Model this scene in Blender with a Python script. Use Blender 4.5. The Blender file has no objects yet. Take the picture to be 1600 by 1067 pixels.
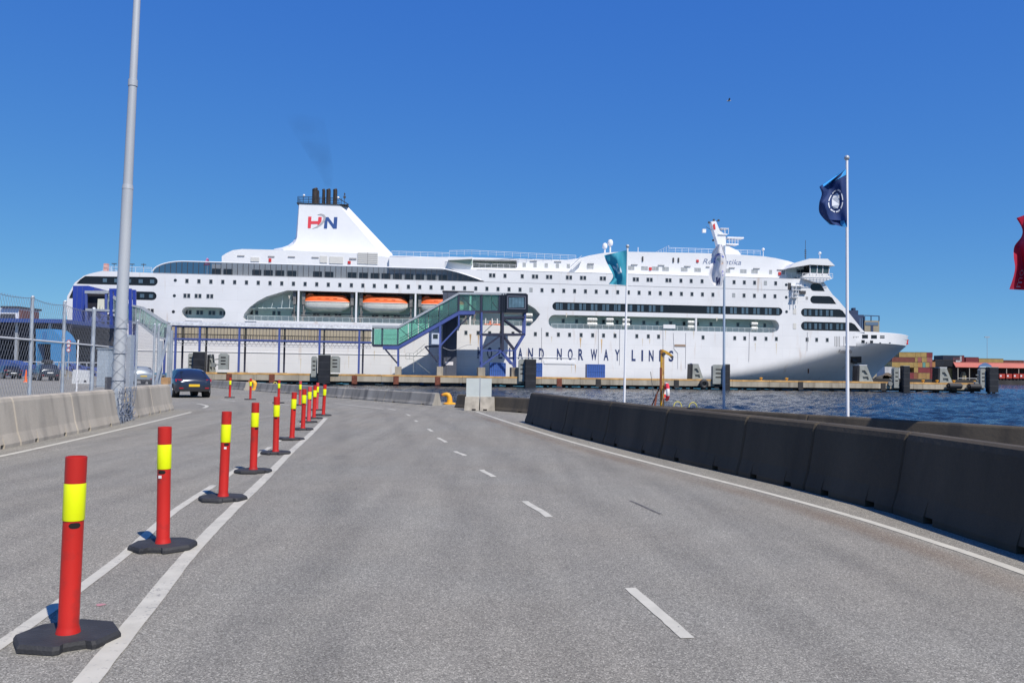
import bpy, bmesh, math, random
from mathutils import Vector, Matrix
from mathutils.geometry import tessellate_polygon
random.seed(7)
scene = bpy.context.scene
C = scene.collection
PI = math.pi
rad = math.radians

# ------------------------------------------------------------------ camera
F = 1291.0                     # focal length in photo pixels (18 mm on a 22.3 mm sensor)
EYE = Vector((0, 0, 1.55))
PITCH, ROLL = math.atan(47.5 / F), 0.015
fwd = Vector((0, math.cos(PITCH), math.sin(PITCH)))
up0 = Vector((0, -math.sin(PITCH), math.cos(PITCH)))
rt0 = Vector((1, 0, 0))
RT = rt0 * math.cos(ROLL) + up0 * math.sin(ROLL)
UP = up0 * math.cos(ROLL) - rt0 * math.sin(ROLL)
cd = bpy.data.cameras.new('camera')
cd.sensor_fit = 'HORIZONTAL'; cd.sensor_width = 36; cd.lens = 36 * F / 1600
cd.clip_start = 0.1; cd.clip_end = 8000
cam = bpy.data.objects.new('camera', cd); C.objects.link(cam)
m = Matrix((RT, UP, -fwd)).transposed().to_4x4(); m.translation = EYE
cam.matrix_world = m
scene.camera = cam

# ------------------------------------------------------------------ sky, sun, exposure
SUN_EL, SUN_AZ = rad(52), rad(146)          # azimuth clockwise from +Y
world = bpy.data.worlds.new('World'); scene.world = world; world.use_nodes = True
wn = world.node_tree; wn.nodes.clear()
sky = wn.nodes.new('ShaderNodeTexSky'); sky.sky_type = 'NISHITA'; sky.sun_disc = False
sky.sun_elevation = SUN_EL; sky.sun_rotation = SUN_AZ
sky.air_density = 1.0; sky.dust_density = 0.0; sky.ozone_density = 3.0; sky.altitude = 3000
bg = wn.nodes.new('ShaderNodeBackground'); bg.inputs[1].default_value = 0.1
wo = wn.nodes.new('ShaderNodeOutputWorld')
# the whole sky graded like a saturated camera picture: each channel of the Sky Texture through one power curve
ssep = wn.nodes.new('ShaderNodeSeparateColor'); scmb = wn.nodes.new('ShaderNodeCombineColor')
wn.links.new(sky.outputs[0], ssep.inputs[0])
for i, (pw, k) in enumerate(((0.90, 0.45), (0.66, 1.17), (0.22, 4.05))):
    mp_ = wn.nodes.new('ShaderNodeMath'); mp_.operation = 'POWER'; mp_.inputs[1].default_value = pw
    mk_ = wn.nodes.new('ShaderNodeMath'); mk_.operation = 'MULTIPLY'; mk_.inputs[1].default_value = k
    wn.links.new(ssep.outputs[i], mp_.inputs[0]); wn.links.new(mp_.outputs[0], mk_.inputs[0]); wn.links.new(mk_.outputs[0], scmb.inputs[i])
wn.links.new(scmb.outputs[0], bg.inputs[0]); wn.links.new(bg.outputs[0], wo.inputs[0])
sd = bpy.data.lights.new('sun', 'SUN'); sd.energy = 4.6; sd.angle = rad(0.53); sd.color = (1.0, 0.935, 0.845)
sun = bpy.data.objects.new('sun', sd); C.objects.link(sun)
sdir = Vector((math.sin(SUN_AZ) * math.cos(SUN_EL), math.cos(SUN_AZ) * math.cos(SUN_EL), math.sin(SUN_EL)))
sun.rotation_euler = (-sdir).to_track_quat('-Z', 'Y').to_euler()
sun.location = (40, -60, 80)
vs = scene.view_settings
vs.view_transform = 'Standard'; vs.look = 'None'; vs.exposure = 0.18; vs.gamma = 1.0; vs.use_curve_mapping = False
scene.cycles.max_bounces = 6; scene.cycles.transparent_max_bounces = 12

# ------------------------------------------------------------------ surveying helpers: sight lines of the photo met with real planes
def sight(px, py):
    return fwd + RT * ((px - 800) / F) + UP * ((533.5 - py) / F)
def ground(px, py, z=0.0):
    d = sight(px, py); k = (z - EYE.z) / d.z
    return Vector((d.x * k, d.y * k, z))
def at_depth(px, py, Y):
    d = sight(px, py); k = Y / d.y
    return EYE + d * k
WATER = -1.7
ALPHA = rad(6.3)                                   # the ship and its pier lie 6.3 degrees off square
AX = Vector((math.cos(ALPHA), math.sin(ALPHA), 0)); NX = Vector((-math.sin(ALPHA), math.cos(ALPHA), 0))
S0 = Vector((-96.2, 178.7, WATER))
def sp(px, py, t=0.0):                             # (along ship, above water) on the plane t metres behind the ship's side
    d = sight(px, py); k = (S0.dot(NX) + t) / d.dot(NX)
    q = EYE + d * k - S0
    return (q.dot(AX), q.z)
def sl(pts, t=0.0):
    return [sp(x, y, t) for x, y in pts]
SHIPM = Matrix.Translation(S0) @ Matrix.Rotation(ALPHA, 4, 'Z')

# ------------------------------------------------------------------ materials
MATS = {}
def nn(nt, typ, **kw):
    n = nt.nodes.new(typ)
    for k, v in kw.items(): setattr(n, k, v)
    return n
def mat(name, col, rough=0.6, metal=0.0, var=0.0, vscale=3.0, vstretch=(1, 1, 1), bump=0.0, bscale=40.0, spec=0.5,
        stain=None, sscale=1.0, sstretch=(1, 1, 1), slo=0.55, shi=0.75, samt=0.6, coat=0.0, fine=0.0, fscale=200.0):
    if name in MATS: return MATS[name]
    mt = bpy.data.materials.new(name); mt.use_nodes = True; nt = mt.node_tree
    b = nt.nodes['Principled BSDF']
    b.inputs['Roughness'].default_value = rough; b.inputs['Metallic'].default_value = metal
    b.inputs['Specular IOR Level'].default_value = spec; b.inputs['Coat Weight'].default_value = coat
    b.inputs['Base Color'].default_value = (*col, 1)
    geo = nn(nt, 'ShaderNodeNewGeometry')
    def noise(scale, stretch, det=4.0):
        mp = nn(nt, 'ShaderNodeMapping'); mp.inputs['Scale'].default_value = stretch
        nt.links.new(geo.outputs['Position'], mp.inputs['Vector'])
        n = nn(nt, 'ShaderNodeTexNoise'); n.inputs['Scale'].default_value = scale; n.inputs['Detail'].default_value = det
        nt.links.new(mp.outputs[0], n.inputs['Vector']); return n.outputs['Fac']
    cur = None
    if var > 0:
        f = noise(vscale, vstretch)
        r = nn(nt, 'ShaderNodeValToRGB')
        r.color_ramp.elements[0].position = 0.3; r.color_ramp.elements[1].position = 0.7
        r.color_ramp.elements[0].color = (*[c * (1 - var) for c in col], 1)
        r.color_ramp.elements[1].color = (*[min(1, c * (1 + var)) for c in col], 1)
        nt.links.new(f, r.inputs[0]); cur = r.outputs[0]
    if fine > 0:
        f = noise(fscale, (1, 1, 1), 2.0)
        r = nn(nt, 'ShaderNodeMapRange'); r.inputs[1].default_value = 0.3; r.inputs[2].default_value = 0.7
        r.inputs[3].default_value = 1 - fine; r.inputs[4].default_value = 1 + fine
        nt.links.new(f, r.inputs[0])
        mx = nn(nt, 'ShaderNodeMix', data_type='RGBA', blend_type='MULTIPLY'); mx.inputs[0].default_value = 1
        if cur: nt.links.new(cur, mx.inputs[6])
        else: mx.inputs[6].default_value = (*col, 1)
        nt.links.new(r.outputs[0], mx.inputs[7]); cur = mx.outputs[2]
    if stain:
        f = noise(sscale, sstretch, 5.0)
        r = nn(nt, 'ShaderNodeMapRange'); r.inputs[1].default_value = slo; r.inputs[2].default_value = shi
        r.inputs[3].default_value = 0; r.inputs[4].default_value = samt
        nt.links.new(f, r.inputs[0])
        mx = nn(nt, 'ShaderNodeMix', data_type='RGBA')
        if cur: nt.links.new(cur, mx.inputs[6])
        else: mx.inputs[6].default_value = (*col, 1)
        mx.inputs[7].default_value = (*stain, 1)
        nt.links.new(r.outputs[0], mx.inputs[0]); cur = mx.outputs[2]
    if cur: nt.links.new(cur, b.inputs['Base Color'])
    if bump > 0:
        f = noise(bscale, (1, 1, 1), 5.0)
        bp = nn(nt, 'ShaderNodeBump'); bp.inputs['Strength'].default_value = bump; bp.inputs['Distance'].default_value = 0.02
        nt.links.new(f, bp.inputs['Height']); nt.links.new(bp.outputs[0], b.inputs['Normal'])
    MATS[name] = mt
    return mt
def glass(name, tint, gloss=0.12, rough=0.05, body=0.0):
    """tinted sheet glass: coloured transparency under a mirror-like skin, with a little body colour for dirt and film"""
    if name in MATS: return MATS[name]
    mt = bpy.data.materials.new(name); mt.use_nodes = True; nt = mt.node_tree; nt.nodes.clear()
    tr = nn(nt, 'ShaderNodeBsdfTransparent'); tr.inputs[0].default_value = (*tint, 1)
    gl = nn(nt, 'ShaderNodeBsdfGlossy'); gl.inputs['Roughness'].default_value = rough
    df = nn(nt, 'ShaderNodeBsdfDiffuse'); df.inputs[0].default_value = (*[c * .8 for c in tint], 1)
    m1 = nn(nt, 'ShaderNodeMixShader'); m1.inputs[0].default_value = body
    nt.links.new(tr.outputs[0], m1.inputs[1]); nt.links.new(df.outputs[0], m1.inputs[2])
    fr = nn(nt, 'ShaderNodeFresnel'); fr.inputs[0].default_value = 1.5
    ad = nn(nt, 'ShaderNodeMath', operation='MULTIPLY'); ad.inputs[1].default_value = gloss / .12; nt.links.new(fr.outputs[0], ad.inputs[0])
    m2 = nn(nt, 'ShaderNodeMixShader'); nt.links.new(ad.outputs[0], m2.inputs[0])
    nt.links.new(m1.outputs[0], m2.inputs[1]); nt.links.new(gl.outputs[0], m2.inputs[2])
    o = nn(nt, 'ShaderNodeOutputMaterial'); nt.links.new(m2.outputs[0], o.inputs[0])
    MATS[name] = mt; return mt

SHIPWHITE = mat('ship_white_paint', (0.74, 0.745, 0.75), 0.38, var=0.035, vscale=0.25, stain=(0.42, 0.25, 0.12), sscale=0.5, sstretch=(1.6, 1.6, 0.22), slo=0.62, shi=0.80, samt=0.5)
def plate_seams(mt, bw, bh, dark):
    """faint welded plate joints, aligned with the ship's side"""
    nt = mt.node_tree; b = nt.nodes['Principled BSDF']; src = b.inputs['Base Color'].links[0].from_socket
    geo = nn(nt, 'ShaderNodeNewGeometry'); mp = nn(nt, 'ShaderNodeMapping'); mp.inputs['Rotation'].default_value = (0, 0, -rad(6.3))
    nt.links.new(geo.outputs['Position'], mp.inputs['Vector']); sx = nn(nt, 'ShaderNodeSeparateXYZ'); nt.links.new(mp.outputs[0], sx.inputs[0])
    cx = nn(nt, 'ShaderNodeCombineXYZ'); nt.links.new(sx.outputs[0], cx.inputs[0]); nt.links.new(sx.outputs[2], cx.inputs[1])
    br = nn(nt, 'ShaderNodeTexBrick'); br.inputs['Scale'].default_value = 1; br.inputs['Brick Width'].default_value = bw; br.inputs['Row Height'].default_value = bh; br.inputs['Mortar Size'].default_value = .035; br.inputs['Mortar Smooth'].default_value = .6
    br.inputs['Color1'].default_value = (1, 1, 1, 1); br.inputs['Color2'].default_value = (.965, .967, .97, 1); br.inputs['Mortar'].default_value = (dark, dark, dark, 1)
    nt.links.new(cx.outputs[0], br.inputs['Vector'])
    mx = nn(nt, 'ShaderNodeMix', data_type='RGBA', blend_type='MULTIPLY'); mx.inputs[0].default_value = 1
    nt.links.new(src, mx.inputs[6]); nt.links.new(br.outputs['Color'], mx.inputs[7]); nt.links.new(mx.outputs[2], b.inputs['Base Color'])
plate_seams(SHIPWHITE, 9.0, 2.75, .86)
CLEANWHITE = mat('superstructure_white_paint', (0.75, 0.755, 0.76), 0.4, var=0.025, vscale=0.3)
RECESS = mat('gallery_pale_green_paint', (0.56, 0.66, 0.62), 0.5, var=0.05, vscale=0.6)
BOOT = mat('boot_top_blue_paint', (0.05, 0.22, 0.36), 0.5, var=0.2, vscale=0.5)
DARKBAND = mat('dark_window_band', (0.012, 0.012, 0.014), 0.22)
PANE = mat('ship_window_glass', (0.03, 0.035, 0.042), 0.1, spec=0.6)
PANEBLUE = mat('curtained_window_glass', (0.075, 0.12, 0.16), 0.15, var=0.5, vscale=1.2, vstretch=(3, 3, 0.1))
WINFRAME = mat('window_frame_grey', (0.45, 0.45, 0.45), 0.5)
PALEPANE = mat('blinded_window_glass', (0.36, 0.38, 0.38), 0.3, var=0.2, vscale=1.0)
WINDGLASS = glass('tinted_windbreak_glass', (0.27, 0.30, 0.33), 0.14, 0.04, 0.05)
STEELDARK = mat('dark_steel', (0.05, 0.05, 0.055), 0.6, var=0.2)
SOOT = mat('soot_black', (0.012, 0.012, 0.012), 0.7)
SEAM = mat('seam_grey', (0.42, 0.42, 0.43), 0.6)
VENT = mat('vent_beige', (0.6, 0.59, 0.55), 0.6)
VENTDK = mat('vent_grey', (0.3, 0.3, 0.3), 0.6)
RED = mat('red_paint', (0.55, 0.03, 0.03), 0.5)
ORANGE = mat('lifeboat_orange', (0.85, 0.14, 0.02), 0.45, var=0.12, vscale=0.6)
BOATWHITE = mat('lifeboat_white', (0.74, 0.74, 0.68), 0.45, var=0.08, vscale=0.8)
NAVY = mat('lettering_navy', (0.022, 0.04, 0.13), 0.5, var=0.1)
LOGORED = mat('logo_red', (0.68, 0.05, 0.07), 0.5)
LOGOBLUE = mat('logo_blue', (0.03, 0.08, 0.25), 0.5)
LOGOGREY = mat('logo_grey', (0.38, 0.38, 0.39), 0.5)
NAMEGREY = mat('name_blue_grey', (0.2, 0.24, 0.36), 0.5)
RUST = mat('rust', (0.16, 0.05, 0.03), 0.85, var=0.4, vscale=3)
PIERCONC = mat('pier_concrete', (0.36, 0.32, 0.25), 0.9, var=0.25, vscale=0.5, vstretch=(1, 1, .3), stain=(0.10, 0.07, 0.05), sscale=0.7, sstretch=(1.5, 1.5, .25), slo=.55, shi=.75, bump=.3, bscale=3)
PIERYEL = mat('pier_edge_yellow', (0.52, 0.30, 0.10), 0.8, var=0.35, vscale=0.6)
PILE = mat('tarred_pile', (0.035, 0.034, 0.034), 0.85, var=0.3, vscale=1)
FENDER = mat('black_fender_panel', (0.014, 0.015, 0.019), 0.55, var=0.35, vscale=0.8)
FRAMEGREY = mat('fender_frame_grey', (0.27, 0.285, 0.265), 0.6, var=0.15, vscale=1)
RUBBER = mat('black_rubber', (0.022, 0.022, 0.024), 0.62, var=0.25, vscale=6)
BLUEST = mat('gangway_blue_paint', (0.065, 0.095, 0.29), 0.45, var=0.12, vscale=0.8)
TOWERBLUE = mat('tower_blue_cladding', (0.022, 0.05, 0.31), 0.45, var=0.08, vscale=0.5)
DARKST = mat('gangway_dark_steel', (0.03, 0.032, 0.06), 0.5)
GREENGL = glass('gangway_green_glass', (0.70, 0.93, 0.85), 0.14, 0.05, 0.08)
GREENDK = mat('gangway_floor_green', (0.06, 0.13, 0.12), 0.6)
GREYST = mat('galvanised_grey', (0.42, 0.44, 0.46), 0.45, metal=0.3, var=0.1, vscale=2)
TOWERGREY = mat('tower_dark_cladding', (0.07, 0.08, 0.11), 0.6, var=0.1)
CABBLACK = mat('boarding_cab_black', (0.012, 0.013, 0.022), 0.35)
ROOFGL = mat('walkway_roof_sheet', (0.46, 0.48, 0.5), 0.4, var=0.25, vscale=1.3)
TANGL = glass('walkway_glass', (0.60, 0.51, 0.36), 0.10, 0.1, 0.12)
CONTBLUE = mat('container_blue', (0.04, 0.095, 0.29), 0.5, var=0.2)
LAMPGREY = mat('lamp_pole_galvanised', (0.47, 0.49, 0.51), 0.42, metal=0.15, var=0.08, vscale=1.5, vstretch=(1, 1, .2))
FENCEST = mat('fence_post_galvanised', (0.40, 0.44, 0.48), 0.5, metal=0.25, var=0.15, vscale=4)
WIRE = mat('fence_wire', (0.24, 0.26, 0.30), 0.5, metal=0.3)
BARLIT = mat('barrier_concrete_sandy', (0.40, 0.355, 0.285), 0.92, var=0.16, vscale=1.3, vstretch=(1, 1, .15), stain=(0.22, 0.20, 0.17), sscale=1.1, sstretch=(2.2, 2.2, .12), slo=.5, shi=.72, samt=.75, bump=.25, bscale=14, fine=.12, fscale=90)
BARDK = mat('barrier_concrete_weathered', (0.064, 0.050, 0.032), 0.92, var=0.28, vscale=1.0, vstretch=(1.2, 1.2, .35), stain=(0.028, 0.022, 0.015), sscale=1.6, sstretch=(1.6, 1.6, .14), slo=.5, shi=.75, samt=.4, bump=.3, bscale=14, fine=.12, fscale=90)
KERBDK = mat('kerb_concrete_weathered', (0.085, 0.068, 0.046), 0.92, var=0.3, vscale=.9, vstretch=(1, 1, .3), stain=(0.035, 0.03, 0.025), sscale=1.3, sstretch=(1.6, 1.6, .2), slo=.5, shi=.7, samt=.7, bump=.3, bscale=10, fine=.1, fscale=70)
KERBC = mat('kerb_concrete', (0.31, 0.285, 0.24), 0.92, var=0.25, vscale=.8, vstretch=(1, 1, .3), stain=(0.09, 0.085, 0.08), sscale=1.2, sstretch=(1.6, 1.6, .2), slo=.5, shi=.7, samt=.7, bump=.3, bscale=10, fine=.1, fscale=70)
BOLLRED = mat('delineator_red_plastic', (0.50, 0.016, 0.009), 0.45, var=0.12, vscale=3, vstretch=(1, 1, .3), stain=(.20, .025, .02), sscale=9, slo=.56, shi=.74, samt=.6)
BOLLYEL = mat('delineator_yellow_sheeting', (0.78, 0.86, 0.0), 0.35, var=0.05, vscale=6)
BASERUB = mat('delineator_rubber_base', (0.030, 0.030, 0.032), 0.75, var=0.3, vscale=5, stain=(.10, .10, .10), sscale=9, slo=.6, shi=.85, samt=.35, bump=.3, bscale=60)
STICKER = mat('white_sticker', (0.75, 0.75, 0.75), 0.5)
HOLE = mat('dark_hole', (0.01, 0.006, 0.006), 0.9)
YELST = mat('yellow_crane_paint', (0.55, 0.30, 0.02), 0.5, var=0.2, vscale=3, stain=(.22, .08, .02), sscale=5, slo=.48, shi=.62, samt=.85)
YELBOL = mat('yellow_bollard_paint', (0.75, 0.36, 0.02), 0.5, var=0.12, vscale=4, stain=(.35, .10, .02), sscale=3, slo=.6, shi=.75, samt=.7)
PANELW = mat('white_panel', (0.52, 0.56, 0.54), 0.5, var=0.05, vscale=3)
POLEWHITE = mat('flagpole_white', (0.80, 0.80, 0.81), 0.35)
POLEBLUE = mat('flagpole_grey_blue', (0.32, 0.40, 0.50), 0.4)
TYRE = mat('tyre_rubber', (0.015, 0.015, 0.016), 0.8)
RIM = mat('wheel_rim', (0.4, 0.4, 0.42), 0.35, metal=0.7)
CARGLASS = mat('car_glass', (0.012, 0.016, 0.02), 0.06, spec=0.7)
TAIL = mat('tail_light', (0.35, 0.01, 0.015), 0.25)
PLATEYEL = mat('number_plate_yellow', (0.75, 0.48, 0.02), 0.5)
PLATEWHT = mat('number_plate_white', (0.7, 0.7, 0.68), 0.5)

def asphalt_material():
    mt = bpy.data.materials.new('asphalt'); mt.use_nodes = True; nt = mt.node_tree
    b = nt.nodes['Principled BSDF']; b.inputs['Roughness'].default_value = 0.88; b.inputs['Specular IOR Level'].default_value = 0.35
    geo = nn(nt, 'ShaderNodeNewGeometry')
    def noise(scale, stretch=(1, 1, 1), det=3.0, rot=0.0):
        mp = nn(nt, 'ShaderNodeMapping'); mp.inputs['Scale'].default_value = stretch; mp.inputs['Rotation'].default_value = (0, 0, rot)
        nt.links.new(geo.outputs['Position'], mp.inputs['Vector'])
        n = nn(nt, 'ShaderNodeTexNoise'); n.inputs['Scale'].default_value = scale; n.inputs['Detail'].default_value = det
        nt.links.new(mp.outputs[0], n.inputs['Vector']); return n.outputs['Fac']
    def ramp(fac, stops):
        r = nn(nt, 'ShaderNodeValToRGB'); e = r.color_ramp.elements
        while len(e) < len(stops): e.new(0.5)
        for el, (p, c) in zip(e, stops): el.position = p; el.color = (*c, 1)
        nt.links.new(fac, r.inputs[0]); return r.outputs[0]
    def mul(a, bb):
        mx = nn(nt, 'ShaderNodeMix', data_type='RGBA', blend_type='MULTIPLY'); mx.inputs[0].default_value = 1
        nt.links.new(a, mx.inputs[6]); nt.links.new(bb, mx.inputs[7]); return mx.outputs[2]
    vor = nn(nt, 'ShaderNodeTexVoronoi'); vor.inputs['Scale'].default_value = 135
    nt.links.new(geo.outputs['Position'], vor.inputs['Vector'])
    sep = nn(nt, 'ShaderNodeSeparateColor'); nt.links.new(vor.outputs['Color'], sep.inputs[0])
    stones = ramp(sep.outputs[0], [(0.0, (.124, .117, .097)), (0.35, (.210, .198, .167)), (0.8, (.284, .268, .226)), (1.0, (.47, .445, .376))])
    grit = ramp(noise(260), [(0.3, (.7, .7, .7)), (0.7, (1.3, 1.3, 1.3))])
    large = ramp(noise(0.16, det=4), [(0.3, (.93, .93, .93)), (0.7, (1.06, 1.06, 1.06))])
    med = ramp(noise(1.6, det=6), [(0.3, (.94, .94, .94)), (0.7, (1.05, 1.05, 1.05))])
    track = ramp(noise(0.9, (3.0, .16, 1), 4, rad(-10)), [(0.35, (.90, .90, .90)), (0.65, (1.07, 1.07, 1.06))])
    warm = ramp(noise(0.35, det=4), [(0.35, (.99, 1, 1.01)), (0.65, (1.02, 1.0, .98))])
    blot = ramp(noise(3.2, det=2), [(0.70, (1, 1, 1)), (0.80, (.78, .77, .76))])
    c = mul(mul(mul(mul(mul(mul(stones, grit), large), med), track), warm), blot)
    nt.links.new(c, b.inputs['Base Color'])
    bp = nn(nt, 'ShaderNodeBump'); bp.inputs['Strength'].default_value = 0.6; bp.inputs['Distance'].default_value = 0.006
    nt.links.new(sep.outputs[1], bp.inputs['Height']); nt.links.new(bp.outputs[0], b.inputs['Normal'])
    return mt
ASPHALT = asphalt_material()
def paint_material(name, col, wear):
    mt = bpy.data.materials.new(name); mt.use_nodes = True; nt = mt.node_tree
    b = nt.nodes['Principled BSDF']; b.inputs['Roughness'].default_value = 0.75
    geo = nn(nt, 'ShaderNodeNewGeometry')
    n = nn(nt, 'ShaderNodeTexNoise'); n.inputs['Scale'].default_value = 26; n.inputs['Detail'].default_value = 8; n.inputs['Roughness'].default_value = .7
    n2 = nn(nt, 'ShaderNodeTexNoise'); n2.inputs['Scale'].default_value = 1.1; n2.inputs['Detail'].default_value = 4
    nt.links.new(geo.outputs['Position'], n.inputs['Vector']); nt.links.new(geo.outputs['Position'], n2.inputs['Vector'])
    ad = nn(nt, 'ShaderNodeMath', operation='MULTIPLY_ADD'); ad.inputs[1].default_value = 0.55
    nt.links.new(n2.outputs['Fac'], ad.inputs[0]); nt.links.new(n.outputs['Fac'], ad.inputs[2])
    r = nn(nt, 'ShaderNodeValToRGB'); e = r.color_ramp.elements
    e[0].position = wear; e[0].color = (*col, 1); e[1].position = wear + .12; e[1].color = (.17, .165, .16, 1)
    nt.links.new(ad.outputs[0], r.inputs[0])
    g = nn(nt, 'ShaderNodeTexNoise'); g.inputs['Scale'].default_value = 5; g.inputs['Detail'].default_value = 6
    nt.links.new(geo.outputs['Position'], g.inputs['Vector'])
    mr = nn(nt, 'ShaderNodeMapRange'); mr.inputs[1].default_value = .3; mr.inputs[2].default_value = .7; mr.inputs[3].default_value = .86; mr.inputs[4].default_value = 1.06
    nt.links.new(g.outputs['Fac'], mr.inputs[0])
    mx = nn(nt, 'ShaderNodeMix', data_type='RGBA', blend_type='MULTIPLY'); mx.inputs[0].default_value = 1
    nt.links.new(r.outputs[0], mx.inputs[6]); nt.links.new(mr.outputs[0], mx.inputs[7])
    nt.links.new(mx.outputs[2], b.inputs['Base Color']); return mt
PAINT = paint_material('road_paint', (.52, .495, .41), .92)
PAINTWORN = paint_material('road_paint_worn', (.50, .475, .395), .865)

def water_material():
    mt = bpy.data.materials.new('harbour_water'); mt.use_nodes = True; nt = mt.node_tree
    b = nt.nodes['Principled BSDF']
    b.inputs['Base Color'].default_value = (0.011, 0.021, 0.034, 1); b.inputs['Roughness'].default_value = 0.08; b.inputs['IOR'].default_value = 1.33
    geo = nn(nt, 'ShaderNodeNewGeometry')
    def noise(scale, stretch, det, rot):
        mp = nn(nt, 'ShaderNodeMapping'); mp.inputs['Scale'].default_value = stretch; mp.inputs['Rotation'].default_value = (0, 0, rot)
        nt.links.new(geo.outputs['Position'], mp.inputs['Vector'])
        n = nn(nt, 'ShaderNodeTexNoise'); n.inputs['Scale'].default_value = scale; n.inputs['Detail'].default_value = det; n.inputs['Roughness'].default_value = .6
        nt.links.new(mp.outputs[0], n.inputs['Vector']); return n.outputs['Fac']
    a = noise(1.1, (1, 1.5, 1), 6, rad(25)); c = noise(0.06, (1, 2.2, 1), 3, rad(-12))
    ad = nn(nt, 'ShaderNodeMath', operation='MULTIPLY_ADD'); ad.inputs[1].default_value = 1.2
    nt.links.new(c, ad.inputs[0]); nt.links.new(a, ad.inputs[2])
    bp = nn(nt, 'ShaderNodeBump'); bp.inputs['Strength'].default_value = 0.8; bp.inputs['Distance'].default_value = 0.35
    nt.links.new(ad.outputs[0], bp.inputs['Height']); nt.links.new(bp.outputs[0], b.inputs['Normal'])
    return mt
SEA = water_material()

# ------------------------------------------------------------------ mesh helpers
ORG = {}
class MB:
    def __init__(s): s.v = []; s.f = []
    def add(s, verts, faces):
        o = len(s.v); s.v += [Vector(p) for p in verts]; s.f += [[i + o for i in f] for f in faces]; return s
    def box(s, a, b):
        x0, y0, z0 = a; x1, y1, z1 = b
        return s.add([(x0, y0, z0), (x1, y0, z0), (x1, y1, z0), (x0, y1, z0), (x0, y0, z1), (x1, y0, z1), (x1, y1, z1), (x0, y1, z1)],
                     [(0, 3, 2, 1), (4, 5, 6, 7), (0, 1, 5, 4), (1, 2, 6, 5), (2, 3, 7, 6), (3, 0, 4, 7)])
    def bar(s, p, q, w, h=None, upv=(0, 0, 1)):
        h = h or w; p = Vector(p); q = Vector(q); d = (q - p).normalized(); u = Vector(upv)
        if abs(d.dot(u)) > .98: u = Vector((0, 1, 0))
        a = d.cross(u).normalized() * w / 2; b = a.cross(d).normalized() * h / 2
        vs_ = []
        for c in (p, q): vs_ += [c - a - b, c + a - b, c + a + b, c - a + b]
        return s.add(vs_, [(0, 1, 2, 3), (7, 6, 5, 4), (0, 4, 5, 1), (1, 5, 6, 2), (2, 6, 7, 3), (3, 7, 4, 0)])
    def tube(s, p, q, r0, r1=None, n=10, caps=True):
        r1 = r0 if r1 is None else r1; p = Vector(p); q = Vector(q); d = (q - p).normalized()
        u = Vector((0, 0, 1)) if abs(d.z) < .9 else Vector((1, 0, 0))
        a = d.cross(u).normalized(); b = d.cross(a)
        vs_ = []
        for c, r in ((p, r0), (q, r1)):
            vs_ += [c + (a * math.cos(2 * PI * i / n) + b * math.sin(2 * PI * i / n)) * r for i in range(n)]
        fs = [(i, (i + 1) % n, n + (i + 1) % n, n + i) for i in range(n)]
        if caps: fs += [tuple(range(n - 1, -1, -1)), tuple(range(n, 2 * n))]
        return s.add(vs_, fs)
    def path(s, pts, r, n=6):
        for a, b in zip(pts, pts[1:]): s.tube(a, b, r, n=n)
        return s
    def lathe(s, prof, c=(0, 0, 0), n=16):
        c = Vector(c); vs_ = []
        for r, z in prof: vs_ += [c + Vector((r * math.cos(2 * PI * i / n), r * math.sin(2 * PI * i / n), z)) for i in range(n)]
        fs = []
        for k in range(len(prof) - 1):
            fs += [(k * n + i, k * n + (i + 1) % n, (k + 1) * n + (i + 1) % n, (k + 1) * n + i) for i in range(n)]
        return s.add(vs_, fs)
    def sphere(s, c, r, n=10, m=6):
        return s.lathe([(max(1e-4, r * math.sin(PI * k / m)), -r * math.cos(PI * k / m)) for k in range(m + 1)], c, n)
    def slab(s, poly, t0, t1, holes=(), back=True):
        """polygon in the (x, z) plane swept from y=t0 to y=t1; holes = [(polygon, depth of its walls)]"""
        loops = [[Vector((x, z, 0)) for x, z in poly]] + [[Vector((x, z, 0)) for x, z in h] for h, _ in holes]
        flat = [p for l in loops for p in l]
        tris = tessellate_polygon(loops)
        o = len(s.v)
        s.v += [Vector((p.x, t0, p.y)) for p in flat]
        s.f += [[o + i for i in t] for t in tris]
        if back and not holes:
            o2 = len(s.v); s.v += [Vector((p.x, t1, p.y)) for p in flat]; s.f += [[o2 + i for i in reversed(t)] for t in tris]
        elif back:
            o2 = len(s.v); s.v += [Vector((x, t1, z)) for x, z in poly]
            s.f += [[o2 + i for i in t] for t in tessellate_polygon([[Vector((x, z, 0)) for x, z in poly]])]
        for l, d in [(poly, t1)] + [(h, t0 + dd) for h, dd in holes]:
            n = len(l); o3 = len(s.v)
            s.v += [Vector((x, t0, z)) for x, z in l] + [Vector((x, d, z)) for x, z in l]
            s.f += [[o3 + i, o3 + (i + 1) % n, o3 + n + (i + 1) % n, o3 + n + i] for i in range(n)]
        return s
    def flat(s, poly, z):
        o = len(s.v); s.v += [Vector((x, y, z)) for x, y in poly]
        s.f += [[o + i for i in t] for t in tessellate_polygon([[Vector((x, y, 0)) for x, y in poly]])]
        return s
    def mesh(s, name, mt, smooth=False, org=(0, 0, 0), fix=True):
        me = bpy.data.meshes.new(name); org = Vector(org)
        me.from_pydata([p - org for p in s.v], [], s.f)
        if fix:
            bm = bmesh.new(); bm.from_mesh(me)
            bmesh.ops.recalc_face_normals(bm, faces=bm.faces[:]); bm.to_mesh(me); bm.free()
        if mt: me.materials.append(mt)
        if smooth:
            me.polygons.foreach_set('use_smooth', [True] * len(me.polygons))
            try: me.set_sharp_from_angle(angle=rad(35))
            except Exception: pass
        return me
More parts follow.
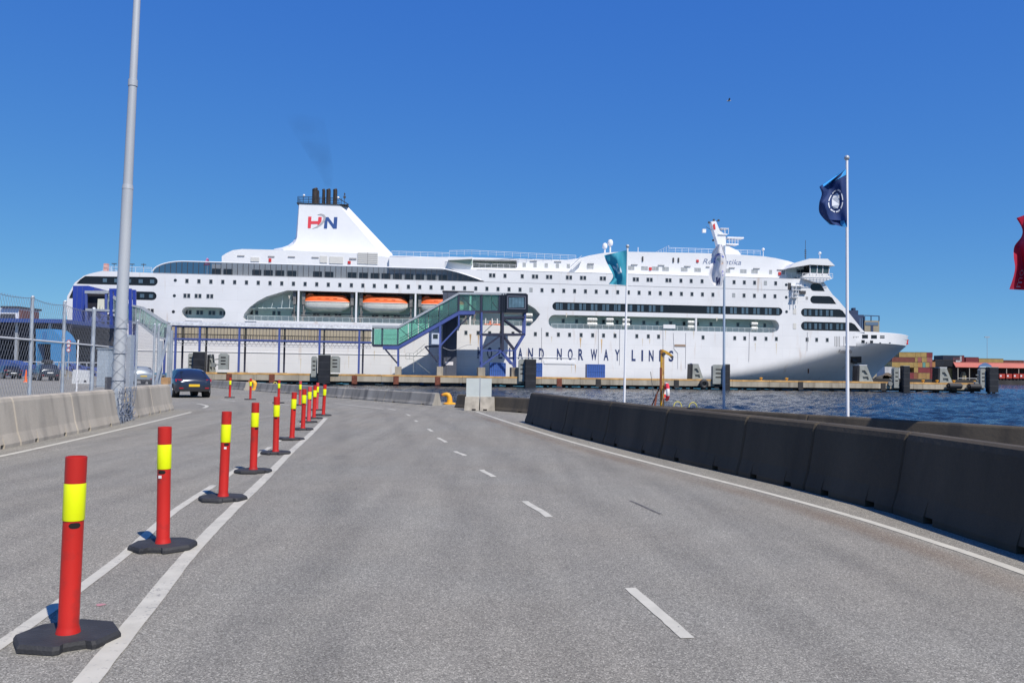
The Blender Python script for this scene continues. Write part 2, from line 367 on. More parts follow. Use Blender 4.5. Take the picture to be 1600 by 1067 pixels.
    def build(s, name, mt, parent=None, smooth=False, fix=True):
        org = ORG.get(parent.name, (0, 0, 0)) if parent else (0, 0, 0)
        o = bpy.data.objects.new(name, s.mesh(name, mt, smooth, org, fix)); C.objects.link(o)
        if parent: o.parent = parent; ORG[o.name] = Vector(org)
        return o
def tag(o, label=None, cat=None, group=None, kind=None):
    if label: o['label'] = label
    if cat: o['category'] = cat
    if group: o['group'] = group
    if kind: o['kind'] = kind
    return o
def thing(name, label, cat, org=(0, 0, 0), group=None, frame=None):
    """an Empty at the thing's base; its parts are given in frame coordinates"""
    o = bpy.data.objects.new(name, None); C.objects.link(o); o.empty_display_size = 0.3
    o.matrix_world = (frame or Matrix()) @ Matrix.Translation(Vector(org)); ORG[o.name] = Vector(org)
    return tag(o, label, cat, group)
def place(name, me, parent, loc, rot=(0, 0, 0), scale=(1, 1, 1)):
    o = bpy.data.objects.new(name, me); C.objects.link(o); o.parent = parent
    o.location = Vector(loc) - Vector(ORG.get(parent.name, (0, 0, 0))); o.rotation_euler = rot; o.scale = scale
    ORG[o.name] = Vector(loc)
    return o
def copy_tree(o, parent=None):
    c = o.copy(); C.objects.link(c)
    if parent: c.parent = parent
    for ch in o.children: copy_tree(ch, c)
    return c
def text_mesh(txt, mt, size, sx=1.0, shear=0.0, depth=0.012, bold=0.0):
    cu = bpy.data.curves.new('lettering', 'FONT'); cu.body = txt; cu.size = size; cu.shear = shear; cu.extrude = depth; cu.offset = bold
    cu.align_x = 'LEFT'; cu.resolution_u = 3
    ob = bpy.data.objects.new('lettering', cu); C.objects.link(ob)
    dg = bpy.context.evaluated_depsgraph_get()
    me = bpy.data.meshes.new_from_object(ob.evaluated_get(dg)); bpy.data.objects.remove(ob); bpy.data.curves.remove(cu)
    me.name = 'lettering'; me.materials.clear(); me.materials.append(mt)
    xs = [v.co.x for v in me.vertices]; x0 = min(xs) if xs else 0
    for v in me.vertices: v.co = Vector(((v.co.x - x0) * sx, -v.co.z, v.co.y))
    me.update()
    return me
def pill(x0, x1, z0, z1, n=8, left=True, right=True):
    r = (z1 - z0) / 2; zc = (z0 + z1) / 2; p = []
    if right: p += [(x1 - r + r * math.cos(a), zc + r * math.sin(a)) for a in [-PI / 2 + PI * i / n for i in range(n + 1)]]
    else: p += [(x1, z0), (x1, z1)]
    if left: p += [(x0 + r + r * math.cos(a), zc + r * math.sin(a)) for a in [PI / 2 + PI * i / n for i in range(n + 1)]]
    else: p += [(x0, z1), (x0, z0)]
    return p
ORD = ['first', 'second', 'third', 'fourth', 'fifth', 'sixth', 'seventh', 'eighth', 'ninth', 'tenth', 'eleventh', 'twelfth', 'thirteenth', 'fourteenth', 'fifteenth']

# ================================================================== the setting
QP = Vector((10.81, 17.45, 0)); QD = Vector((-0.5853, 0.8108, 0)); QN = Vector((0.8108, 0.5853, 0))   # quay kerb line, towards far left; QN points at the water
def on_quay(px, off=0.0, py=600):                  # distance along the line `off` metres beyond the kerb, where a sight line crosses it
    d = sight(px, py); P = QP + QN * off
    det = d.x * (-QD.y) + d.y * QD.x
    return (d.x * P.y - d.y * P.x) / det
def quay_pt(w, off=0.0, z=0.0):
    p = QP + QD * w + QN * off; return Vector((p.x, p.y, z))

# land: one sheet with a quay face down into the water
e = 2.4
near = quay_pt(-60, e); far1 = quay_pt(98, e)
land_poly = [(near.x, near.y), (far1.x, far1.y), (-66, 158), (-104, 150), (-140, 176), (-700, 176), (-700, -300), (near.x, -300)]
b = MB().flat(land_poly, 0.0)
tag(b.build('ground', ASPHALT), kind='structure')
b = MB(); n = len(land_poly)
for i in range(5):
    (x0, y0), (x1, y1) = land_poly[i], land_poly[i + 1]
    b.add([(x0, y0, 0), (x1, y1, 0), (x1, y1, -4), (x0, y0, -4)], [(0, 1, 2, 3)])
tag(b.build('quay_face', KERBC, fix=False), kind='structure')
# harbour water: chop built as real waves in the basin, then a flat sheet out to the horizon
import numpy as np
WX0, WX1, WY0, WY1 = -70.0, 175.0, 2.0, 330.0
rng = np.random.default_rng(5)
gx = np.arange(WX0, WX1 + .01, .42); gy = np.concatenate([np.arange(WY0, 90, .3), np.arange(90, 180, .5), np.arange(180, WY1 + .01, 1.2)])
XX, YY = np.meshgrid(gx, gy); ZZ = np.zeros_like(XX)
for i in range(46):
    lam = float(np.exp(rng.uniform(np.log(1.0), np.log(6.0)))); th = rng.normal(math.radians(200), .75); k_ = 2 * math.pi / lam
    amp_ = .0075 * lam ** .8
    ph = k_ * (XX * math.cos(th) + YY * math.sin(th)) + rng.uniform(0, 6.28)
    ZZ += amp_ * (np.sin(ph) + .22 * np.cos(2 * ph))
gust = .75 + .35 * np.sin(XX * .021 + YY * .043 + 1.0) * np.sin(YY * .071 - XX * .013)
edge = np.minimum.reduce([(XX - WX0) / 14, (WX1 - XX) / 14, (YY - WY0) / 3, (WY1 - YY) / 40]).clip(0, 1)
ZZ = WATER + ZZ * gust * edge
ny_, nx_ = XX.shape
me = bpy.data.meshes.new('water'); me.vertices.add(nx_ * ny_)
me.vertices.foreach_set('co', np.stack([XX, YY, ZZ], -1).astype(np.float32).ravel())
ii = (np.arange(ny_ - 1)[:, None] * nx_ + np.arange(nx_ - 1)[None, :]).ravel()
quads = np.stack([ii, ii + 1, ii + nx_ + 1, ii + nx_], -1).astype(np.int32)
me.loops.add(quads.size); me.loops.foreach_set('vertex_index', quads.ravel())
me.polygons.add(len(quads)); me.polygons.foreach_set('loop_start', np.arange(0, quads.size, 4, dtype=np.int32)); me.polygons.foreach_set('use_smooth', np.ones(len(quads), dtype=bool))
me.update(calc_edges=True); me.materials.append(SEA)
wo_ = bpy.data.objects.new('water', me); C.objects.link(wo_); tag(wo_, kind='structure')
b = MB(); FX0, FX1, FY0, FY1 = -5000, 6000, -400, 7500
for x0, x1, y0, y1 in ((FX0, WX0, FY0, FY1), (WX1, FX1, FY0, FY1), (WX0, WX1, FY0, WY0), (WX0, WX1, WY1, FY1)): b.add([(x0, y0, WATER), (x1, y0, WATER), (x1, y1, WATER), (x0, y1, WATER)], [(0, 1, 2, 3)])
tag(b.build('open_water', SEA), kind='structure')
# far shore
FARY = 520
FARG = mat('far_shore_ground', (0.16, 0.15, 0.13), 0.9, var=.3, vscale=.05)
FARW = mat('far_quay_wall', (0.045, 0.042, 0.04), 0.9, var=.3, vscale=.2)
FZ = 0.9
b = MB().box((120, FARY, -3), (1500, 3000, FZ))
tag(b.build('far_shore', FARG), kind='structure')
b = MB().box((118, FARY - 1.2, -3), (1500, FARY - .004, FZ - .02))
tag(b.build('far_quay_wall', FARW), kind='structure')

# ---- road markings: thin sheets just above the asphalt
jit = random.Random(21)
def strip(name, pts, w, mt, z=0.004, rough=.0035):
    P = [Vector((*p, 0)) for p in pts]; D = [P[0]]
    for p, q in zip(P, P[1:]):                         # resample, so that the painted edge can wander a little
        n = max(1, int((q - p).length / .12)); D += [p.lerp(q, (i + 1) / n) for i in range(n)]
    L = []; R = []
    for i, p in enumerate(D):
        d = (D[min(len(D) - 1, i + 1)] - D[max(0, i - 1)]).normalized(); s_ = Vector((-d.y, d.x, 0))
        L.append(p + s_ * (w / 2 + jit.uniform(-rough, rough))); R.append(p - s_ * (w / 2 + jit.uniform(-rough, rough)))
    n = len(D); vs_ = [(q.x, q.y, z) for q in L] + [(q.x, q.y, z) for q in R]
    return tag(MB().add(vs_, [(i, i + 1, n + i + 1, n + i) for i in range(n - 1)]).build(name, mt), kind='structure')
def soft_material(name, col, alpha):
    """a film on the asphalt that thins out towards its edges (mesh attribute) and breaks up in patches"""
    mt = bpy.data.materials.new(name); mt.use_nodes = True; nt = mt.node_tree; b = nt.nodes['Principled BSDF']
    b.inputs['Base Color'].default_value = (*col, 1); b.inputs['Roughness'].default_value = .8
    at = nn(nt, 'ShaderNodeAttribute', attribute_name='film'); geo = nn(nt, 'ShaderNodeNewGeometry')
    no = nn(nt, 'ShaderNodeTexNoise'); no.inputs['Scale'].default_value = .6; no.inputs['Detail'].default_value = 8; nt.links.new(geo.outputs['Position'], no.inputs['Vector'])
    mr = nn(nt, 'ShaderNodeMapRange'); mr.inputs[1].default_value = .25; mr.inputs[2].default_value = .75; mr.inputs[3].default_value = alpha * .2; mr.inputs[4].default_value = alpha * 1.1; nt.links.new(no.outputs['Fac'], mr.inputs[0])
    mu = nn(nt, 'ShaderNodeMath', operation='MULTIPLY'); nt.links.new(at.outputs['Fac'], mu.inputs[0]); nt.links.new(mr.outputs[0], mu.inputs[1]); nt.links.new(mu.outputs[0], b.inputs['Alpha'])
    return mt
def film(name, pts, w, mt, z):
    prof = [(-.5, 0), (-.25, .7), (0, 1), (.25, .7), (.5, 0)]; n = len(pts); b = MB(); vals = []
    for i, p in enumerate(pts):
        a = Vector((*pts[max(0, i - 1)], 0)); c = Vector((*pts[min(n - 1, i + 1)], 0)); d = (c - a).normalized(); s_ = Vector((-d.y, d.x, 0))
        e_ = min(1, i / 4, (n - 1 - i) / 4)
        for f, al in prof: b.v.append(Vector((*p, z)) + s_ * w * f); vals.append(al * e_)
    b.f = [[i * 5 + j, i * 5 + j + 1, (i + 1) * 5 + j + 1, (i + 1) * 5 + j] for i in range(n - 1) for j in range(4)]
    o = b.build(name, mt); at = o.data.attributes.new('film', 'FLOAT', 'POINT'); at.data.foreach_set('value', vals)
    return tag(o, kind='structure')
def smooth_pts(pts, n=6):
    out = []; P = [Vector(p) for p in pts]
    for i in range(len(P) - 1):
        p0 = P[max(0, i - 1)]; p1 = P[i]; p2 = P[i + 1]; p3 = P[min(len(P) - 1, i + 2)]
        for k in range(n):
            t = k / n
            out.append(0.5 * ((2 * p1) + (p2 - p0) * t + (2 * p0 - 5 * p1 + 4 * p2 - p3) * t * t + (3 * p1 - p0 - 3 * p2 + p3) * t ** 3))
    out.append(P[-1]); return [(p.x, p.y) for p in out]
strip('edge_line', smooth_pts([(-1.34, 31.95), (0.04, 24.9), (1.42, 18.4), (2.62, 13.8), (3.40, 11.0), (3.80, 9.3), (4.02, 7.9), (4.14, 6.67), (4.25, 4.0), (4.3, 0), (4.3, -6)]), .105, PAINT, rough=.003)
strip('solid_line', smooth_pts([(-1.63, 2.0), (-2.06, 4.1), (-2.35, 5.5), (-2.67, 7.03), (-3.03, 9.1), (-3.40, 11.4), (-4.05, 15.22), (-4.85, 20.26), (-5.87, 26.3)]), .125, PAINTWORN)
dl = smooth_pts([(-2.55, 2.6), (-2.80, 4.58), (-3.12, 6.64), (-3.57, 8.77), (-3.90, 10.95), (-4.19, 12.79), (-4.78, 16.67), (-5.23, 19.47), (-6.05, 24.24)], 10)
def sub(pts, y0, y1): return [p for p in pts if y0 <= p[1] <= y1]
for y0, y1 in ((2, 11.0), (11.7, 12.9), (14.0, 16.6), (17.4, 18.9), (20.0, 21.7), (22.6, 24.3)):
    strip('dashed_line', sub(dl, y0, y1), .09, PAINTWORN)
cl = smooth_pts([(1.55, 1.0), (1.28, 3.2), (1.06, 4.92), (.88, 6.04), (.43, 8.92), (.18, 9.99), (-.24, 12.24), (-.45, 13.09), (-.83, 15.23), (-1.07, 16.05), (-1.40, 18.02), (-1.67, 19.19), (-2.01, 21.18), (-2.9, 25.4), (-3.6, 28.92), (-5.01, 33.5), (-8.5, 39.5)], 12)
for y0, y1 in ((0.9, 2.1), (4.85, 6.1), (8.85, 10.05), (12.2, 13.15), (15.2, 16.1), (18.0, 19.2), (21.1, 22.15), (24.8, 26.0), (28.2, 29.5), (32.2, 33.6)):
    q = sub(cl, y0, y1)
    if len(q) > 1: strip('lane_dash', q, .085, PAINT)
strip('left_edge_line', smooth_pts([(-8.2, 9.0), (-8.59, 13.97), (-9.66, 20.93), (-11.0, 28.48)]), .12, PAINT)
hk = [ground(x, y) for x, y in ((306.5, 630.5), (314, 631.5), (322, 633.5), (324, 635), (318, 637.5))]
strip('lane_arrow', [(p.x, p.y) for p in hk], .14, PAINT)
for a, c in (((344, 624), (368, 627)), ((420, 629), (452, 633)), ((520, 630), (600, 639)), ((268, 622.5), (281, 623.5))):
    p, q = ground(*a), ground(*c); strip('faint_line', [(p.x, p.y), (q.x, q.y)], .10, PAINTWORN)
RUBFILM = soft_material('tyre_rubber_film', (.09, .087, .08), .10); RUSTFILM = soft_material('rust_wash_film', (.26, .16, .09), .30)
def shift(pts, off):
    out = []
    for i, p in enumerate(pts):
        a = Vector(pts[max(0, i - 1)]); c = Vector(pts[min(len(pts) - 1, i + 1)]); d = (c - a).normalized(); out.append((p[0] - d.y * off, p[1] + d.x * off))
    return out
edge_c = smooth_pts([(-1.34, 31.95), (0.04, 24.9), (1.42, 18.4), (2.62, 13.8), (3.40, 11.0), (3.80, 9.3), (4.02, 7.9), (4.14, 6.67), (4.25, 4.0), (4.3, 1.0)])
film('rust_wash', shift(edge_c, -.33), .5, RUSTFILM, .003)
for off in (.75, 2.2): film('tyre_track', shift(cl, off), .55, RUBFILM, .002)
for off in (-.75, -2.15): film('tyre_track', shift(cl, off), .55, RUBFILM, .002)
lane_l = smooth_pts([(-4.2, 3.0), (-4.6, 6.0), (-5.3, 10.0), (-6.2, 15.0), (-7.3, 20.5), (-8.6, 26.5), (-10.5, 33.0), (-13.5, 40.0)])
for off in (.2, 1.6): film('tyre_track', shift(lane_l, off), .5, RUBFILM, .002)
o = MB().flat([(.028 * math.cos(a) * (1 + .3 * math.sin(3 * a)) + ground(157, 945).x, .03 * math.sin(a) + ground(157, 945).y) for a in [2 * PI * i / 14 for i in range(14)]], .003).build('paint_spot', mat('pink_marking_paint', (.42, .20, .21), .8)); tag(o, kind='structure')
# tarred repair and rust stain on the asphalt, each a shape of its own
TAR = mat('tar_repair', (.13, .122, .11), .85, var=.3, vscale=8)
q = [ground(x, y) for x, y in ((985, 782), (1003, 790), (1018, 797), (1032, 803))]
strip('tar_seam', smooth_pts([(p.x, p.y) for p in q], 3), .035, TAR, .0045)

# ================================================================== the ferry
ship = thing('cruise_ferry', 'long white cruise ferry with red and navy funnel letters moored behind the pier', 'ferry', (0, 0, 0), frame=SHIPM)
W0 = -WATER                                           # add to a world height to get a height above the water
ZL1, ZL2 = 22.05 + W0, 24.8 + W0
ZK = 9.0 + W0                                         # knuckle below which the bow flares in
BEAM = 29.0
S_FULL, S_LOW = sp(1330, 540)[0], sp(1020, 580)[0]
STEM_T, STEM_B = sp(1416, 530, 14.5)[0], sp(1356, 592, 14.5)[0]
def hull_t(s, z):
    """distance of the shell from the flat side plane at station s and height z"""
    f = max(0.0, min(1.0, (z - 1.5) / (ZK + .8 - 1.5)))
    s0 = S_LOW + (S_FULL - S_LOW) * (f ** 0.72)
    s1 = STEM_B + (STEM_T - STEM_B) * (f ** 1.15)
    if z > ZK + .8: s1 = STEM_T + (z - ZK - .8) * .18
    if s <= s0: return 0.0
    q = min(1.0, (s - s0) / (s1 - s0)); p = 1.75 + .5 * f
    return BEAM / 2 * q ** p
def stem(z):
    f = max(0.0, min(1.0, (z - 1.5) / (ZK + .8 - 1.5)))
    return (STEM_B + (STEM_T - STEM_B) * (f ** 1.15)) if z <= ZK + .8 else STEM_T + (z - ZK - .8) * .18
def shell(name, zs, s_start, mt, n=70):
    b = MB()
    for side in (0, 1):
        rows = []
        for z in zs:
            s1 = stem(z); row = []
            for i in range(n + 1):
                u = i / n; u = 1 - (1 - u) ** 1.6
                s_ = s_start + (s1 - s_start) * u
                t = hull_t(s_, z); t = BEAM / 2 if i == n else t
                row.append(Vector((s_, t if side == 0 else BEAM - t, z)))
            rows.append(row)
        o = len(b.v); b.v += [p for r in rows for p in r]; w = n + 1
        for k in range(len(zs) - 1):
            for i in range(n):
                b.f.append([o + k * w + i, o + k * w + i + 1, o + (k + 1) * w + i + 1, o + (k + 1) * w + i])
        if side == 1: pass
    return b
zs = [1.9 + (ZK - 1.9) * i / 14 for i in range(15)]
b = shell('hull', zs, 0.0, SHIPWHITE)
b.add([(0, 0, -1), (0, BEAM, -1), (0, BEAM, ZK), (0, 0, ZK)], [(0, 1, 2, 3)])
HULL = b.build('hull', SHIPWHITE, ship, smooth=True)
shell('boot_top', [-1.2, 0, 1.0, 1.9], 0.0, BOOT).build('boot_top', BOOT, ship, smooth=True)
S_BULW = sp(1337, 530)[0]
ZB = sp(1400, 521.5)[1] + 0.25
zb = [ZK, ZK + .4, ZK + .8, ZK + 1.4, ZB]
shell('bow_bulwark', zb, S_BULW, CLEANWHITE, 40).build('bow_bulwark', CLEANWHITE, ship, smooth=True)
b = MB(); pts = []
for i in range(31):
    s_ = S_BULW + (stem(ZB) - S_BULW) * i / 30; pts.append((s_, hull_t(s_, ZB) + .15))
dk = pts + [(s_, BEAM - t) for s_, t in reversed(pts[:-1])]
b.flat(dk, ZB - 1.1); b.build('fore_deck', mat('deck_green', (.10, .19, .15), .7, var=.1), ship)
b = MB()
for side in (0, 1):
    b.path([(s_, (t if side == 0 else BEAM - t), ZB + .02) for s_, t in pts], .10, 6)
b.build('bulwark_rail', CLEANWHITE, ship)

# ---- flat side with its openings
def rel(z): return z
x_of = lambda px, py=470, t=0: sp(px, py, t)[0]
LB_TOP = sp(600, 457.5)[1]; LB_BOT = sp(600, 504.5)[1]
boat_hole = [(x_of(383, 498), LB_BOT), (x_of(380, 495), LB_BOT + .5)] + sl([(381, 491), (390, 480), (402, 471), (416, 463.5), (432, 458.7)]) + [(x_of(449, 456), LB_TOP), (x_of(800, 461), LB_TOP)] + sl([(823, 474), (836, 482), (844, 491), (837, 501)]) + [(x_of(828, 509), LB_BOT)]
oval_hole = pill(x_of(284, 488), x_of(352.5, 488), sp(318, 497.5)[1], sp(318, 480)[1])
gal_hole = pill(x_of(857, 502), x_of(1217.5, 508), sp(1000, 515.3)[1], sp(1000, 494.8)[1], 10)
mid_hole = pill(x_of(863, 477), x_of(1222.5, 487), sp(1000, 488)[1], sp(1000, 475.3)[1], 10)
b1z0, b1z1 = sp(1267, 455)[1], sp(1267, 442.7)[1]
bow_holes = []
for (xl, ya, yb, xtr, xbr) in ((1266, 443, 455, 1281, 1289), (1266, 462.5, 474.5, 1297, 1307), (1251.5, 482.5, 495, 1313, 1324), (1251.5, 503, 516.5, 1331, 1344.5)):
    z1, z0 = sp(1280, ya)[1], sp(1280, yb)[1]; p = pill(x_of(xl), x_of(xl) + 4, z0, z1, 8, right=False)
    p = [(x_of(xbr, yb), z0), (x_of((xbr + 2 * xtr) / 3, ya), z0 + (z1 - z0) * .82), (x_of(xtr - 1, ya), z1)] + p[2:]
    bow_holes.append(p)
z1, z0 = sp(200, 432)[1], sp(200, 445.7)[1]
st1 = pill(x_of(225), x_of(245.5), z0, z1, 8, left=False)
st1 = st1[:-2] + sl([(133, 431.6), (125, 437), (119, 443.2)])
st1[-1] = (st1[-1][0], z0)
z1, z0 = sp(200, 455)[1], sp(200, 468.3)[1]
st2 = pill(x_of(225), x_of(244.5), z0, z1, 8, left=False)
st2 = st2[:-2] + [(x_of(113.5, 455), z1), (x_of(107.5, 464), z0)]
bands = [st1, st2, mid_hole] + bow_holes
outline = [(0.0, ZK), (S_BULW, ZK), (S_BULW, ZB - .02), sp(1352, 519.5), sp(1346.5, 514), sp(1326, 488), sp(1309, 468), sp(1301, 460.5), sp(1291, 446), (x_of(1287, 438), ZL2 - .6), (x_of(1284, 435), ZL2)]
outline += [(x_of(704, 417), ZL2), (x_of(716, 421), ZL2 - .55), (x_of(737, 429.5), ZL1 + 1.15), (x_of(757, 438), ZL1 + .12), (x_of(757, 438) - .2, ZL1)]
outline += [(x_of(236, 425), ZL1), (x_of(160, 425), ZL1 + .15), sp(150, 425.5), sp(141, 427.5), sp(131, 431), sp(117, 441.5), sp(105, 463), sp(103.5, 478)]
RD = 4.6
holes = [(boat_hole, RD), (oval_hole, 3.0), (gal_hole, 3.4)] + [(h, .22) for h in bands]
b = MB().slab(outline, 0.0, BEAM, holes)
SIDE = b.build('upper_side', SHIPWHITE, ship)
# backs of the openings
def back(name, poly, t, mt, parent, grow=.1):
    xs = [p[0] for p in poly]; zz = [p[1] for p in poly]
    b = MB().add([(min(xs) - grow, t, min(zz) - grow), (max(xs) + grow, t, min(zz) - grow), (max(xs) + grow, t, max(zz) + grow), (min(xs) - grow, t, max(zz) + grow)], [(0, 1, 2, 3)])
    return b.build(name, mt, parent)
BW = back('boat_gallery_wall', boat_hole, RD - .03, RECESS, ship)
OW = back('oval_gallery_wall', oval_hole, 2.97, RECESS, ship)
GW = back('promenade_wall', gal_hole, 3.37, RECESS, ship)
for h in bands:
    MB().slab(h, .19, .215, back=False).build('window_band', DARKBAND, ship)
# pale linings of the galleries, so the recess reads as painted steel
for nm, h, d in (('boat_gallery_lining', boat_hole, RD), ('oval_gallery_lining', oval_hole, 3.0), ('promenade_lining', gal_hole, 3.4)):
    xs = [p[0] for p in h]; zz = [p[1] for p in h]; b = MB()
    b.box((min(xs) + 2, .35, min(zz) + .01), (max(xs) - 2, d - .05, min(zz) + .06)); b.build(nm, mat('deck_green', (.10, .19, .15)), ship)

# ---- windows: one pane mesh and frame per size, copied along each row
def window_meshes(w, h, pane, key):
    b = MB(); f = .07; t = .05
    for (x0, x1, z0, z1) in ((-w / 2 - f, w / 2 + f, h / 2, h / 2 + f), (-w / 2 - f, w / 2 + f, -h / 2 - f, -h / 2), (-w / 2 - f, -w / 2, -h / 2, h / 2), (w / 2, w / 2 + f, -h / 2, h / 2)):
        b.box((x0, -t, z0), (x1, .01, z1))
    fr = b.mesh('frame_' + key, WINFRAME)
    pn = MB().box((-w / 2, -.018, -h / 2), (w / 2, .01, h / 2)).mesh('pane_' + key, pane)
    return fr, pn
WM = {'s': window_meshes(.62, .86, PANE, 's'), 'd': window_meshes(.58, .86, PANE, 'd'), 'p': window_meshes(.62, .86, PALEPANE, 'p'), 'c': window_meshes(.66, .8, PALEPANE, 'c')}
def window(s_, z, kind='s', t=0.0):
    fr, pn = WM[kind]
    for dx in ((-.4, .4) if kind in 'dc' else (0,)):
        w = place('window', pn, ship, (s_ + dx, t, z))
        f = bpy.data.objects.new('frame', fr); C.objects.link(f); f.parent = w
z1 = 20.47 + W0; s_ = 24.58; k = 0
while s_ < 160.2:
    if not (abs(s_ - x_of(1131)) < 1.2): window(s_, z1, 'p' if k in (30, 49) else 's')
    s_ += 2.548; k += 1
zB = sp(900, 434)[1]
for px, kd in ((769, 'd'), (789, 's'), (816, 's'), (836, 'd'), (858, 'd'), (889, 'd'), (911, 'd'), (942, 'd'), (966, 'd'), (993.5, 'd'), (1015, 'd'), (1044.5, 'd'), (1064, 's'), (1080, 's'), (1097, 's'), (1114, 's'), (1147, 's'), (1163, 's'), (1179, 's'), (1196, 'p'), (1212, 's')):
    window(x_of(px, 436), zB, kd)
zD = sp(1013, 525.5)[1]
for px in (728, 747, 765, 783, 801.5, 836.5, 855, 872.5, 890, 908, 926, 943, 961, 995, 1013, 1029, 1098.5, 1148, 1163.6, 1179.7, 1197, 1213, 1261, 1276, 1292.5):
    window(x_of(px, 525), zD, 's')
for px in (292, 309.5, 328): window(x_of(px, 462), sp(310, 462.5)[1], 'd')
for px in (294, 312, 331, 348): window(x_of(px, 489, 2.9), sp(318, 488.5, 2.9)[1], 'd', 2.95)
for px in (216, 235): window(x_of(px, 485), sp(225, 485.5)[1], 'd')
for px in (393, 401, 428, 436, 458, 460): window(x_of(px, 488, RD - .1), sp(420, 489, RD - .1)[1], 's', RD - .05)
window(x_of(461, 467, RD - .1), sp(461, 467, RD - .1)[1], 'd', RD - .05)
for c in (510, 602, 694):
    for dx in (-16, 1, 18): window(x_of(c + dx, 491, RD - .1), sp(510, 492, RD - .1)[1], 'd', RD - .05)
for i, px in enumerate(range(880, 1210, 21)): window(x_of(px, 505, 3.3), sp(1000, 504, 3.3)[1], 's', 3.35)
port = MB(); port.tube((0, -.04, 0), (0, .01, 0), .34, n=14); PORT = port.mesh('porthole', PANE)
for px, py in ((274, 438), (272.5, 462), (271, 487), (1228.5, 445), (1228.5, 464.5), (1229, 487)):
    place('porthole', PORT, ship, (*sp(px, py)[:1], 0, sp(px, py)[1]))
# tall band panes
zmid = (min(p[1] for p in mid_hole) + max(p[1] for p in mid_hole)) / 2
bp_me = MB().box((-.62, -.02, -.72), (.62, .02, .72)).mesh('band_pane', PANEBLUE)
x = 868.5
for i in range(58):
    px = 871 + i * 6.05
    grp = i % 3
    if grp == 2 or 1035 < px < 1062 or 1068 < px < 1095: continue
    place('band_pane', bp_me, ship, (x_of(px, 482), .165, zmid), scale=(.52, 1, 1))
for row, (h, xs) in enumerate(((bow_holes[2], (1259, 1266, 1276, 1283, 1293, 1300)), (bow_holes[3], (1259, 1266, 1275, 1282, 1292, 1299, 1309, 1316)))):
    zc = (min(p[1] for p in h) + max(p[1] for p in h)) / 2
    for px in xs: place('band_pane', bp_me, ship, (x_of(px, 500), .165, zc), scale=(.5, 1, .95))
for h, xs in ((st1, (163, 181, 201, 219, 237)), (st2, (190, 207, 222, 236))):
    zc = (min(p[1] for p in h) + max(p[1] for p in h)) / 2
    for px in xs: place('band_pane', bp_me, ship, (x_of(px, 450), .165, zc), scale=(.7, 1, .55))

# ---- seams, doors and pipes on the side
b = MB()
b.box((x_of(240, 425), -.03, ZL1 - .07), (x_of(1245, 455), -.002, ZL1 + .03)); b.box((x_of(745, 418), -.03, ZL2 - .05), (x_of(1240, 433), -.002, ZL2 + .04))
b.build('deck_seam', SEAM, ship)
def sboxp(name, px0, px1, py0, py1, mt, proud=.06, t=0.0, parent=None):
    s0, z1 = sp(px0, py0, t); s1, z0 = sp(px1, py1, t)
    return MB().box((s0, t - proud, z0), (s1, t + .02, z1)).build(name, mt, parent or ship)
b = MB(); zr = sp(600, 554)[1]; b.box((5, -.12, zr - .06), (x_of(900, 566), -.002, zr + .06)); b.build('rubbing_strake', CLEANWHITE, ship)
def zline(pxs, pys, r=.05, name='drain_pipe', mt=SEAM):
    b = MB(); b.path([(sp(x, y)[0], -.06, sp(x, y)[1]) for x, y in zip(pxs, pys)], r, 5); return b.build(name, mt, ship)
zline((846.5, 846.5), (512, 566)); zline((935, 935), (512, 580)); zline((968.5, 968), (514, 570)); zline((1036, 1036), (507, 586)); zline((1171, 1170), (518, 565)); zline((1261.5, 1261), (519, 548))
zline((1052, 1053, 1059, 1059), (520, 545, 552, 576), .04, 'door_outline'); zline((1071.5, 1071), (520, 576), .04, 'door_outline')
sboxp('door_hinge', 1054, 1071, 538, 541.5, mat('rusty_hinge', (.30, .22, .16), .8), .1)
sboxp('shell_door', 1036.5, 1055, 507, 513.5, CLEANWHITE, .12)
for (a, c, y0, y1) in ((850, 898, 564, 569), (290, 316, 498.5, 502), (383, 401, 500.5, 502.5)): sboxp('hatch', a, c, y0, y1, CLEANWHITE, .14)
sboxp('side_hatch', 1231, 1236, 442, 453, STEELDARK, .05); sboxp('side_vent', 1239, 1244, 482, 491, VENT, .06); sboxp('side_vent', 1239, 1244, 505, 514, VENT, .06)

# rust running down from scuppers and window sills
RSTK = mat('rust_streak', (.52, .36, .20), .7, var=.35, vscale=1.2, vstretch=(1, 1, .3)); RSTK2 = mat('pale_streak', (.62, .57, .48), .6, var=.15, vscale=1.2)
for px, py, L_, w_, mt_ in ((735, 522, 2.6, .5, RSTK), (747.5, 521, 3.2, .35, RSTK), (907, 528, 2.4, .45, RSTK), (940, 530, 3.4, .4, RSTK), (1004, 529, 2.0, .3, RSTK2), (862, 526, 1.4, .3, RSTK2), (893, 566, 2.6, .3, RSTK2), (899, 570, 2.0, .25, RSTK), (1015, 530, 1.2, .4, RSTK2), (1213, 536, 3.0, .35, RSTK2), (1180, 536, 2.2, .3, RSTK2), (452, 462, .8, .5, RSTK2), (327, 506, 2.0, .3, RSTK2), (395, 507, 2.4, .3, RSTK2), (470, 560, 3.2, .3, RSTK2), (545, 556, 3.0, .25, RSTK2), (585, 548, 2.2, .3, RSTK2), (1040, 516, 2.5, .3, RSTK2), (1084, 517, 2.0, .35, RSTK2), (885, 489, 1.2, .4, RSTK2), (1120, 496, .9, .5, RSTK2), (960, 519, 1.6, .4, RSTK2)):
    s_, z = sp(px, py); MB().add([(s_ - w_ / 2, -.006, z), (s_ + w_ / 2, -.006, z), (s_ + w_ * .28, -.006, z - L_ * .5), (s_ + w_ * .05, -.006, z - L_), (s_ - w_ * .1, -.006, z - L_ * .9), (s_ - w_ * .22, -.006, z - L_ * .45)], [(0, 1, 2, 5), (5, 2, 3, 4)]).build('rust_streak', mt_, ship)

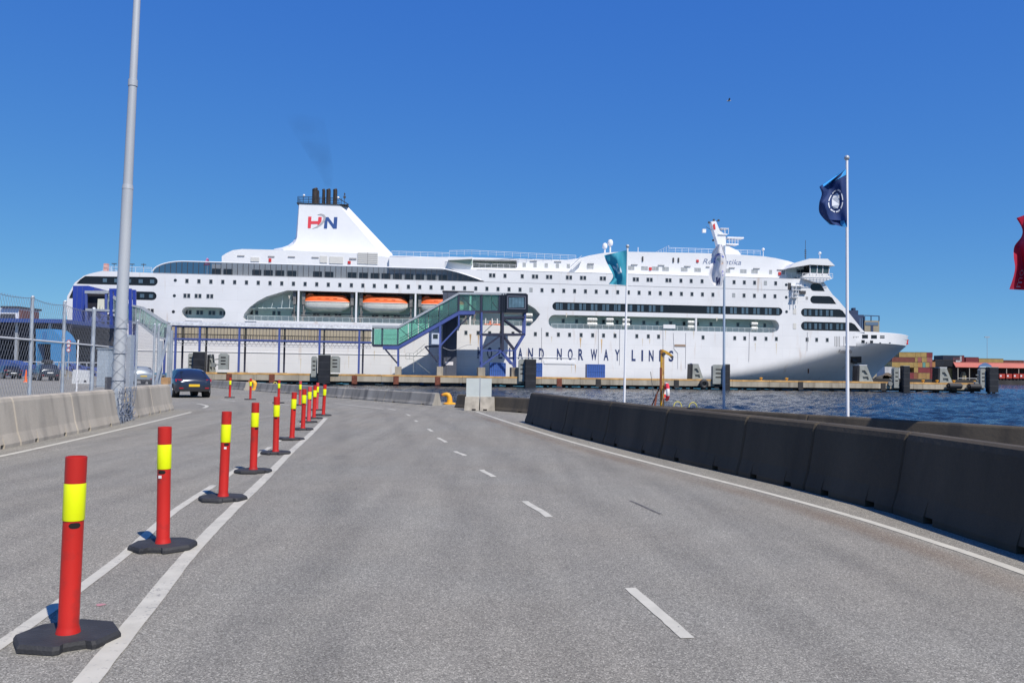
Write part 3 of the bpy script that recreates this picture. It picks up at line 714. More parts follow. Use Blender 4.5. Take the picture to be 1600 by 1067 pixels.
# ---- lettering on the hull
letters = [('H', 750), ('O', 765), ('L', 782), ('L', 798.5), ('A', 813), ('N', 829), ('D', 846), ('N', 874), ('O', 891), ('R', 907.5), ('W', 928), ('A', 947), ('Y', 964.5), ('L', 990), ('I', 1003.5), ('N', 1017.5), ('E', 1033), ('S', 1048.5)]
zt, zb_ = sp(900, 545)[1], sp(900, 562.5)[1]
LET = {}
for ch, px in letters:
    if ch not in LET: LET[ch] = text_mesh(ch, NAVY, 1.0, bold=.03)
    me = LET[ch]; vx = [v.co.x for v in me.vertices]; vz = [v.co.z for v in me.vertices]
    h = zt - zb_; sc = h / (max(vz) - min(vz)); wd = {'I': .42, 'W': 1.55, 'L': .95, 'E': .95}.get(ch, 1.15); sx = wd / (max(vx) - min(vx))
    s_ = x_of(px, 553); tt = hull_t(s_, zb_)
    place('letter', me, ship, (s_ - wd / 2, -.03, zb_ - min(vz) * sc), scale=(sx, 1, sc))
me = text_mesh('Romantika', NAMEGREY, 1.9, sx=1.0, shear=.28)
vx = [v.co.x for v in me.vertices]; s0, z0 = sp(1098, 412, 2.5); s1 = x_of(1158, 412, 2.5)
place('name_lettering', me, ship, (s0, 2.46, z0), scale=((s1 - s0) / max(vx), 1, .92))
me = text_mesh('Romantika', mat('bow_name_grey', (.10, .10, .11), .6), 1.3, shear=.3)
s0, z0 = sp(1303, 551.5, 2.0)
bowname = bpy.data.objects.new('bow_lettering', me); C.objects.link(bowname); bowname.parent = ship
ang = math.atan2(hull_t(s0 + 5, z0 + .5) - hull_t(s0, z0 + .5), 5)
tilt = math.atan2(hull_t(s0 + 2, z0 - .5) - hull_t(s0 + 2, z0 + 1.5), 2.0)
bowname.location = (s0, hull_t(s0, z0 + .3) - .28, z0); bowname.rotation_euler = (tilt * .6, 0, ang); bowname.scale = (.72, 1, 1)

# ---- glass windbreak along the open deck
gx0, gx1 = x_of(238, 425), x_of(752, 437)
def glass_top(s_):
    # rises in a quarter ellipse at the stern end, falls in a long slope forward
    a = x_of(290, 407) - gx0; d = s_ - gx0
    if d < a: return ZL1 + (ZL2 - ZL1 - .1) * math.sqrt(max(0, 1 - ((a - d) / a) ** 2))
    f0 = x_of(690, 420)
    if s_ > f0: q = (s_ - f0) / (gx1 + .6 - f0); return ZL2 - .1 - (ZL2 - ZL1 - .15) * q ** 1.35
    return ZL2 - .1
pitch = 1.19; s_ = gx0 + .25; gp = []
GL = []
while s_ + pitch <= gx1 + .05:
    za, zb2 = glass_top(s_ + .03), glass_top(s_ + pitch - .03)
    MB().add([(s_ + .03, .08, ZL1 + .05), (s_ + pitch - .03, .08, ZL1 + .05), (s_ + pitch - .03, .08, max(ZL1 + .1, zb2 - .03)), (s_ + .03, .08, max(ZL1 + .1, za - .03))], [(0, 1, 2, 3)]).build('windbreak_pane', WINDGLASS, ship)
    gp.append(s_); s_ += pitch
b = MB()
for s_ in gp: b.box((s_ - .055, .0, ZL1 + .02), (s_ + .055, .14, glass_top(s_) - .02))
b.box((gx0, .02, ZL1 + .08 + .95), (gx0 + .01, .03, ZL1 + 1.05))
b.build('windbreak_mullions', STEELDARK, ship)
b = MB(); q = [gx0 + (gx1 - gx0) * (i / 90) for i in range(91)]; q = [gx0 + .05, gx0 + .3, gx0 + .8] + q[1:]
q.sort(); b.path([(s_, .08, glass_top(s_) + .08) for s_ in q], .16, 6); b.build('windbreak_cap', CLEANWHITE, ship, smooth=True)

# ---- stern rail and gear
def rail(name, pts, h=1.05, post=1.6, mt=CLEANWHITE, r=.035, mids=(.35, .7)):
    b = MB()
    for (p, q) in zip(pts, pts[1:]):
        p = Vector(p); q = Vector(q); n = max(1, round((q - p).length / post))
        for i in range(n + 1):
            c = p.lerp(q, i / n); b.bar(c, c + Vector((0, 0, h)), .05)
        b.bar(p + Vector((0, 0, h)), q + Vector((0, 0, h)), .07)
        for mz in mids: b.bar(p + Vector((0, 0, h * mz)), q + Vector((0, 0, h * mz)), .035)
    return b.build(name, mt, ship)
zst = ZL1 + .15
rail('stern_rail', [(x_of(160, 425), .4, zst), (x_of(236, 425), .4, zst)])
rail('stern_rail', [(x_of(160, 425), .4, zst), (x_of(160, 425), 27, zst)])
b = MB(); b.box((x_of(160, 420), .6, zst), (x_of(166, 420), 1.6, zst + 1.7)); b.build('stern_locker', mat('pale_red_locker', (.6, .3, .25), .6), ship)
for px in (178, 206, 224):
    b = MB(); s_ = x_of(px, 425, 6); b.tube((s_, 6, zst), (s_, 6, zst + 2.3 + (px == 224) * .3), .06, n=6)
    b.box((s_ - .5, 5.8, zst + 2.25), (s_ + .5, 6.2, zst + 2.4)); b.build('deck_lamp', STEELDARK, ship)
b = MB(); s_ = x_of(324, 408, 8); b.tube((s_, 8, ZL1), (s_, 8, ZL2 + 1.9), .06, n=6); b.build('ensign_staff', CLEANWHITE, ship)
MB().slab([(s_ - .9, ZL2 + .1), (s_ + .6, ZL2 + .2), (s_ + .3, ZL2 + 1.7), (s_ - .1, ZL2 + 1.9)], 7.9, 7.95).build('ensign', mat('ensign_cloth', (.35, .12, .25), .8, var=.9, vscale=2.2), ship)

# ---- deckhouse under the funnel
dh = sl([(331, 409)], 3.4); dz = ZL2 - .02
zt_dh = sp(400, 389.5, 3.4)[1]
dho = [(x_of(331, 425, 3.4), ZL1), (x_of(757, 437, 3.4), ZL1), (x_of(757, 437, 3.4), ZL2 + .0), (x_of(720, 418, 3.4), ZL2), (x_of(720, 418, 3.4), sp(700, 402, 3.4)[1]), (x_of(608, 402, 3.4), sp(700, 402, 3.4)[1]), (x_of(608, 400, 3.4), zt_dh - .9), (x_of(560, 391, 3.4), zt_dh - .2), (x_of(430, 389, 3.4), zt_dh), sp(378, 389.3, 3.4), sp(364, 391, 3.4), sp(353, 396, 3.4), sp(346.5, 400.5, 3.4), (x_of(346.5, 408, 3.4), ZL2), (x_of(331, 409, 3.4), ZL2)]
MB().slab(dho, 3.4, 25.6).build('deckhouse', CLEANWHITE, ship)
b = MB(); dho_s = [p[0] for p in dho]
for i, px in enumerate((339, 357, 402, 420, 438, 457, 497, 515, 551, 569, 587, 604, 622, 640, 657, 675, 693)):
    s_ = x_of(px, 425, 3.3); w = 1.1
    MB().box((s_ - w, 3.3, ZL1 + .4), (s_ + w * .8, 3.41, ZL1 + 1.7)).build('deckhouse_window', PANE, ship)
for (px0, px1, py0, py1, mt) in ((371, 382, 399, 401, VENTDK), (419, 429, 400, 402, VENTDK), (450, 461, 400.5, 402.5, VENTDK), (487, 498, 401.5, 403.5, VENTDK), (392, 405, 402, 409, VENT), (500, 511, 400, 411, VENT), (515, 536, 401, 412.5, VENT), (559, 590, 394.5, 413, VENT), (546, 557, 403, 406, VENTDK),
                                 (420, 424, 404, 409.5, RED), (543.5, 548, 408, 412.5, RED), (627, 638, 405, 407, VENTDK), (658, 669, 406, 408, VENTDK), (650.5, 654.5, 408.5, 414.5, RED), (671, 673, 405.5, 415.5, STEELDARK)):
    o = sboxp('vent_panel', px0, px1, py0, py1, mt, .15, 3.4)
b = MB(); s0 = x_of(559, 400, 3.3); s1 = x_of(590, 400, 3.3); za = sp(575, 394.5, 3.3)[1]; zz = sp(575, 413, 3.3)[1]
for i in range(1, 6): z = zz + (za - zz) * i / 6; b.box((s0, 3.2, z - .04), (s1, 3.26, z + .04))
b.box(((s0 + s1) / 2 - .05, 3.2, zz), ((s0 + s1) / 2 + .05, 3.26, za)); b.build('louvre_bars', VENTDK, ship)

# ---- funnel
FT0, FT1, FT2 = 9.0, 11.0, 20.0
fo = sl([(428, 389), (440, 387), (450, 383.5), (457.5, 378), (462, 371), (463, 360), (466.5, 318.5), (541, 320.5), (613, 397), (613, 402), (428, 402)], FT1)
fi = sl([(443, 389), (452, 386.5), (458.5, 382), (462.5, 376), (464.3, 370), (465, 358), (467.5, 318.8), (530, 320.3), (596, 397), (596, 402), (443, 402)], FT0)
b = MB(); n = len(fo)
lay = [[(x, FT0, z) for x, z in fi], [(x, FT1, z) for x, z in fo], [(x, FT2 - 2, z) for x, z in fo], [(x, FT2, z) for x, z in fi]]
o = 0; b.v = [Vector(p) for l in lay for p in l]
for k in range(3): b.f += [[k * n + i, k * n + (i + 1) % n, (k + 1) * n + (i + 1) % n, (k + 1) * n + i] for i in range(n)]
tr = tessellate_polygon([[Vector((x, z, 0)) for x, z in fi]]); b.f += [list(t) for t in tr] + [[3 * n + i for i in reversed(t)] for t in tr]
FUN = b.build('funnel', CLEANWHITE, ship)
zf = sp(500, 319, FT0)[1]
b = MB(); sa, sb_ = x_of(467, 319, FT1), x_of(541, 320, FT1)
b.box((sa - .2, FT0 - .2, zf - .05), (sb_ + .6, FT2 + .2, zf + .12)); b.build('funnel_platform', SOOT, FUN)
b = MB()
for t in (FT0 + .1, FT2 - .1):
    for i in range(9): s_ = sa + (sb_ - sa - 1) * i / 8; b.bar((s_, t, zf), (s_, t, zf + 1.55), .1)
    for z in (.45, .9, 1.25, 1.6): b.bar((sa, t, zf + z), (sb_ - 1.0 - z * .5, t, zf + z), .1)
for t in [FT0 + .1 + (FT2 - FT0 - .2) * i / 6 for i in range(7)]: b.bar((sa, t, zf), (sa, t, zf + 1.6), .1)
b.bar((sb_ - 1.6, FT0 + .1, zf + 1.5), (sb_ + .8, FT0 + .1, zf + .1), .16)
b.build('funnel_rail', SOOT, FUN)
for px, r, top, t in ((492.5, .68, 295, 12), (506, .36, 296, 13), (513.5, .52, 296, 11.5), (524, .50, 296, 13), (497, .3, 298, 16)):
    s_, z = sp(px, top, t); b = MB(); b.tube((s_, t, zf), (s_, t, z - .3), r, n=14); b.tube((s_, t, z - .3), (s_ - .12, t, z), r * 1.05, r * .95, n=14); b.build('exhaust_pipe', mat('exhaust_pipe_black', (.03, .022, .02), .7, var=.4, vscale=1.2), FUN, smooth=True)
b = MB(); s_ = x_of(538, 318, 10); b.tube((s_, 10, zf), (s_, 10, zf + 3.1), .07, n=6); b.box((s_ - .25, 9.8, zf + 1.8), (s_ + .3, 10.2, zf + 2.3)); b.box((s_ - .12, 9.9, zf + 2.6), (s_ + .2, 10.1, zf + 2.95)); b.build('funnel_mast', STEELDARK, FUN)
for px, py in ((475, 305.5), (528.5, 309)):
    s_, z = sp(px, py, FT0); MB().sphere((s_, FT0, z), .28).build('floodlight', CLEANWHITE, FUN, smooth=True)
# funnel letters, built from strokes
def poly_on(name, pts, mt, t, parent, th=.05):
    return MB().slab(sl(pts, t), t - th, t + .02).build(name, mt, parent)
hn = lambda x, y: (330 + x / 4, 270 + y / 4)
poly_on('logo_letter_h', [hn(*p) for p in ((607, 275), (627, 275), (625, 303), (668, 303), (670, 277), (691, 277), (689, 305), (676, 323), (664, 332), (666, 321), (624, 321), (622, 347), (603, 347))], LOGORED, FT0, FUN)
poly_on('logo_letter_n', [hn(*p) for p in ((711, 278), (733, 278), (765, 322), (768, 278), (789, 278), (785, 350), (763, 350), (727, 300), (724, 350), (704, 349))], LOGOBLUE, FT0, FUN)
poly_on('logo_swoosh', [hn(*p) for p in ((664, 263), (685, 256), (706, 261), (717, 277), (712, 300), (695, 322), (665, 342), (630, 351), (658, 336), (684, 316), (699, 296), (703, 280), (694, 267))], LOGOGREY, FT0 - .03, FUN)

# ---- upper tier forward, set back from the side
TC = 2.5
tc = [(x_of(608, 418, TC), ZL2 - .02), (x_of(1241, 433, TC), ZL2 - .02), sp(1241, 411, TC), sp(1232, 408, TC), sp(1212, 403.5, TC), sp(1195, 400.8, TC), sp(1160, 398.3, TC), sp(1100, 395.6, TC), sp(1040, 394.4, TC), sp(975, 393.4, TC), sp(945, 395, TC), sp(920, 399.5, TC), sp(903, 404, TC), sp(885, 406, TC), sp(812, 404.3, TC), sp(737, 402.2, TC), sp(701, 401.5, TC), sp(608, 402, TC)]
slot = [sp(739, 418.2, TC), sp(806, 419, TC), sp(808, 417.5, TC), sp(808, 408, TC), sp(806, 406.5, TC), sp(739, 405.5, TC)]
MB().slab(tc, TC, BEAM - TC, [(slot, 3.0)]).build('upper_house', CLEANWHITE, ship)
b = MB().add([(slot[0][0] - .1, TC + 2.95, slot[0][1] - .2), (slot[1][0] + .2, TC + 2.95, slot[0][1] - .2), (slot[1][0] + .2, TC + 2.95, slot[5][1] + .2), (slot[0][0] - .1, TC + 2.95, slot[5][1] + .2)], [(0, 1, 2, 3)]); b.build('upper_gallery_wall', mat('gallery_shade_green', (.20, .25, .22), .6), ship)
# overhanging balcony with green underside
bl = [sp(700, 407, 1.2), sp(738, 405, 1.2), sp(738, 402, 1.2), sp(702, 403, 1.2)]
MB().slab(bl, .6, TC).build('balcony', CLEANWHITE, ship)
MB().slab([sp(701, 408, 1.8), sp(738, 413.5, 1.8), sp(738, 405.2, 1.8), sp(700.5, 407.2, 1.8)], 1.6, TC - .01).build('balcony_soffit', mat('soffit_green', (.24, .33, .28), .6), ship)
zC = sp(900, 416.2, TC)[1]
for px, kd in ((819, 'p'), (836, 'p'), (853.5, 'p'), (871, 'p'), (888, 'p'), (922, 'c'), (986, 'c'), (1007, 'c'), (1024, 'c'), (1040, 'c'), (1069, 'c'), (1090, 'c'), (1136, 'c'), (1161.5, 'c'), (1179, 'c'), (1204, 'p'), (1224, 'p')):
    window(x_of(px, 418, TC), zC, kd, TC)
for (px0, px1, py0, py1, mt) in ((828, 839, 407.5, 408.8, VENTDK), (866, 877, 408.3, 409.6, VENTDK), (918, 928, 411.5, 412.8, VENTDK), (986, 996, 413, 414.3, VENTDK), (1028, 1038, 414, 415.3, VENTDK), (1069, 1079, 415.6, 416.9, VENTDK), (1103, 1112, 416.5, 417.8, VENTDK), (1139, 1148, 418, 419.3, VENTDK), (1177, 1187, 419, 420.3, VENTDK), (1214, 1223, 421, 422.3, VENTDK),
                                 (1003, 1005, 401, 408.5, STEELDARK), (1051, 1053, 403, 410, STEELDARK), (1059, 1061, 403, 410, STEELDARK), (1014, 1018, 418, 422.5, RED), (1216, 1220, 425.3, 430, RED), (1088, 1091.5, 406, 410, RED)):
    sboxp('vent_panel', px0, px1, py0, py1, mt, .2, TC)
b = MB()   # inclined stairs on the house side
s0, z0 = sp(893, 421, 1.6); s1, z1 = sp(909, 406, 1.6)
for dt in (0, .9): b.bar((s0, 1.4 + dt, z0), (s1, 1.4 + dt, z1), .12, .3); b.bar((s0, 1.4 + dt, z0 + 1), (s1, 1.4 + dt, z1 + 1), .06)
for i in range(9): f = i / 8; b.box((s0 + (s1 - s0) * f - .12, 1.4, z0 + (z1 - z0) * f), (s0 + (s1 - s0) * f + .12, 2.3, z0 + (z1 - z0) * f + .05))
b.build('outside_stairs', CLEANWHITE, ship)
ztop = sp(700, 401.7, TC)[1]
rail('top_rail', [(x_of(612, 397, TC), TC + .1, ztop), (x_of(702, 401, TC), TC + .1, ztop)], 1.0)
rail('top_rail', [(x_of(702, 401, .8), .8, ztop + .1), (x_of(737, 402, .8), .8, ztop + .35), (x_of(900, 404, TC), TC + .1, ztop + .15)], 1.15, 1.9)
rail('slot_rail', [(slot[0][0], TC + .1, slot[0][1]), (slot[1][0], TC + .1, slot[0][1])], 1.0, 1.5)
rail('mast_deck_rail', [(x_of(1045, 391, 8), 8, sp(1045, 394, 8)[1]), (x_of(1188, 398, 8), 8, sp(1045, 394, 8)[1])], 1.1, 1.7)
rail('mast_deck_rail', [(x_of(1045, 391, 8), 8, sp(1045, 394, 8)[1]), (x_of(1045, 391, 8), 21, sp(1045, 394, 8)[1])], 1.6, 2)
# radar domes and posts
for px, py, r in ((945, 384.5, .62), (953.5, 379.5, .68)):
    s_, z = sp(px, py, 9); b = MB(); b.tube((s_, 9, z - 3), (s_, 9, z), .22, n=8); b.lathe([(.01, r * 1.25), (r * .7, r * 1.0), (r, r * .35), (r, -r * .6), (r * .75, -r), (.01, -r * 1.05)], (s_, 9, z), 14); b.build('satellite_dome', CLEANWHITE, ship, smooth=True)
for px, py, t in ((1192.5, 390.5, 6), (1281, 396.5, 2), (997, 388, 6)):
    s_, z = sp(px, py, t); r = .38 if px != 997 else .12; b = MB(); b.tube((s_, t, z - 2.2), (s_, t, z), .09, n=6); b.sphere((s_, t, z + .1), r, 10, 6); b.build('aerial_dome', CLEANWHITE, ship, smooth=True)
b = MB(); s_, z = sp(1258.5, 388, 6); b.tube((s_, 6, z - 3.2), (s_, 6, z + 2), .05, n=6)
for i in range(5): b.box((s_ - .2, 5.9, z - 2.4 + i * .45), (s_ + .2, 6.1, z - 2.2 + i * .45))
b.build('whip_aerial', STEELDARK, ship)
# main mast
MT = 14.0
mp = lambda x, y: sp(1080 + x / 6.667, 330 + y / 6.667, MT)
MAST = MB().slab([mp(270, 370), mp(225, 215), mp(195, 115), mp(245, 110), mp(285, 210), mp(345, 250), mp(350, 360), mp(480, 420), mp(510, 470), mp(250, 470)], MT - .9, MT + .9).build('mast', CLEANWHITE, ship)
b = MB()
for (x0, y0, x1, y1, th) in ((265, 245, 360, 250, .2), (350, 350, 475, 352, .25), (360, 280, 530, 288, .3), (290, 185, 375, 190, .08)):
    s0, z0 = mp(x0, y0); s1, z1 = mp(x1, y1); b.box((s0, MT - 1.2, min(z0, z1) - th / 2), (s1, MT + 1.2, max(z0, z1) + th / 2))
for (x, y0, y1) in ((372, 185, 250), (330, 185, 250), (470, 290, 350), (440, 290, 350), (380, 285, 350), (410, 285, 350)):
    s_, z0 = mp(x, y0); _, z1 = mp(x, y1); b.bar((s_, MT - 1.1, z1), (s_, MT - 1.1, z0), .09); b.bar((s_, MT + 1.1, z1), (s_, MT + 1.1, z0), .09)
s0, z0 = mp(360, 318); s1, z1 = mp(480, 322); b.bar((s0, MT - 1.1, z0), (s1, MT - 1.1, z1), .06)
b.build('mast_platform', CLEANWHITE, MAST)
b = MB()
s0, z0 = mp(180, 125); s1, z1 = mp(285, 100)
b.bar((s0, MT, z0), (s1, MT, z1), .14); b.bar(mp(155, 165)[:1] + (MT,) + mp(155, 165)[1:], mp(215, 200)[:1] + (MT,) + mp(215, 200)[1:], .08)
for x, y in ((185, 120), (235, 95), (285, 98), (228, 305)): s_, z = mp(x, y); b.box((s_ - .2, MT - .2, z - .2), (s_ + .2, MT + .2, z + .25))
b.build('mast_lamps', STEELDARK, MAST)
s_, z = mp(133, 207); MB().box((s_ - .45, MT - .3, z - .45), (s_ + .45, MT + .3, z + .45)).build('signal_box', CLEANWHITE, MAST)
poly = [mp(212, 150), mp(232, 135), mp(240, 195), mp(222, 200)]; MB().slab(poly, MT - 1.0, MT - .92).build('mast_flag', RED, MAST)

# ---- bridge with its overhanging wing
bz = lambda x, y, t=-1.0: sp(1080 + x / 6.667, 330 + y / 6.667, t)
BT = -1.6
BR = MB().slab([bz(1010, 595), bz(1225, 560), bz(1485, 572), bz(1410, 500), bz(1220, 498), bz(1060, 545)], BT, BEAM - BT).build('bridge_roof', CLEANWHITE, ship)
MB().slab([bz(1240, 640, -.9), bz(1425, 660, -.9), bz(1440, 570, -.9), bz(1235, 563, -.9)], -.9, BEAM + .9).build('bridge_windows', DARKBAND, BR)
for (x0, x1) in ((1246, 1300), (1316, 1362), (1372, 1424)):
    s0, z1 = bz(x0, 586, -.95); s1, z0 = bz(x1, 642, -.95); MB().box((s0, -.98, z0), (s1, -.93, z1)).build('bridge_pane', mat('bridge_glass', (.05, .08, .085), .08), BR)
b = MB()
for x in (1238, 1308, 1367, 1432): s_, z1 = bz(x, 565, -1); _, z0 = bz(x, 660, -1); b.bar((s_, -1.0, z0), (s_ + (.15 if x > 1300 else 0), -1.0, z1), .16)
b.build('bridge_mullions', CLEANWHITE, BR)
MB().slab([bz(1165, 700, -.9), bz(1300, 745, -.9), bz(1345, 748, -.9), bz(1470, 703, -.9), bz(1420, 655, -.9), bz(1240, 640, -.9), bz(1165, 680, -.9)], -.92, 3).build('bridge_wing_base', CLEANWHITE, ship)
MB().slab([bz(990, 690, 2.4), bz(1240, 700, 2.4), bz(1240, 560, 2.4), bz(990, 590, 2.4)], 2.3, BEAM - 2.3).build('wheelhouse', mat('wheelhouse_paint', (.55, .62, .60), .5), ship)
for (x0, x1) in ((1100, 1135), (1140, 1175), (1180, 1222)):
    s0, z1 = bz(x0, 608, 2.2); s1, z0 = bz(x1, 655, 2.2); MB().box((s0, 2.2, z0), (s1, 2.31, z1)).build('bridge_pane', PANE, ship)
b = MB()
pr = [bz(1160, 695, BT), bz(1475, 700, BT)]
for i in range(10):
    f = i / 9; s_ = pr[0][0] + (pr[1][0] - pr[0][0]) * f; z = pr[0][1] + (pr[1][1] - pr[0][1]) * f; b.bar((s_, BT, z), (s_, BT, z + 1.1), .07)
for h in (.1, .55, 1.1): b.bar((pr[0][0], BT, pr[0][1] + h), (pr[1][0], BT, pr[1][1] + h), .07 if h < 1 else .1)
b.build('bridge_rail', CLEANWHITE, ship)
rail('bridge_deck_rail', [(bz(985, 690, .2)[0], .2, bz(985, 690, .2)[1]), (bz(1165, 695, .2)[0], .2, bz(985, 690, .2)[1])], 1.1, 1.4)
# small gear hung on the side below the bridge
b = MB(); g = lambda x, y: sp(1080 + x / 6.667, 330 + y / 6.667, -.5)
for (x0, y0, x1, y1) in ((1045, 780, 1160, 790), (1045, 820, 1130, 820), (1060, 860, 1115, 860), (1040, 900, 1110, 905)): s0, z0 = g(x0, y0); s1, z1 = g(x1, y1); b.box((s0, -1.1, z0 - .06), (s1, -.05, z0 + .06))
for (x, y0, y1) in ((1050, 780, 985), (1085, 770, 985), (1110, 820, 970), (1140, 765, 830)): s_, z1 = g(x, y0); _, z0 = g(x, y1); b.bar((s_, -.6, z0), (s_, -.6, z1), .12); b.bar((s_, -1.0, (z0 + z1) / 2), (s_, -1.0, z1), .08)
b.build('pilot_platform', CLEANWHITE, ship)
sboxp('life_buoy_box', 1248, 1258, 454.5, 459.5, STEELDARK, .4); sboxp('small_hatch', 1256, 1259, 445, 448, mat('hatch_blue', (.15, .3, .5)), .05); sboxp('small_hatch', 1259, 1262.5, 463.5, 468, VENTDK, .05)

# ---- bow openings follow the curved shell
def on_shell(name, px0, px1, py0, py1, mt, proud=.05):
    # find the shell point that the sight line through the opening's middle meets
    pts = []
    for px, py in ((px0, py1), (px1, py1), (px1, py0), (px0, py0)):
        t = 0.0
        for _ in range(25): s_, z = sp(px, py, t); t = .6 * t + .4 * hull_t(s_, z)
        pts.append(Vector((s_, t, z)))
    c = (pts[1] - pts[0]).cross(pts[3] - pts[0]).normalized()
    if c.y > 0: c = -c
    b = MB(); b.add([p + c * proud for p in pts] + [p - c * .1 for p in pts], [(0, 1, 2, 3), (0, 4, 5, 1), (1, 5, 6, 2), (2, 6, 7, 3), (3, 7, 4, 0)])
    return b.build(name, mt, ship)
for a in ((1347, 1356, 523, 528.7), (1361, 1370, 523.5, 529), (1375, 1382, 524.3, 525.6), (1375, 1382, 526.6, 528.4), (1346, 1351, 531.3, 535.7), (1359.5, 1364, 532, 536), (1353, 1354.5, 534.5, 536), (1374, 1376.5, 535, 536.3), (1389, 1391.5, 535, 536.3)):
    on_shell('bulwark_opening', *a, DARKBAND)
for x0 in (1304, 1318, 1333):
    for i in range(4): on_shell('louvre_slot', x0 + i * 2.4, x0 + i * 2.4 + 1.0, 525.5, 540.5 + (i % 2), VENTDK, .04)
on_shell('anchor_pocket', 1329, 1346, 557, 567, STEELDARK, .03)
on_shell('anchor', 1331, 1338, 561, 566.5, mat('anchor_grey', (.07, .07, .075), .7), .45)
on_shell('draught_mark', 1262, 1264, 576, 583, RUST, .03)
s_, z = sp(1418, 533, 14); b = MB(); b.tube((s_, 14.2, z - .4), (s_ + .3, 14.2, z + .4), .16, n=8); b.box((s_ - .2, 13.9, z - .9), (s_ + .15, 14.4, z - .4)); b.build('bow_marker', RED, ship)

# ---- promenade and boat deck fittings
for (h, d, px0, px1) in ((gal_hole, .3, 862, 1212), (boat_hole, .25, 386, 822)):
    zb3 = min(p[1] for p in h)
    rail('gallery_rail', [(x_of(px0, 508), d, zb3), (x_of(px1, 508), d, zb3)], 1.0, 1.5, mat('rail_pale', (.7, .74, .72)), mids=(.25, .5, .75))
for px in (466, 556.5, 649, 735, 1088):
    s_ = x_of(px, 480); zz = (boat_hole if px < 1000 else gal_hole)
    z0, z1 = min(p[1] for p in zz), max(p[1] for p in zz)
    MB().box((s_ - .2, .03, z0), (s_ + .2, .5, z1)).build('gallery_post', CLEANWHITE, ship)
    if px < 1000:
        b = MB()
        for dx in (-1.0, 1.0):
            b.box((s_ + dx - .35, .9, z1 - 3.0), (s_ + dx + .35, 2.4, z1 - .1)); b.bar((s_ + dx, 1.2, z0), (s_ + dx, 1.2, z1 - 2.5), .22)
            b.bar((s_ + dx * .7, .8, z0 + .2), (s_ + dx * 1.3, 1.6, z0 + 2.6), .2); b.box((s_ + dx - .4, 1.0, z0 + .9), (s_ + dx + .4, 1.8, z0 + 1.6))
        b.build('boat_davit', mat('davit_grey', (.17, .165, .16), .6, var=.5, vscale=1.5), ship)
for px0, px1 in ((468, 555), (558, 647), (651, 733)):
    s0, s1 = x_of(px0, 470, 3.2), x_of(px1, 470, 3.2)
    MB().box((s0 + .6, 3.3, LB_TOP - 1.5), (s1 - .6, 4.4, LB_TOP - .05)).build('gallery_shade_box', mat('gallery_shade_brown', (.06, .045, .04), .8, var=.4, vscale=1), ship)  # added dark boxes, painting in the brown shade above and behind the boats
    b = MB(); b.bar((s0 + .5, 1.0, LB_BOT + 1.35), (s1 - .5, 1.0, LB_BOT + 1.35), .16); b.bar((s0 + .5, 2.9, LB_BOT + 2.0), (s1 - .5, 2.9, LB_BOT + 2.0), .25); b.build('davit_tie_beam', mat('davit_grey', (.17, .165, .16)), ship)
b = MB()
for i, px in enumerate((395, 410, 424, 440, 452)):
    s_, z = sp(px, 482, 1.5); b.box((s_ - .9, 1.2, z), (s_ + .9, 3.6, z + .12)); b.bar((s_, 1.4, z), (s_ + .3, 1.4, LB_TOP if px > 430 else z + 1.2), .08)
b.build('overhead_racks', mat('rack_pale', (.66, .72, .70), .5), ship)

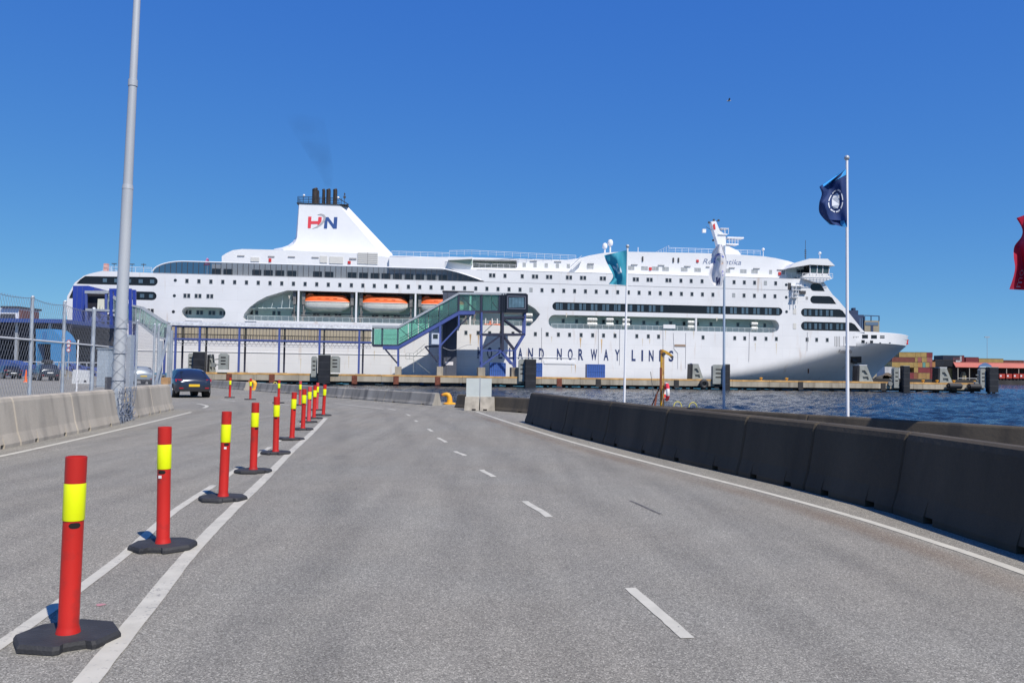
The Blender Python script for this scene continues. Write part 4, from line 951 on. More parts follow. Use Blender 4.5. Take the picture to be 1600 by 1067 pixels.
# ================================================================== boats and rafts carried by the ferry
def lifeboat(px0, px1, label, t=2.1, group='lifeboats hung in the boat gallery', ytop=459.0, ygun=471.6, ybot=485.5, hw=1.55):
    s0, s1 = x_of(px0, 470, .6), x_of(px1, 470, .6); pc = (px0 + px1) / 2
    zt_, zg, zb_ = sp(510, ytop, .6)[1], sp(510, ygun, .6)[1], sp(510, ybot, .6)[1]; L = s1 - s0
    T = thing('lifeboat', label, 'lifeboat', ((s0 + s1) / 2, t, zb_), group, SHIPM)
    n = 18
    def st(u):
        w = max(0, 1 - abs(2 * u - 1) ** 3.2); return hw * w ** .55 + .03
    rows = []; b = MB(); m_ = 9
    for i in range(n + 1):
        u = i / n; w = st(u); zk = zb_ + (zg - zb_) * (abs(2 * u - 1) ** 5) * .7
        for k in range(m_):
            a = PI * k / (m_ - 1); b.v.append(Vector((s0 + L * u, t - w * math.cos(a) * (1 if abs(math.cos(a)) > .02 else 0), zg - (zg - zk) * math.sin(a) ** .6)))
    for i in range(n):
        for k in range(m_ - 1): b.f.append([i * m_ + k, i * m_ + k + 1, (i + 1) * m_ + k + 1, (i + 1) * m_ + k])
    HB = b.build('hull', BOATWHITE, T, smooth=True)
    b = MB()
    for i in range(n + 1):
        u = i / n; w = st(u) * .97; hgt = .95 if .05 < u < .27 else (.86 if u < .84 else .86 * ((1 - u) / .16) ** .7); hgt = min(hgt, .1 + u * 17); zr = zg + .1 + (zt_ - zg - .1) * hgt
        for k in range(m_):
            a = PI * k / (m_ - 1); c = math.cos(a); b.v.append(Vector((s0 + L * u, t - w * (abs(c) ** .6) * (1 if c > 0 else -1), zg + .02 + (zr - zg) * math.sin(a) ** .6)))
    for i in range(n):
        for k in range(m_ - 1): b.f.append([i * m_ + k, i * m_ + k + 1, (i + 1) * m_ + k + 1, (i + 1) * m_ + k])
    CN = b.build('canopy', ORANGE, T, smooth=True)
    b = MB(); b.path([(s0 + L * i / n, t - st(i / n) - .02, zg + .03) for i in range(n + 1)], .09, 6); b.build('gunwale', mat('gunwale_pale', (.78, .66, .58), .5), T)
    c = s0 + L * .16
    MB().slab([(c - 1.0, zg + .3), (c + 1.25, zg + .3), (c + .62, zt_ + .02), (c - .35, zt_ + .02)], t - .85, t + .85).build('helm_cupola', mat('cupola_pale_orange', (.80, .20, .07), .5), T)
    MB().box((c - .1, t - .88, zt_ - .55), (c + .4, t - .84, zt_ - .2)).build('cupola_window', PANE, T)
    for u in (.36, .52, .68): MB().box((s0 + L * u - .45, t - hw * .99, zg + .75), (s0 + L * u + .45, t - hw * .93, zg + .8)).build('canopy_seam', mat('dark_orange', (.55, .07, .01), .5), T)
    b = MB()
    for u in (.12, .88): b.tube((s0 + L * u, t, zt_ - .6), (s0 + L * u, t, LB_TOP - .05), .06, n=6); b.box((s0 + L * u - .2, t - .2, zt_ - .7), (s0 + L * u + .2, t + .2, zt_ - .2))
    b.build('fall_hooks', STEELDARK, T)
    MB().box((s0 + L * .2, t - .12, zb_ - .12), (s0 + L * .8, t + .12, zb_ + .12)).build('keel', BOATWHITE, T)
lifeboat(471, 548.5, 'orange topped white lifeboat in the ship gallery, nearest the stern')
lifeboat(562, 639.5, 'orange topped white lifeboat in the middle of the three')
lifeboat(653.5, 731, 'orange topped white lifeboat half hidden behind the green glass gangway')
T = thing('rescue_boat', 'small orange rescue boat seen behind the blue gangway tower', 'rescue boat', (x_of(768, 500), 2, LB_BOT), None, SHIPM)
s0, z0 = sp(757, 510, .6); s1, z1 = sp(782, 503, .6)
b = MB(); b.tube((s0, 1.1, z0 + .35), (s1 - .6, 1.1, z0 + .35), .32, n=10); b.tube((s0, 2.4, z0 + .35), (s1 - .6, 2.4, z0 + .35), .32, n=10); b.tube((s1 - .6, 1.1, z0 + .35), (s1, 1.75, z0 + .5), .32, .2, 10); b.tube((s1 - .6, 2.4, z0 + .35), (s1, 1.75, z0 + .5), .32, .2, 10); b.build('buoyancy_tube', ORANGE, T, smooth=True)
b = MB(); b.box((s0 + .3, 1.2, z0), (s1 - .8, 2.3, z0 + .4)); b.build('hull', BOATWHITE, T)
b = MB(); b.box((s0 + 1.2, 1.4, z0 + .6), (s0 + 2, 2.1, z0 + 1.4)); b.build('console', mat('console_orange', (.6, .12, .05), .5), T)
b = MB()
for q in (.3, 1.8, 3.0): b.box((s0 + q - .1, 1.0, z0 + .2), (s0 + q + .1, 2.5, z0 + 1.9))
b.build('cradle', CLEANWHITE, T)

raft_pos = [(826, 492.5, .9), (826, 501, .9), (925, 499, 1.2), (925, 506.5, 1.2), (952.5, 499, .9), (952.5, 506.8, .9), (978, 500, .9), (978, 507.5, .9), (1080, 503.5, .9), (1080, 511, .9), (1178.5, 506, .8), (1178.5, 513.2, .8)]
raft_lab = ['upper white raft canister hard against the black gangway cab', 'lower white raft canister under the black gangway cab', 'upper white raft canister in the wide pair nearest the teal flag', 'lower white raft canister in the wide pair nearest the teal flag', 'upper white raft canister of the second pair left of the teal flag pole', 'lower white raft canister of the second pair left of the teal flag pole',
            'upper white raft canister right at the teal flag pole', 'lower white raft canister right at the teal flag pole', 'upper white raft canister beside the single post of the long gallery', 'lower white raft canister beside the single post of the long gallery', 'upper white raft canister of the pair nearest the bow', 'lower white raft canister of the pair nearest the bow']
for (px, py, hl), lb in zip(raft_pos, raft_lab):
    s_, z = sp(px, py, .7); T = thing('life_raft_canister', lb, 'life raft', (s_, .7, z - .45), 'life raft canisters along the gallery', SHIPM)
    b = MB(); r = .44
    for a, c2, r0, r1 in ((-hl, -hl + .15, r * .75, r), (-hl + .15, hl - .15, r, r), (hl - .15, hl, r, r * .75)): b.tube((s_ + a, .7, z), (s_ + c2, .7, z), r0, r1, 14)
    b.build('canister_shell', BOATWHITE, T, smooth=True)
    b = MB()
    for q in (-hl * .5, 0, hl * .5): b.tube((s_ + q - .04, .7, z), (s_ + q + .04, .7, z), r + .02, n=14)
    b.build('strap', SEAM, T)
    b = MB()
    for q in (-hl * .6, hl * .6): b.box((s_ + q - .06, .4, z - .62), (s_ + q + .06, 1.0, z - .38))
    b.build('cradle', FRAMEGREY, T)

# ================================================================== the pier in front of the ferry
PT0, PT1 = -13.0, -3.2
zp = lambda px, py, t=PT0: sp(px, py, t)[1]
ZP = zp(800, 589.3)
PS0, PS1 = x_of(268, 577, PT0), x_of(1537, 597, PT0)
pier = thing('pier', 'long concrete pier on piles with a worn yellow edge beside the ferry', 'pier', (PS0, PT0, 0), None, SHIPM)
n = 21; L = (PS1 - PS0) / n
BH = 1.35
for i in range(n):
    a, c = PS0 + i * L, PS0 + (i + 1) * L
    dz = random.uniform(-.02, .02)
    sec = MB().box((a + .02, PT0, ZP - BH + dz), (c - .02, PT1, ZP + dz)).build('deck_section', PIERCONC, pier)
    MB().box((a + .03, PT0 - .03, ZP - .20 + dz), (c - .03, PT0 + .3, ZP + .17 + dz)).build('edge_kerb', PIERYEL, sec)
    for q in (.25, .75):
        for t in (PT0 + 1.0, PT1 - 1.2): MB().tube((a + L * q, t, -3), (a + L * q, t, ZP - BH - .3), .42, n=10).build('pile', PILE, sec, smooth=True)
    MB().box((a + .4, PT0 + .5, ZP - BH - .45), (c - .4, PT1 - .5, ZP - BH + .01)).build('pile_cap', PILE, sec)
for px in (358, 425, 554, 619, 684, 874, 935, 1057, 1120, 1251, 1380):
    s_ = x_of(px, 590, PT0); MB().box((s_ - .55, PT0 - .12, ZP - BH - .5), (s_ + .55, PT0 + .02, ZP - .1)).build('rust_plate', RUST if px in (358, 425, 554, 619, 684, 874) else PILE, pier)

def blackpanel(px0, px1, py0, py1, label, t=-14.6):
    s0, z1 = sp(px0, py0, t); s1, z0 = sp(px1, py1, t); z0 = min(z0, .35)
    T = thing('pier_fender', label, 'fender', ((s0 + s1) / 2, t, 0), 'black fender panels along the pier', SHIPM)
    c = .16
    b = MB(); pr = [(s0, t + c), (s0 + c, t), (s1 - c, t), (s1, t + c), (s1, t + 1.3), (s0, t + 1.3)]
    k = len(pr); b.v = [Vector((x, y, z0)) for x, y in pr] + [Vector((x, y, z1)) for x, y in pr]
    b.f = [list(range(k)), list(range(k, 2 * k))] + [[i, (i + 1) % k, k + (i + 1) % k, k + i] for i in range(k)]
    b.build('panel', FENDER, T)
    MB().box((s0 + .05, t + .05, z1), (s1 - .05, t + 1.2, z1 + .12)).build('cap', FRAMEGREY, T)
    b = MB(); h = (z1 - z0)
    for f in (.25, .5, .75): b.box((s0 - .01, t - .02, z0 + h * f - .05), (s1 + .01, t + .1, z0 + h * f + .05))
    b.build('panel_joint', STEELDARK, T)
    for q in (.25, .75): MB().tube((s0 + (s1 - s0) * q, t + 1.0, -3), (s0 + (s1 - s0) * q, t + 1.0, z0 + .3), .35, n=8).build('pile', PILE, T)
blackpanel(301, 319, 550, 584, 'black fender panel on the pier just behind the dark hatchback')
blackpanel(497, 515, 555, 599.5, 'black fender panel below the first pair of lifeboats')
blackpanel(820.5, 837.5, 561.5, 606, 'black fender panel right of the blue gangway tower')
blackpanel(1132, 1141, 569.5, 610.5, 'narrow black fender panel behind the white flag pole')
blackpanel(1411.5, 1422.5, 572, 613.5, 'black fender panel just right of the ship bow')
blackpanel(1546, 1561, 574, 613, 'black fender panel at the free end of the pier')

def column_frame(px0, px1, py0, py1, label, t=-13.6, arms=None):
    s0, z1 = sp(px0, py0, t); s1, z0 = sp(px1, py1, t); z0 = max(z0, .25)
    T = thing('fender_column', label, 'fender frame', ((s0 + s1) / 2, t, z0), 'grey steel fender columns on the pier', SHIPM)
    w = s1 - s0
    MB().slab([(s0, z0), (s1, z0), (s1, z1 - .35), (s1 - w * .2, z1), (s0 + w * .2, z1), (s0, z1 - .35)], t, t + 1.1).build('column', FRAMEGREY, T)
    b = MB()
    for f in (.35, .55, .75): z = z0 + (z1 - z0) * f; b.box((s0 + w * .25, t - .03, z - .12), (s1 - w * .25, t + .05, z + .12))
    b.build('slot', HOLE, T)
    if arms:
        b = MB(); s2, za = sp(arms[0], arms[1], t); b.bar((s0 + w * .5, t + .5, z0 + (z1 - z0) * .7), (s2, t + .5, za), .22); b.bar((s0 + w * .5, t + .5, z0 + .9), (s2, t + .5, za - .9), .22); b.tube((s2, t + .1, z0 + .9), (s2, t + .9, z0 + .9), .5, n=10)
        b.build('folding_arm', mat('arm_grey', (.2, .21, .2), .6), T)
column_frame(294, 301, 552, 580, 'slim grey fender column left of the panel behind the hatchback')
column_frame(341.5, 356, 552, 577.5, 'squat grey fender column with folding arms near the first walkway posts', arms=(333, 562))
column_frame(486.5, 494.5, 556.5, 589, 'slim grey fender column left of the panel below the lifeboats')
column_frame(516, 530.5, 556, 582, 'grey fender column with folding arms right of the panel below the lifeboats', arms=(517, 572))
column_frame(811, 820, 561, 596, 'grey fender column between the gangway tower and its black panel', arms=(819, 575))
column_frame(1114, 1131, 569.5, 600, 'wide grey fender column left of the narrow panel')
column_frame(1397, 1405, 574, 606, 'grey fender column between the ship bow and the next black panel', arms=(1392, 585))
column_frame(1532, 1540.5, 576, 606, 'grey fender column at the free end of the pier', arms=(1527, 586))

def bracket(px0, px1, py0, py1, label, t=-10.5):
    s0, z1 = sp(px0, py0, t); s1, z0 = sp(px1, py1, t); z0 = ZP; w = s1 - s0; h = z1 - z0
    T = thing('fender_bracket', label, 'fender frame', ((s0 + s1) / 2, t, z0), 'raked fender brackets on the pier', SHIPM)
    o = [(s0 + w * .16, z0), (s1, z0), (s1 - w * .18, z0 + h * .45), (s0 + w * .62, z0 + h), (s0 + w * .22, z0 + h)]
    h1 = [(s0 + w * .42, z0 + h * .14), (s0 + w * .74, z0 + h * .14), (s0 + w * .70, z0 + h * .34), (s0 + w * .38, z0 + h * .34)]
    h2 = [(s0 + w * .37, z0 + h * .46), (s0 + w * .68, z0 + h * .46), (s0 + w * .52, z0 + h * .72), (s0 + w * .34, z0 + h * .72)]
    MB().slab(o, t, t + .35, [(h1, .35), (h2, .35)]).build('web_plate', FRAMEGREY, T)
    MB().slab(o, t + 1.6, t + 1.95, [(h1, .35), (h2, .35)]).build('web_plate', FRAMEGREY, T)
    b = MB(); b.bar((s0 + w * .13, t + 1, z0), (s0 + w * .16, t + 1, z0 + h), 2.2, .5, (1, 0, 0)); b.build('fender_face', FENDER, T)
    MB().box((s0 + w * .2, t - .05, z0 + h), (s0 + w * .64, t + 2.0, z0 + h + .15)).build('cap', CLEANWHITE, T)
    b = MB(); b.box((s0 + w * .3, t + .4, z0 + h * .05), (s1 - w * .2, t + 1.6, z0 + h * .12)); b.box((s0 + w * .3, t + .4, z0 + h * .38), (s1 - w * .3, t + 1.6, z0 + h * .43)); b.build('shelf', FRAMEGREY, T)
bracket(324.5, 334, 554, 577, 'small raked grey bracket between the hatchback and the squat column')
bracket(1077, 1100, 568.5, 592, 'raked grey bracket beside the hanging tyre')
bracket(1337, 1365, 571, 596, 'white capped raked bracket under the ship bow')
bracket(1463, 1489, 574.5, 597.5, 'raked bracket on the pier in front of the containers')

def torus(b, c, R, r, axis='y', n=16, m_=8):
    c = Vector(c); o = len(b.v)
    for i in range(n):
        A = 2 * PI * i / n
        for k in range(m_):
            B = 2 * PI * k / m_; x = (R + r * math.cos(B)) * math.cos(A); z = (R + r * math.cos(B)) * math.sin(A); y = r * math.sin(B)
            b.v.append(c + (Vector((x, y, z)) if axis == 'y' else Vector((y, x, z)) if axis == 'x' else Vector((x, z, y))))
    for i in range(n):
        for k in range(m_): b.f.append([o + i * m_ + k, o + ((i + 1) % n) * m_ + k, o + ((i + 1) % n) * m_ + (k + 1) % m_, o + i * m_ + (k + 1) % m_])
    return b
s_, z = sp(1100, 600, -13.8); b = torus(MB(), (s_, -13.7, z), .68, .42); o = b.build('lorry_tyre', RUBBER, smooth=True); o.matrix_world = SHIPM; tag(o, 'big black tyre hanging on the pier front beside the bracket', 'tyre')
for px0, px1, py, lb in ((1482, 1501, 603, 'left one of the two black rollers low on the pier end'), (1514, 1531, 604, 'right one of the two black rollers low on the pier end')):
    s0, z = sp(px0, py, -14); s1 = x_of(px1, py, -14)
    T = thing('fender_roller', lb, 'fender', ((s0 + s1) / 2, -14, z - .7), 'floating fender rollers', SHIPM)
    b = MB(); b.tube((s0, -14, z), (s1, -14, z), .68, n=16); b.build('roller', RUBBER, T, smooth=True)
    b = MB(); b.tube((s0 - .25, -14, z), (s0 + .02, -14, z), .35, n=10); b.tube((s1 - .02, -14, z), (s1 + .25, -14, z), .35, n=10); b.build('hub', PILE, T)
    b = MB(); b.bar((s0 + .3, -13.8, z), (s0 + .3, -13.2, ZP), .1); b.bar((s1 - .3, -13.8, z), (s1 - .3, -13.2, ZP), .1); b.build('chain', STEELDARK, T)
# small bollards and boxes on the pier deck
for i, (px, lb) in enumerate(((1189, 'small yellow pier bollard below the long gallery end'), (1229, 'small yellow pier bollard nearest the shaded bow'), (1442, 'first small yellow pier bollard right of the bow panel'), (1464, 'second small yellow pier bollard right of the bow panel'), (1490, 'third small yellow pier bollard right of the bow panel'), (1523, 'small yellow pier bollard nearest the pier end'))):
    s_ = x_of(px, 595, -12.3); T = thing('pier_bollard', lb, 'bollard', (s_, -12.3, ZP), 'small yellow bollards on the pier', SHIPM)
    MB().lathe([(.28, 0), (.2, .15), (.2, .45), (.38, .5), (.38, .68), (.01, .75)], (s_, -12.3, ZP), 10).build('post', YELBOL, T, smooth=True)
    MB().box((s_ - .45, -12.65, ZP), (s_ + .45, -11.95, ZP + .08)).build('base_plate', PIERYEL, T)
for px0, px1, py0, py1, lb in ((766, 790, 566.5, 585, 'blue steel box standing under the gangway tower'), (837, 847, 567, 584, 'blue crate half hidden by the black panel by the tower'), (918, 945, 569, 584.5, 'blue ribbed container on the pier below the long lettering')):
    t = -10.0; s0, z1 = sp(px0, py0, t); s1 = x_of(px1, py0, t)
    T = thing('blue_container', lb, 'container', ((s0 + s1) / 2, t, ZP), 'blue boxes on the pier', SHIPM)
    B_ = MB().box((s0, t, ZP + .12), (s1, t + 2.4, z1)).build('box_body', CONTBLUE, T)
    b = MB(); k = max(3, round((s1 - s0) / .5))
    for i in range(k + 1): x = s0 + (s1 - s0) * i / k; b.box((x - .07, t - .08, ZP + .2), (x + .07, t + .01, z1 - .08))
    b.box((s0, t - .1, z1 - .12), (s1, t + .01, z1 + .01)); b.box((s0, t - .1, ZP + .1), (s1, t + .01, ZP + .24)); b.box((s0, t - .09, (ZP + z1) / 2 - .05), (s1, t + .01, (ZP + z1) / 2 + .05))
    b.build('rib', mat('container_blue_rib', (.05, .13, .45), .5), T)

# ================================================================== covered walkway on blue posts
WT0, WT1 = -12.4, -9.6
WS0, WS1 = x_of(268, 520, WT0), x_of(580, 525, WT0)
zw = lambda px, py: sp(px, py, WT0)[1]
ZWT, ZWB = zw(420, 512.3), zw(420, 532)
walk = thing('covered_walkway', 'long raised walkway on blue posts with glazed sides and grey roof', 'walkway', (WS0, WT0, ZP), None, SHIPM)
b = MB()
for i in range(64):
    a = WS0 - 1 + (WS1 - WS0 + 1.2) * i / 64; c = WS0 - 1 + (WS1 - WS0 + 1.2) * (i + 1) / 64; z = ZWT + .12
    b.add([(a, WT0 - .4, z), (c - .03, WT0 - .4, z), (c - .03, WT0 - .2, z + .55), (a, WT0 - .2, z + .55), (a, (WT0 + WT1) / 2, z + .95), (c - .03, (WT0 + WT1) / 2, z + .95), (a, WT1 + .3, z + .4), (c - .03, WT1 + .3, z + .4)], [(0, 1, 2, 3), (3, 2, 5, 4), (4, 5, 7, 6)])
b.build('roof_sheet', ROOFGL, walk)
for t in (WT0, WT1):
    MB().box((WS0, t - .1, ZWT - .14), (WS1, t + .1, ZWT + .14)).build('top_beam', BLUEST, walk)
    MB().box((WS0, t - .1, ZWB - .16), (WS1, t + .1, ZWB + .16)).build('floor_beam', BLUEST, walk)
MB().box((WS0, WT0 + .11, ZWB - .1), (WS1, WT1 - .11, ZWB + .05)).build('floor', DARKST, walk)
posts = [x_of(px, 550, WT0) for px in (274, 311.5, 373.5, 436, 499, 561)]
for s_ in posts:
    MB().box((s_ - .2, WT0 - .18, ZP), (s_ + .2, WT0 + .18, ZWT + .1)).build('post', BLUEST, walk)
    MB().box((s_ + .45, WT1 - .16, ZP), (s_ + .8, WT1 + .16, ZWT + .1)).build('post', DARKST, walk)
    MB().box((s_ - .7, WT0 - .5, ZP), (s_ + 1.2, WT1 + .5, ZP + .25)).build('footing', PIERCONC, walk)
pm = (WS1 - WS0) / 62
pane_me = MB().add([(0.03, 0, 0), (pm - .03, 0, 0), (pm - .03, 0, ZWT - ZWB - .3), (0.03, 0, ZWT - ZWB - .3)], [(0, 1, 2, 3)]).mesh('walkway_pane', TANGL)
mul_me = MB().box((-.035, -.04, 0), (.035, .04, ZWT - ZWB - .3)).mesh('walkway_mullion', DARKST)
for i in range(62):
    place('side_pane', pane_me, walk, (WS0 + i * pm, WT0 + .03, ZWB + .16)); place('mullion', mul_me, walk, (WS0 + i * pm, WT0, ZWB + .16))
b = MB()
for t in (WT0 + .15, WT1 - .15):
    b.bar((WS0, t, ZWB + 1.05), (WS1, t, ZWB + 1.05), .09); k = 90
    for i in range(k): s_ = WS0 + (WS1 - WS0) * i / k; b.bar((s_, t, ZWB + .1), (s_, t, ZWB + 1.05), .045)
b.build('handrail', DARKST, walk)
b = MB(); k = 86; zq = ZWB - .25; zr = ZWB - 1.25
for i in range(k):
    a = WS0 + (WS1 - WS0) * i / k; c = WS0 + (WS1 - WS0) * (i + 1) / k; b.bar((a, WT0 + .2, zq if i % 2 else zr), (c, WT0 + .2, zr if i % 2 else zq), .07)
for z in (zq, zr): b.bar((WS0, WT0 + .2, z), (WS1, WT0 + .2, z), .09)
b.bar((WS0, WT1, (zq + zr) / 2), (WS1, WT1, (zq + zr) / 2), .09)
b.build('cable_truss', mat('truss_pale', (.38, .38, .40), .5), walk)

# ================================================================== the boarding gangway
GT0, GT1 = -11.6, -8.6
g = lambda px, py, t=GT0: sp(px, py, t)
gang = thing('boarding_gangway', 'green glass boarding gangway climbing to a black docking cab', 'gangway', (g(622, 580)[0], GT0, ZP), None, SHIPM)
def ginc(name, pts, t0, t1, mt, parent=gang): return MB().slab([g(*p) for p in pts], t0, t1).build(name, mt, parent)
# lower cabin
for t in (GT0, GT1):
    for pts in ([(584, 538), (596, 538), (596, 514), (584, 514)], [(598, 538), (620, 538), (620, 514), (598, 514)]):
        ginc('cabin_pane', pts, t, t + .04, GREENGL)
ginc('cabin_roof', [(581, 512.5), (622, 513), (622, 509), (581, 508.5)], GT0 - .3, GT1 + .3, GREYST)
ginc('cabin_floor', [(582, 541.5), (622, 542), (622, 538.5), (582, 538)], GT0 - .1, GT1 + .1, DARKST)
b = MB()
for px in (582.5, 597, 621.5):
    for t in (GT0, GT1): s_, z1 = g(px, 512); _, z0 = g(px, 540); b.box((s_ - .14, t - .1, z0), (s_ + .14, t + .12, z1))
b.build('cabin_frame', mat('gangway_frame_teal', (.05, .10, .12), .5), gang)
s_, z = g(610, 528); MB().box((s_ - 1.3, GT0 + 1, ZP + 3), (s_ + 1.3, GT0 + 1.1, ZP + 3)).build('cabin_bench', GREENDK, gang)
b = MB()
s0, z0 = g(598, 529.5); s1, _ = g(621, 529.5)
for zz in (z0, z0 + .9): b.bar((s0, GT0 + .4, zz), (s1, GT0 + .4, zz), .06)
b.build('cabin_handrail', GREENDK, gang)
# inclined tube
def lerp2(a, c, f): return (a[0] + (c[0] - a[0]) * f, a[1] + (c[1] - a[1]) * f)
for t in (GT0, GT1):
    for i in range(6):
        f0, f1 = i / 6 + .006, (i + 1) / 6 - .006
        pts = [lerp2((622, 538), (717, 485), f0), lerp2((622, 538), (717, 485), f1), lerp2((622, 514), (717, 460.5), f1), lerp2((622, 514), (717, 460.5), f0)]
        ginc('tube_pane', pts, t, t + .04, GREENGL)
ginc('tube_roof', [(621.5, 513.5), (717, 460.5), (717, 456.8), (621.5, 510)], GT0 - .3, GT1 + .3, GREYST)
ginc('tube_floor', [(622, 540), (717, 487), (717, 485), (622, 538)], GT0 + .2, GT1 - .2, GREENDK)
for t in (GT0 - .25, GT1): ginc('side_girder', [(598, 545.5), (622, 545.8), (717, 492), (742, 491.5), (742, 486), (717, 486), (622, 540.5), (598, 540.5)], t, t + .25, BLUEST)
for f in (.22, .45, .68): 
    p0, p1 = lerp2((622, 541), (717, 488), f), lerp2((622, 513), (717, 460), f)
    for t in (GT0 - .05, GT1): s0, z0 = g(*p0); s1, z1 = g(*p1); MB().box((s0 - .09, t - .05, z0), (s0 + .09, t + .08, z1)).build('tube_post', mat('gangway_frame_teal', (.05, .10, .12), .5), gang)
for fa, fb in ((.02, .2), (.24, .43)):
    p0, p1 = lerp2((622, 514), (717, 460.5), fa), lerp2((622, 538), (717, 485), fb); (s0, z0), (s1, z1) = g(*p0), g(*p1); MB().bar((s0, GT0 + .2, z0), (s1, GT0 + .2, z1), .14).build('tube_brace', mat('gangway_frame_teal', (.05, .10, .12), .5), gang)
b = MB()
for dy in (5, 9):
    (s0, z0), (s1, z1) = g(624, 538 - dy), g(716, 486 - dy); 
    for t in (GT0 + .3, GT1 - .3): b.bar((s0, t, z0), (s1, t, z1), .07)
b.build('tube_handrail', mat('handrail_pale_green', (.35, .5, .45), .5), gang)
# upper level
for t in (GT0, GT1):
    for a, c in ((718, 733.5), (734.5, 750.5), (755, 767.5), (768.5, 780)): ginc('upper_pane', [(a, 485), (c, 485), (c, 460.5), (a, 460.5)], t, t + .04, GREENGL)
ginc('upper_roof', [(716.5, 460.3), (782, 461), (822, 461.5), (822, 458.3), (716.5, 456.8)], GT0 - .3, GT1 + .3, GREYST)
ginc('upper_floor', [(717, 487.5), (782, 488), (782, 485.3), (717, 485)], GT0 - .1, GT1 + .1, DARKST)
b = MB()
for px in (717, 752.5, 781):
    for t in (GT0 - .06, GT1): s_, z1 = g(px, 460); _, z0 = g(px, 487); b.box((s_ - .2, t - .08, z0), (s_ + .2, t + .12, z1))
(s0, z0), (s1, z1) = g(721, 463), g(742, 484); b.bar((s0, GT0 + .15, z0), (s1, GT0 + .15, z1), .25)
(s0, z0), (s1, z1) = g(769, 472), g(779, 484); b.bar((s0, GT0 + .15, z0), (s1, GT0 + .15, z1), .22)
b.build('upper_frame', DARKST, gang)
b = MB(); 
for i in range(5):
    a, c = g(781.5 + i * 2, 459)[0], g(783 + i * 2, 459)[0]; z1, z0 = g(785, 459)[1], g(785, 488.5)[1]; b.box((a, GT0 - .2 - .12 * (i % 2), z0), (c + .05, GT1 + .2, z1))
b.build('bellows', CABBLACK, gang)
cab = MB().slab([g(790, 488.5), g(824.5, 489), g(824.5, 461), g(822, 459), g(792, 458.5), g(790, 460)], GT0 - .5, GT1 + 3.0).build('docking_cab', CABBLACK, gang)
for i in range(5):
    s0, z1 = g(795 + i * 4.9, 465, GT0 - .55); s1, z0 = g(799.3 + i * 4.9, 480.5, GT0 - .55); MB().box((s0, GT0 - .53, z0), (s1, GT0 - .49, z1)).build('cab_pane', mat('cab_glass', (.10, .17, .22), .15, var=.4, vscale=.7), cab)
b = MB(); s0, z0 = g(793, 482, GT0 - .6); s1, z1 = g(821, 463.5, GT0 - .6)
for a, c in (((s0, z0), (s1, z0)), ((s0, z1), (s1, z1)), ((s0, z0), (s0, z1)), ((s1, z0), (s1, z1))): b.bar((a[0], GT0 - .55, a[1]), (c[0], GT0 - .55, c[1]), .14)
b.build('cab_window_frame', mat('cab_frame_grey', (.16, .17, .22), .5), cab)
# supports of the incline
b = MB()
def lat(pts, w, mt, name='brace', ts=(GT0, GT1), parent=gang):
    for (x0, y0, x1, y1) in pts:
        for t in ts: (s0, z0), (s1, z1) = g(x0, y0), g(x1, y1); MB().bar((s0, t, z0), (s1, t, z1), w).build(name, mt, parent)
lat([(622, 545, 622, 573)], .38, BLUEST, 'support_post'); lat([(602, 546, 621, 568)], .3, DARKST)
lat([(687.5, 508, 687.5, 574)], .42, BLUEST, 'support_post'); lat([(664, 541, 684, 566), (666, 541, 688, 541)], .26, DARKST); lat([(688, 540, 717, 509), (717, 490, 717, 510)], .32, BLUEST)
lat([(717, 510, 738, 490)], .28, DARKST)
for px in (622, 687.5):
    s_ = g(px, 575)[0]; z1 = g(px, 572.5)[1]
    MB().box((s_ - .65, GT0 - .5, ZP), (s_ + .65, GT1 + .5, z1)).build('pedestal', PIERCONC, gang)
s0, z1 = g(674.5, 520.5, GT0 - .8); s1, z0 = g(686, 538, GT0 - .8)
cb = MB().box((s0, GT0 - 1.2, z0), (s1, GT0 - .25, z1)).build('control_box', mat('control_box_pale', (.55, .6, .68), .5), gang)
MB().box((s0 + .3, GT0 - 1.24, (z0 + z1) / 2), (s1 - .3, GT0 - 1.19, z1 - .25)).build('control_window', PANE, cb)
# docking tower
tower = thing('gangway_tower', 'blue steel lattice tower carrying the black docking cab', 'tower', (g(780, 580)[0], GT0, ZP), None, SHIPM)
lat([(752.5, 488, 752.5, 574), (805, 547, 805, 574)], .42, BLUEST, 'leg', parent=tower); lat([(785.5, 488, 785.5, 548)], .5, DARKST, 'leg', parent=tower); lat([(820.5, 489, 819.5, 524), (819.5, 523, 804.5, 548)], .42, BLUEST, 'leg', parent=tower)
lat([(752, 522.5, 820, 522.5), (784, 496, 820, 496)], .42, DARKST, 'cross_beam', parent=tower); lat([(752, 547.5, 805, 547.5)], .22, BLUEST, 'cross_beam', parent=tower)
lat([(753, 545, 784, 523.5), (787, 524, 804.5, 546), (788, 499, 816, 519.5)], .3, DARKST, parent=tower); lat([(754, 570.5, 784.5, 548)], .28, BLUEST, parent=tower); lat([(785, 548.5, 803.5, 571), (783, 548.5, 800, 569)], .2, BLUEST, parent=tower); lat([(757, 519, 776, 501)], .14, FRAMEGREY, parent=tower)
b = MB()
for px, py in ((752.5, 522), (785, 522), (820, 496), (752.5, 547)): s_, z = g(px, py); b.bar((s_, GT0, z), (s_, GT1, z), .3)
b.build('cross_tie', DARKST, tower)
for px in (752.5, 804.5):
    s_ = g(px, 575)[0]; z1 = g(px, 574)[1]; MB().box((s_ - .75, GT0 - .5, ZP), (s_ + .75, GT1 + .5, z1)).build('pedestal', PIERCONC, tower)
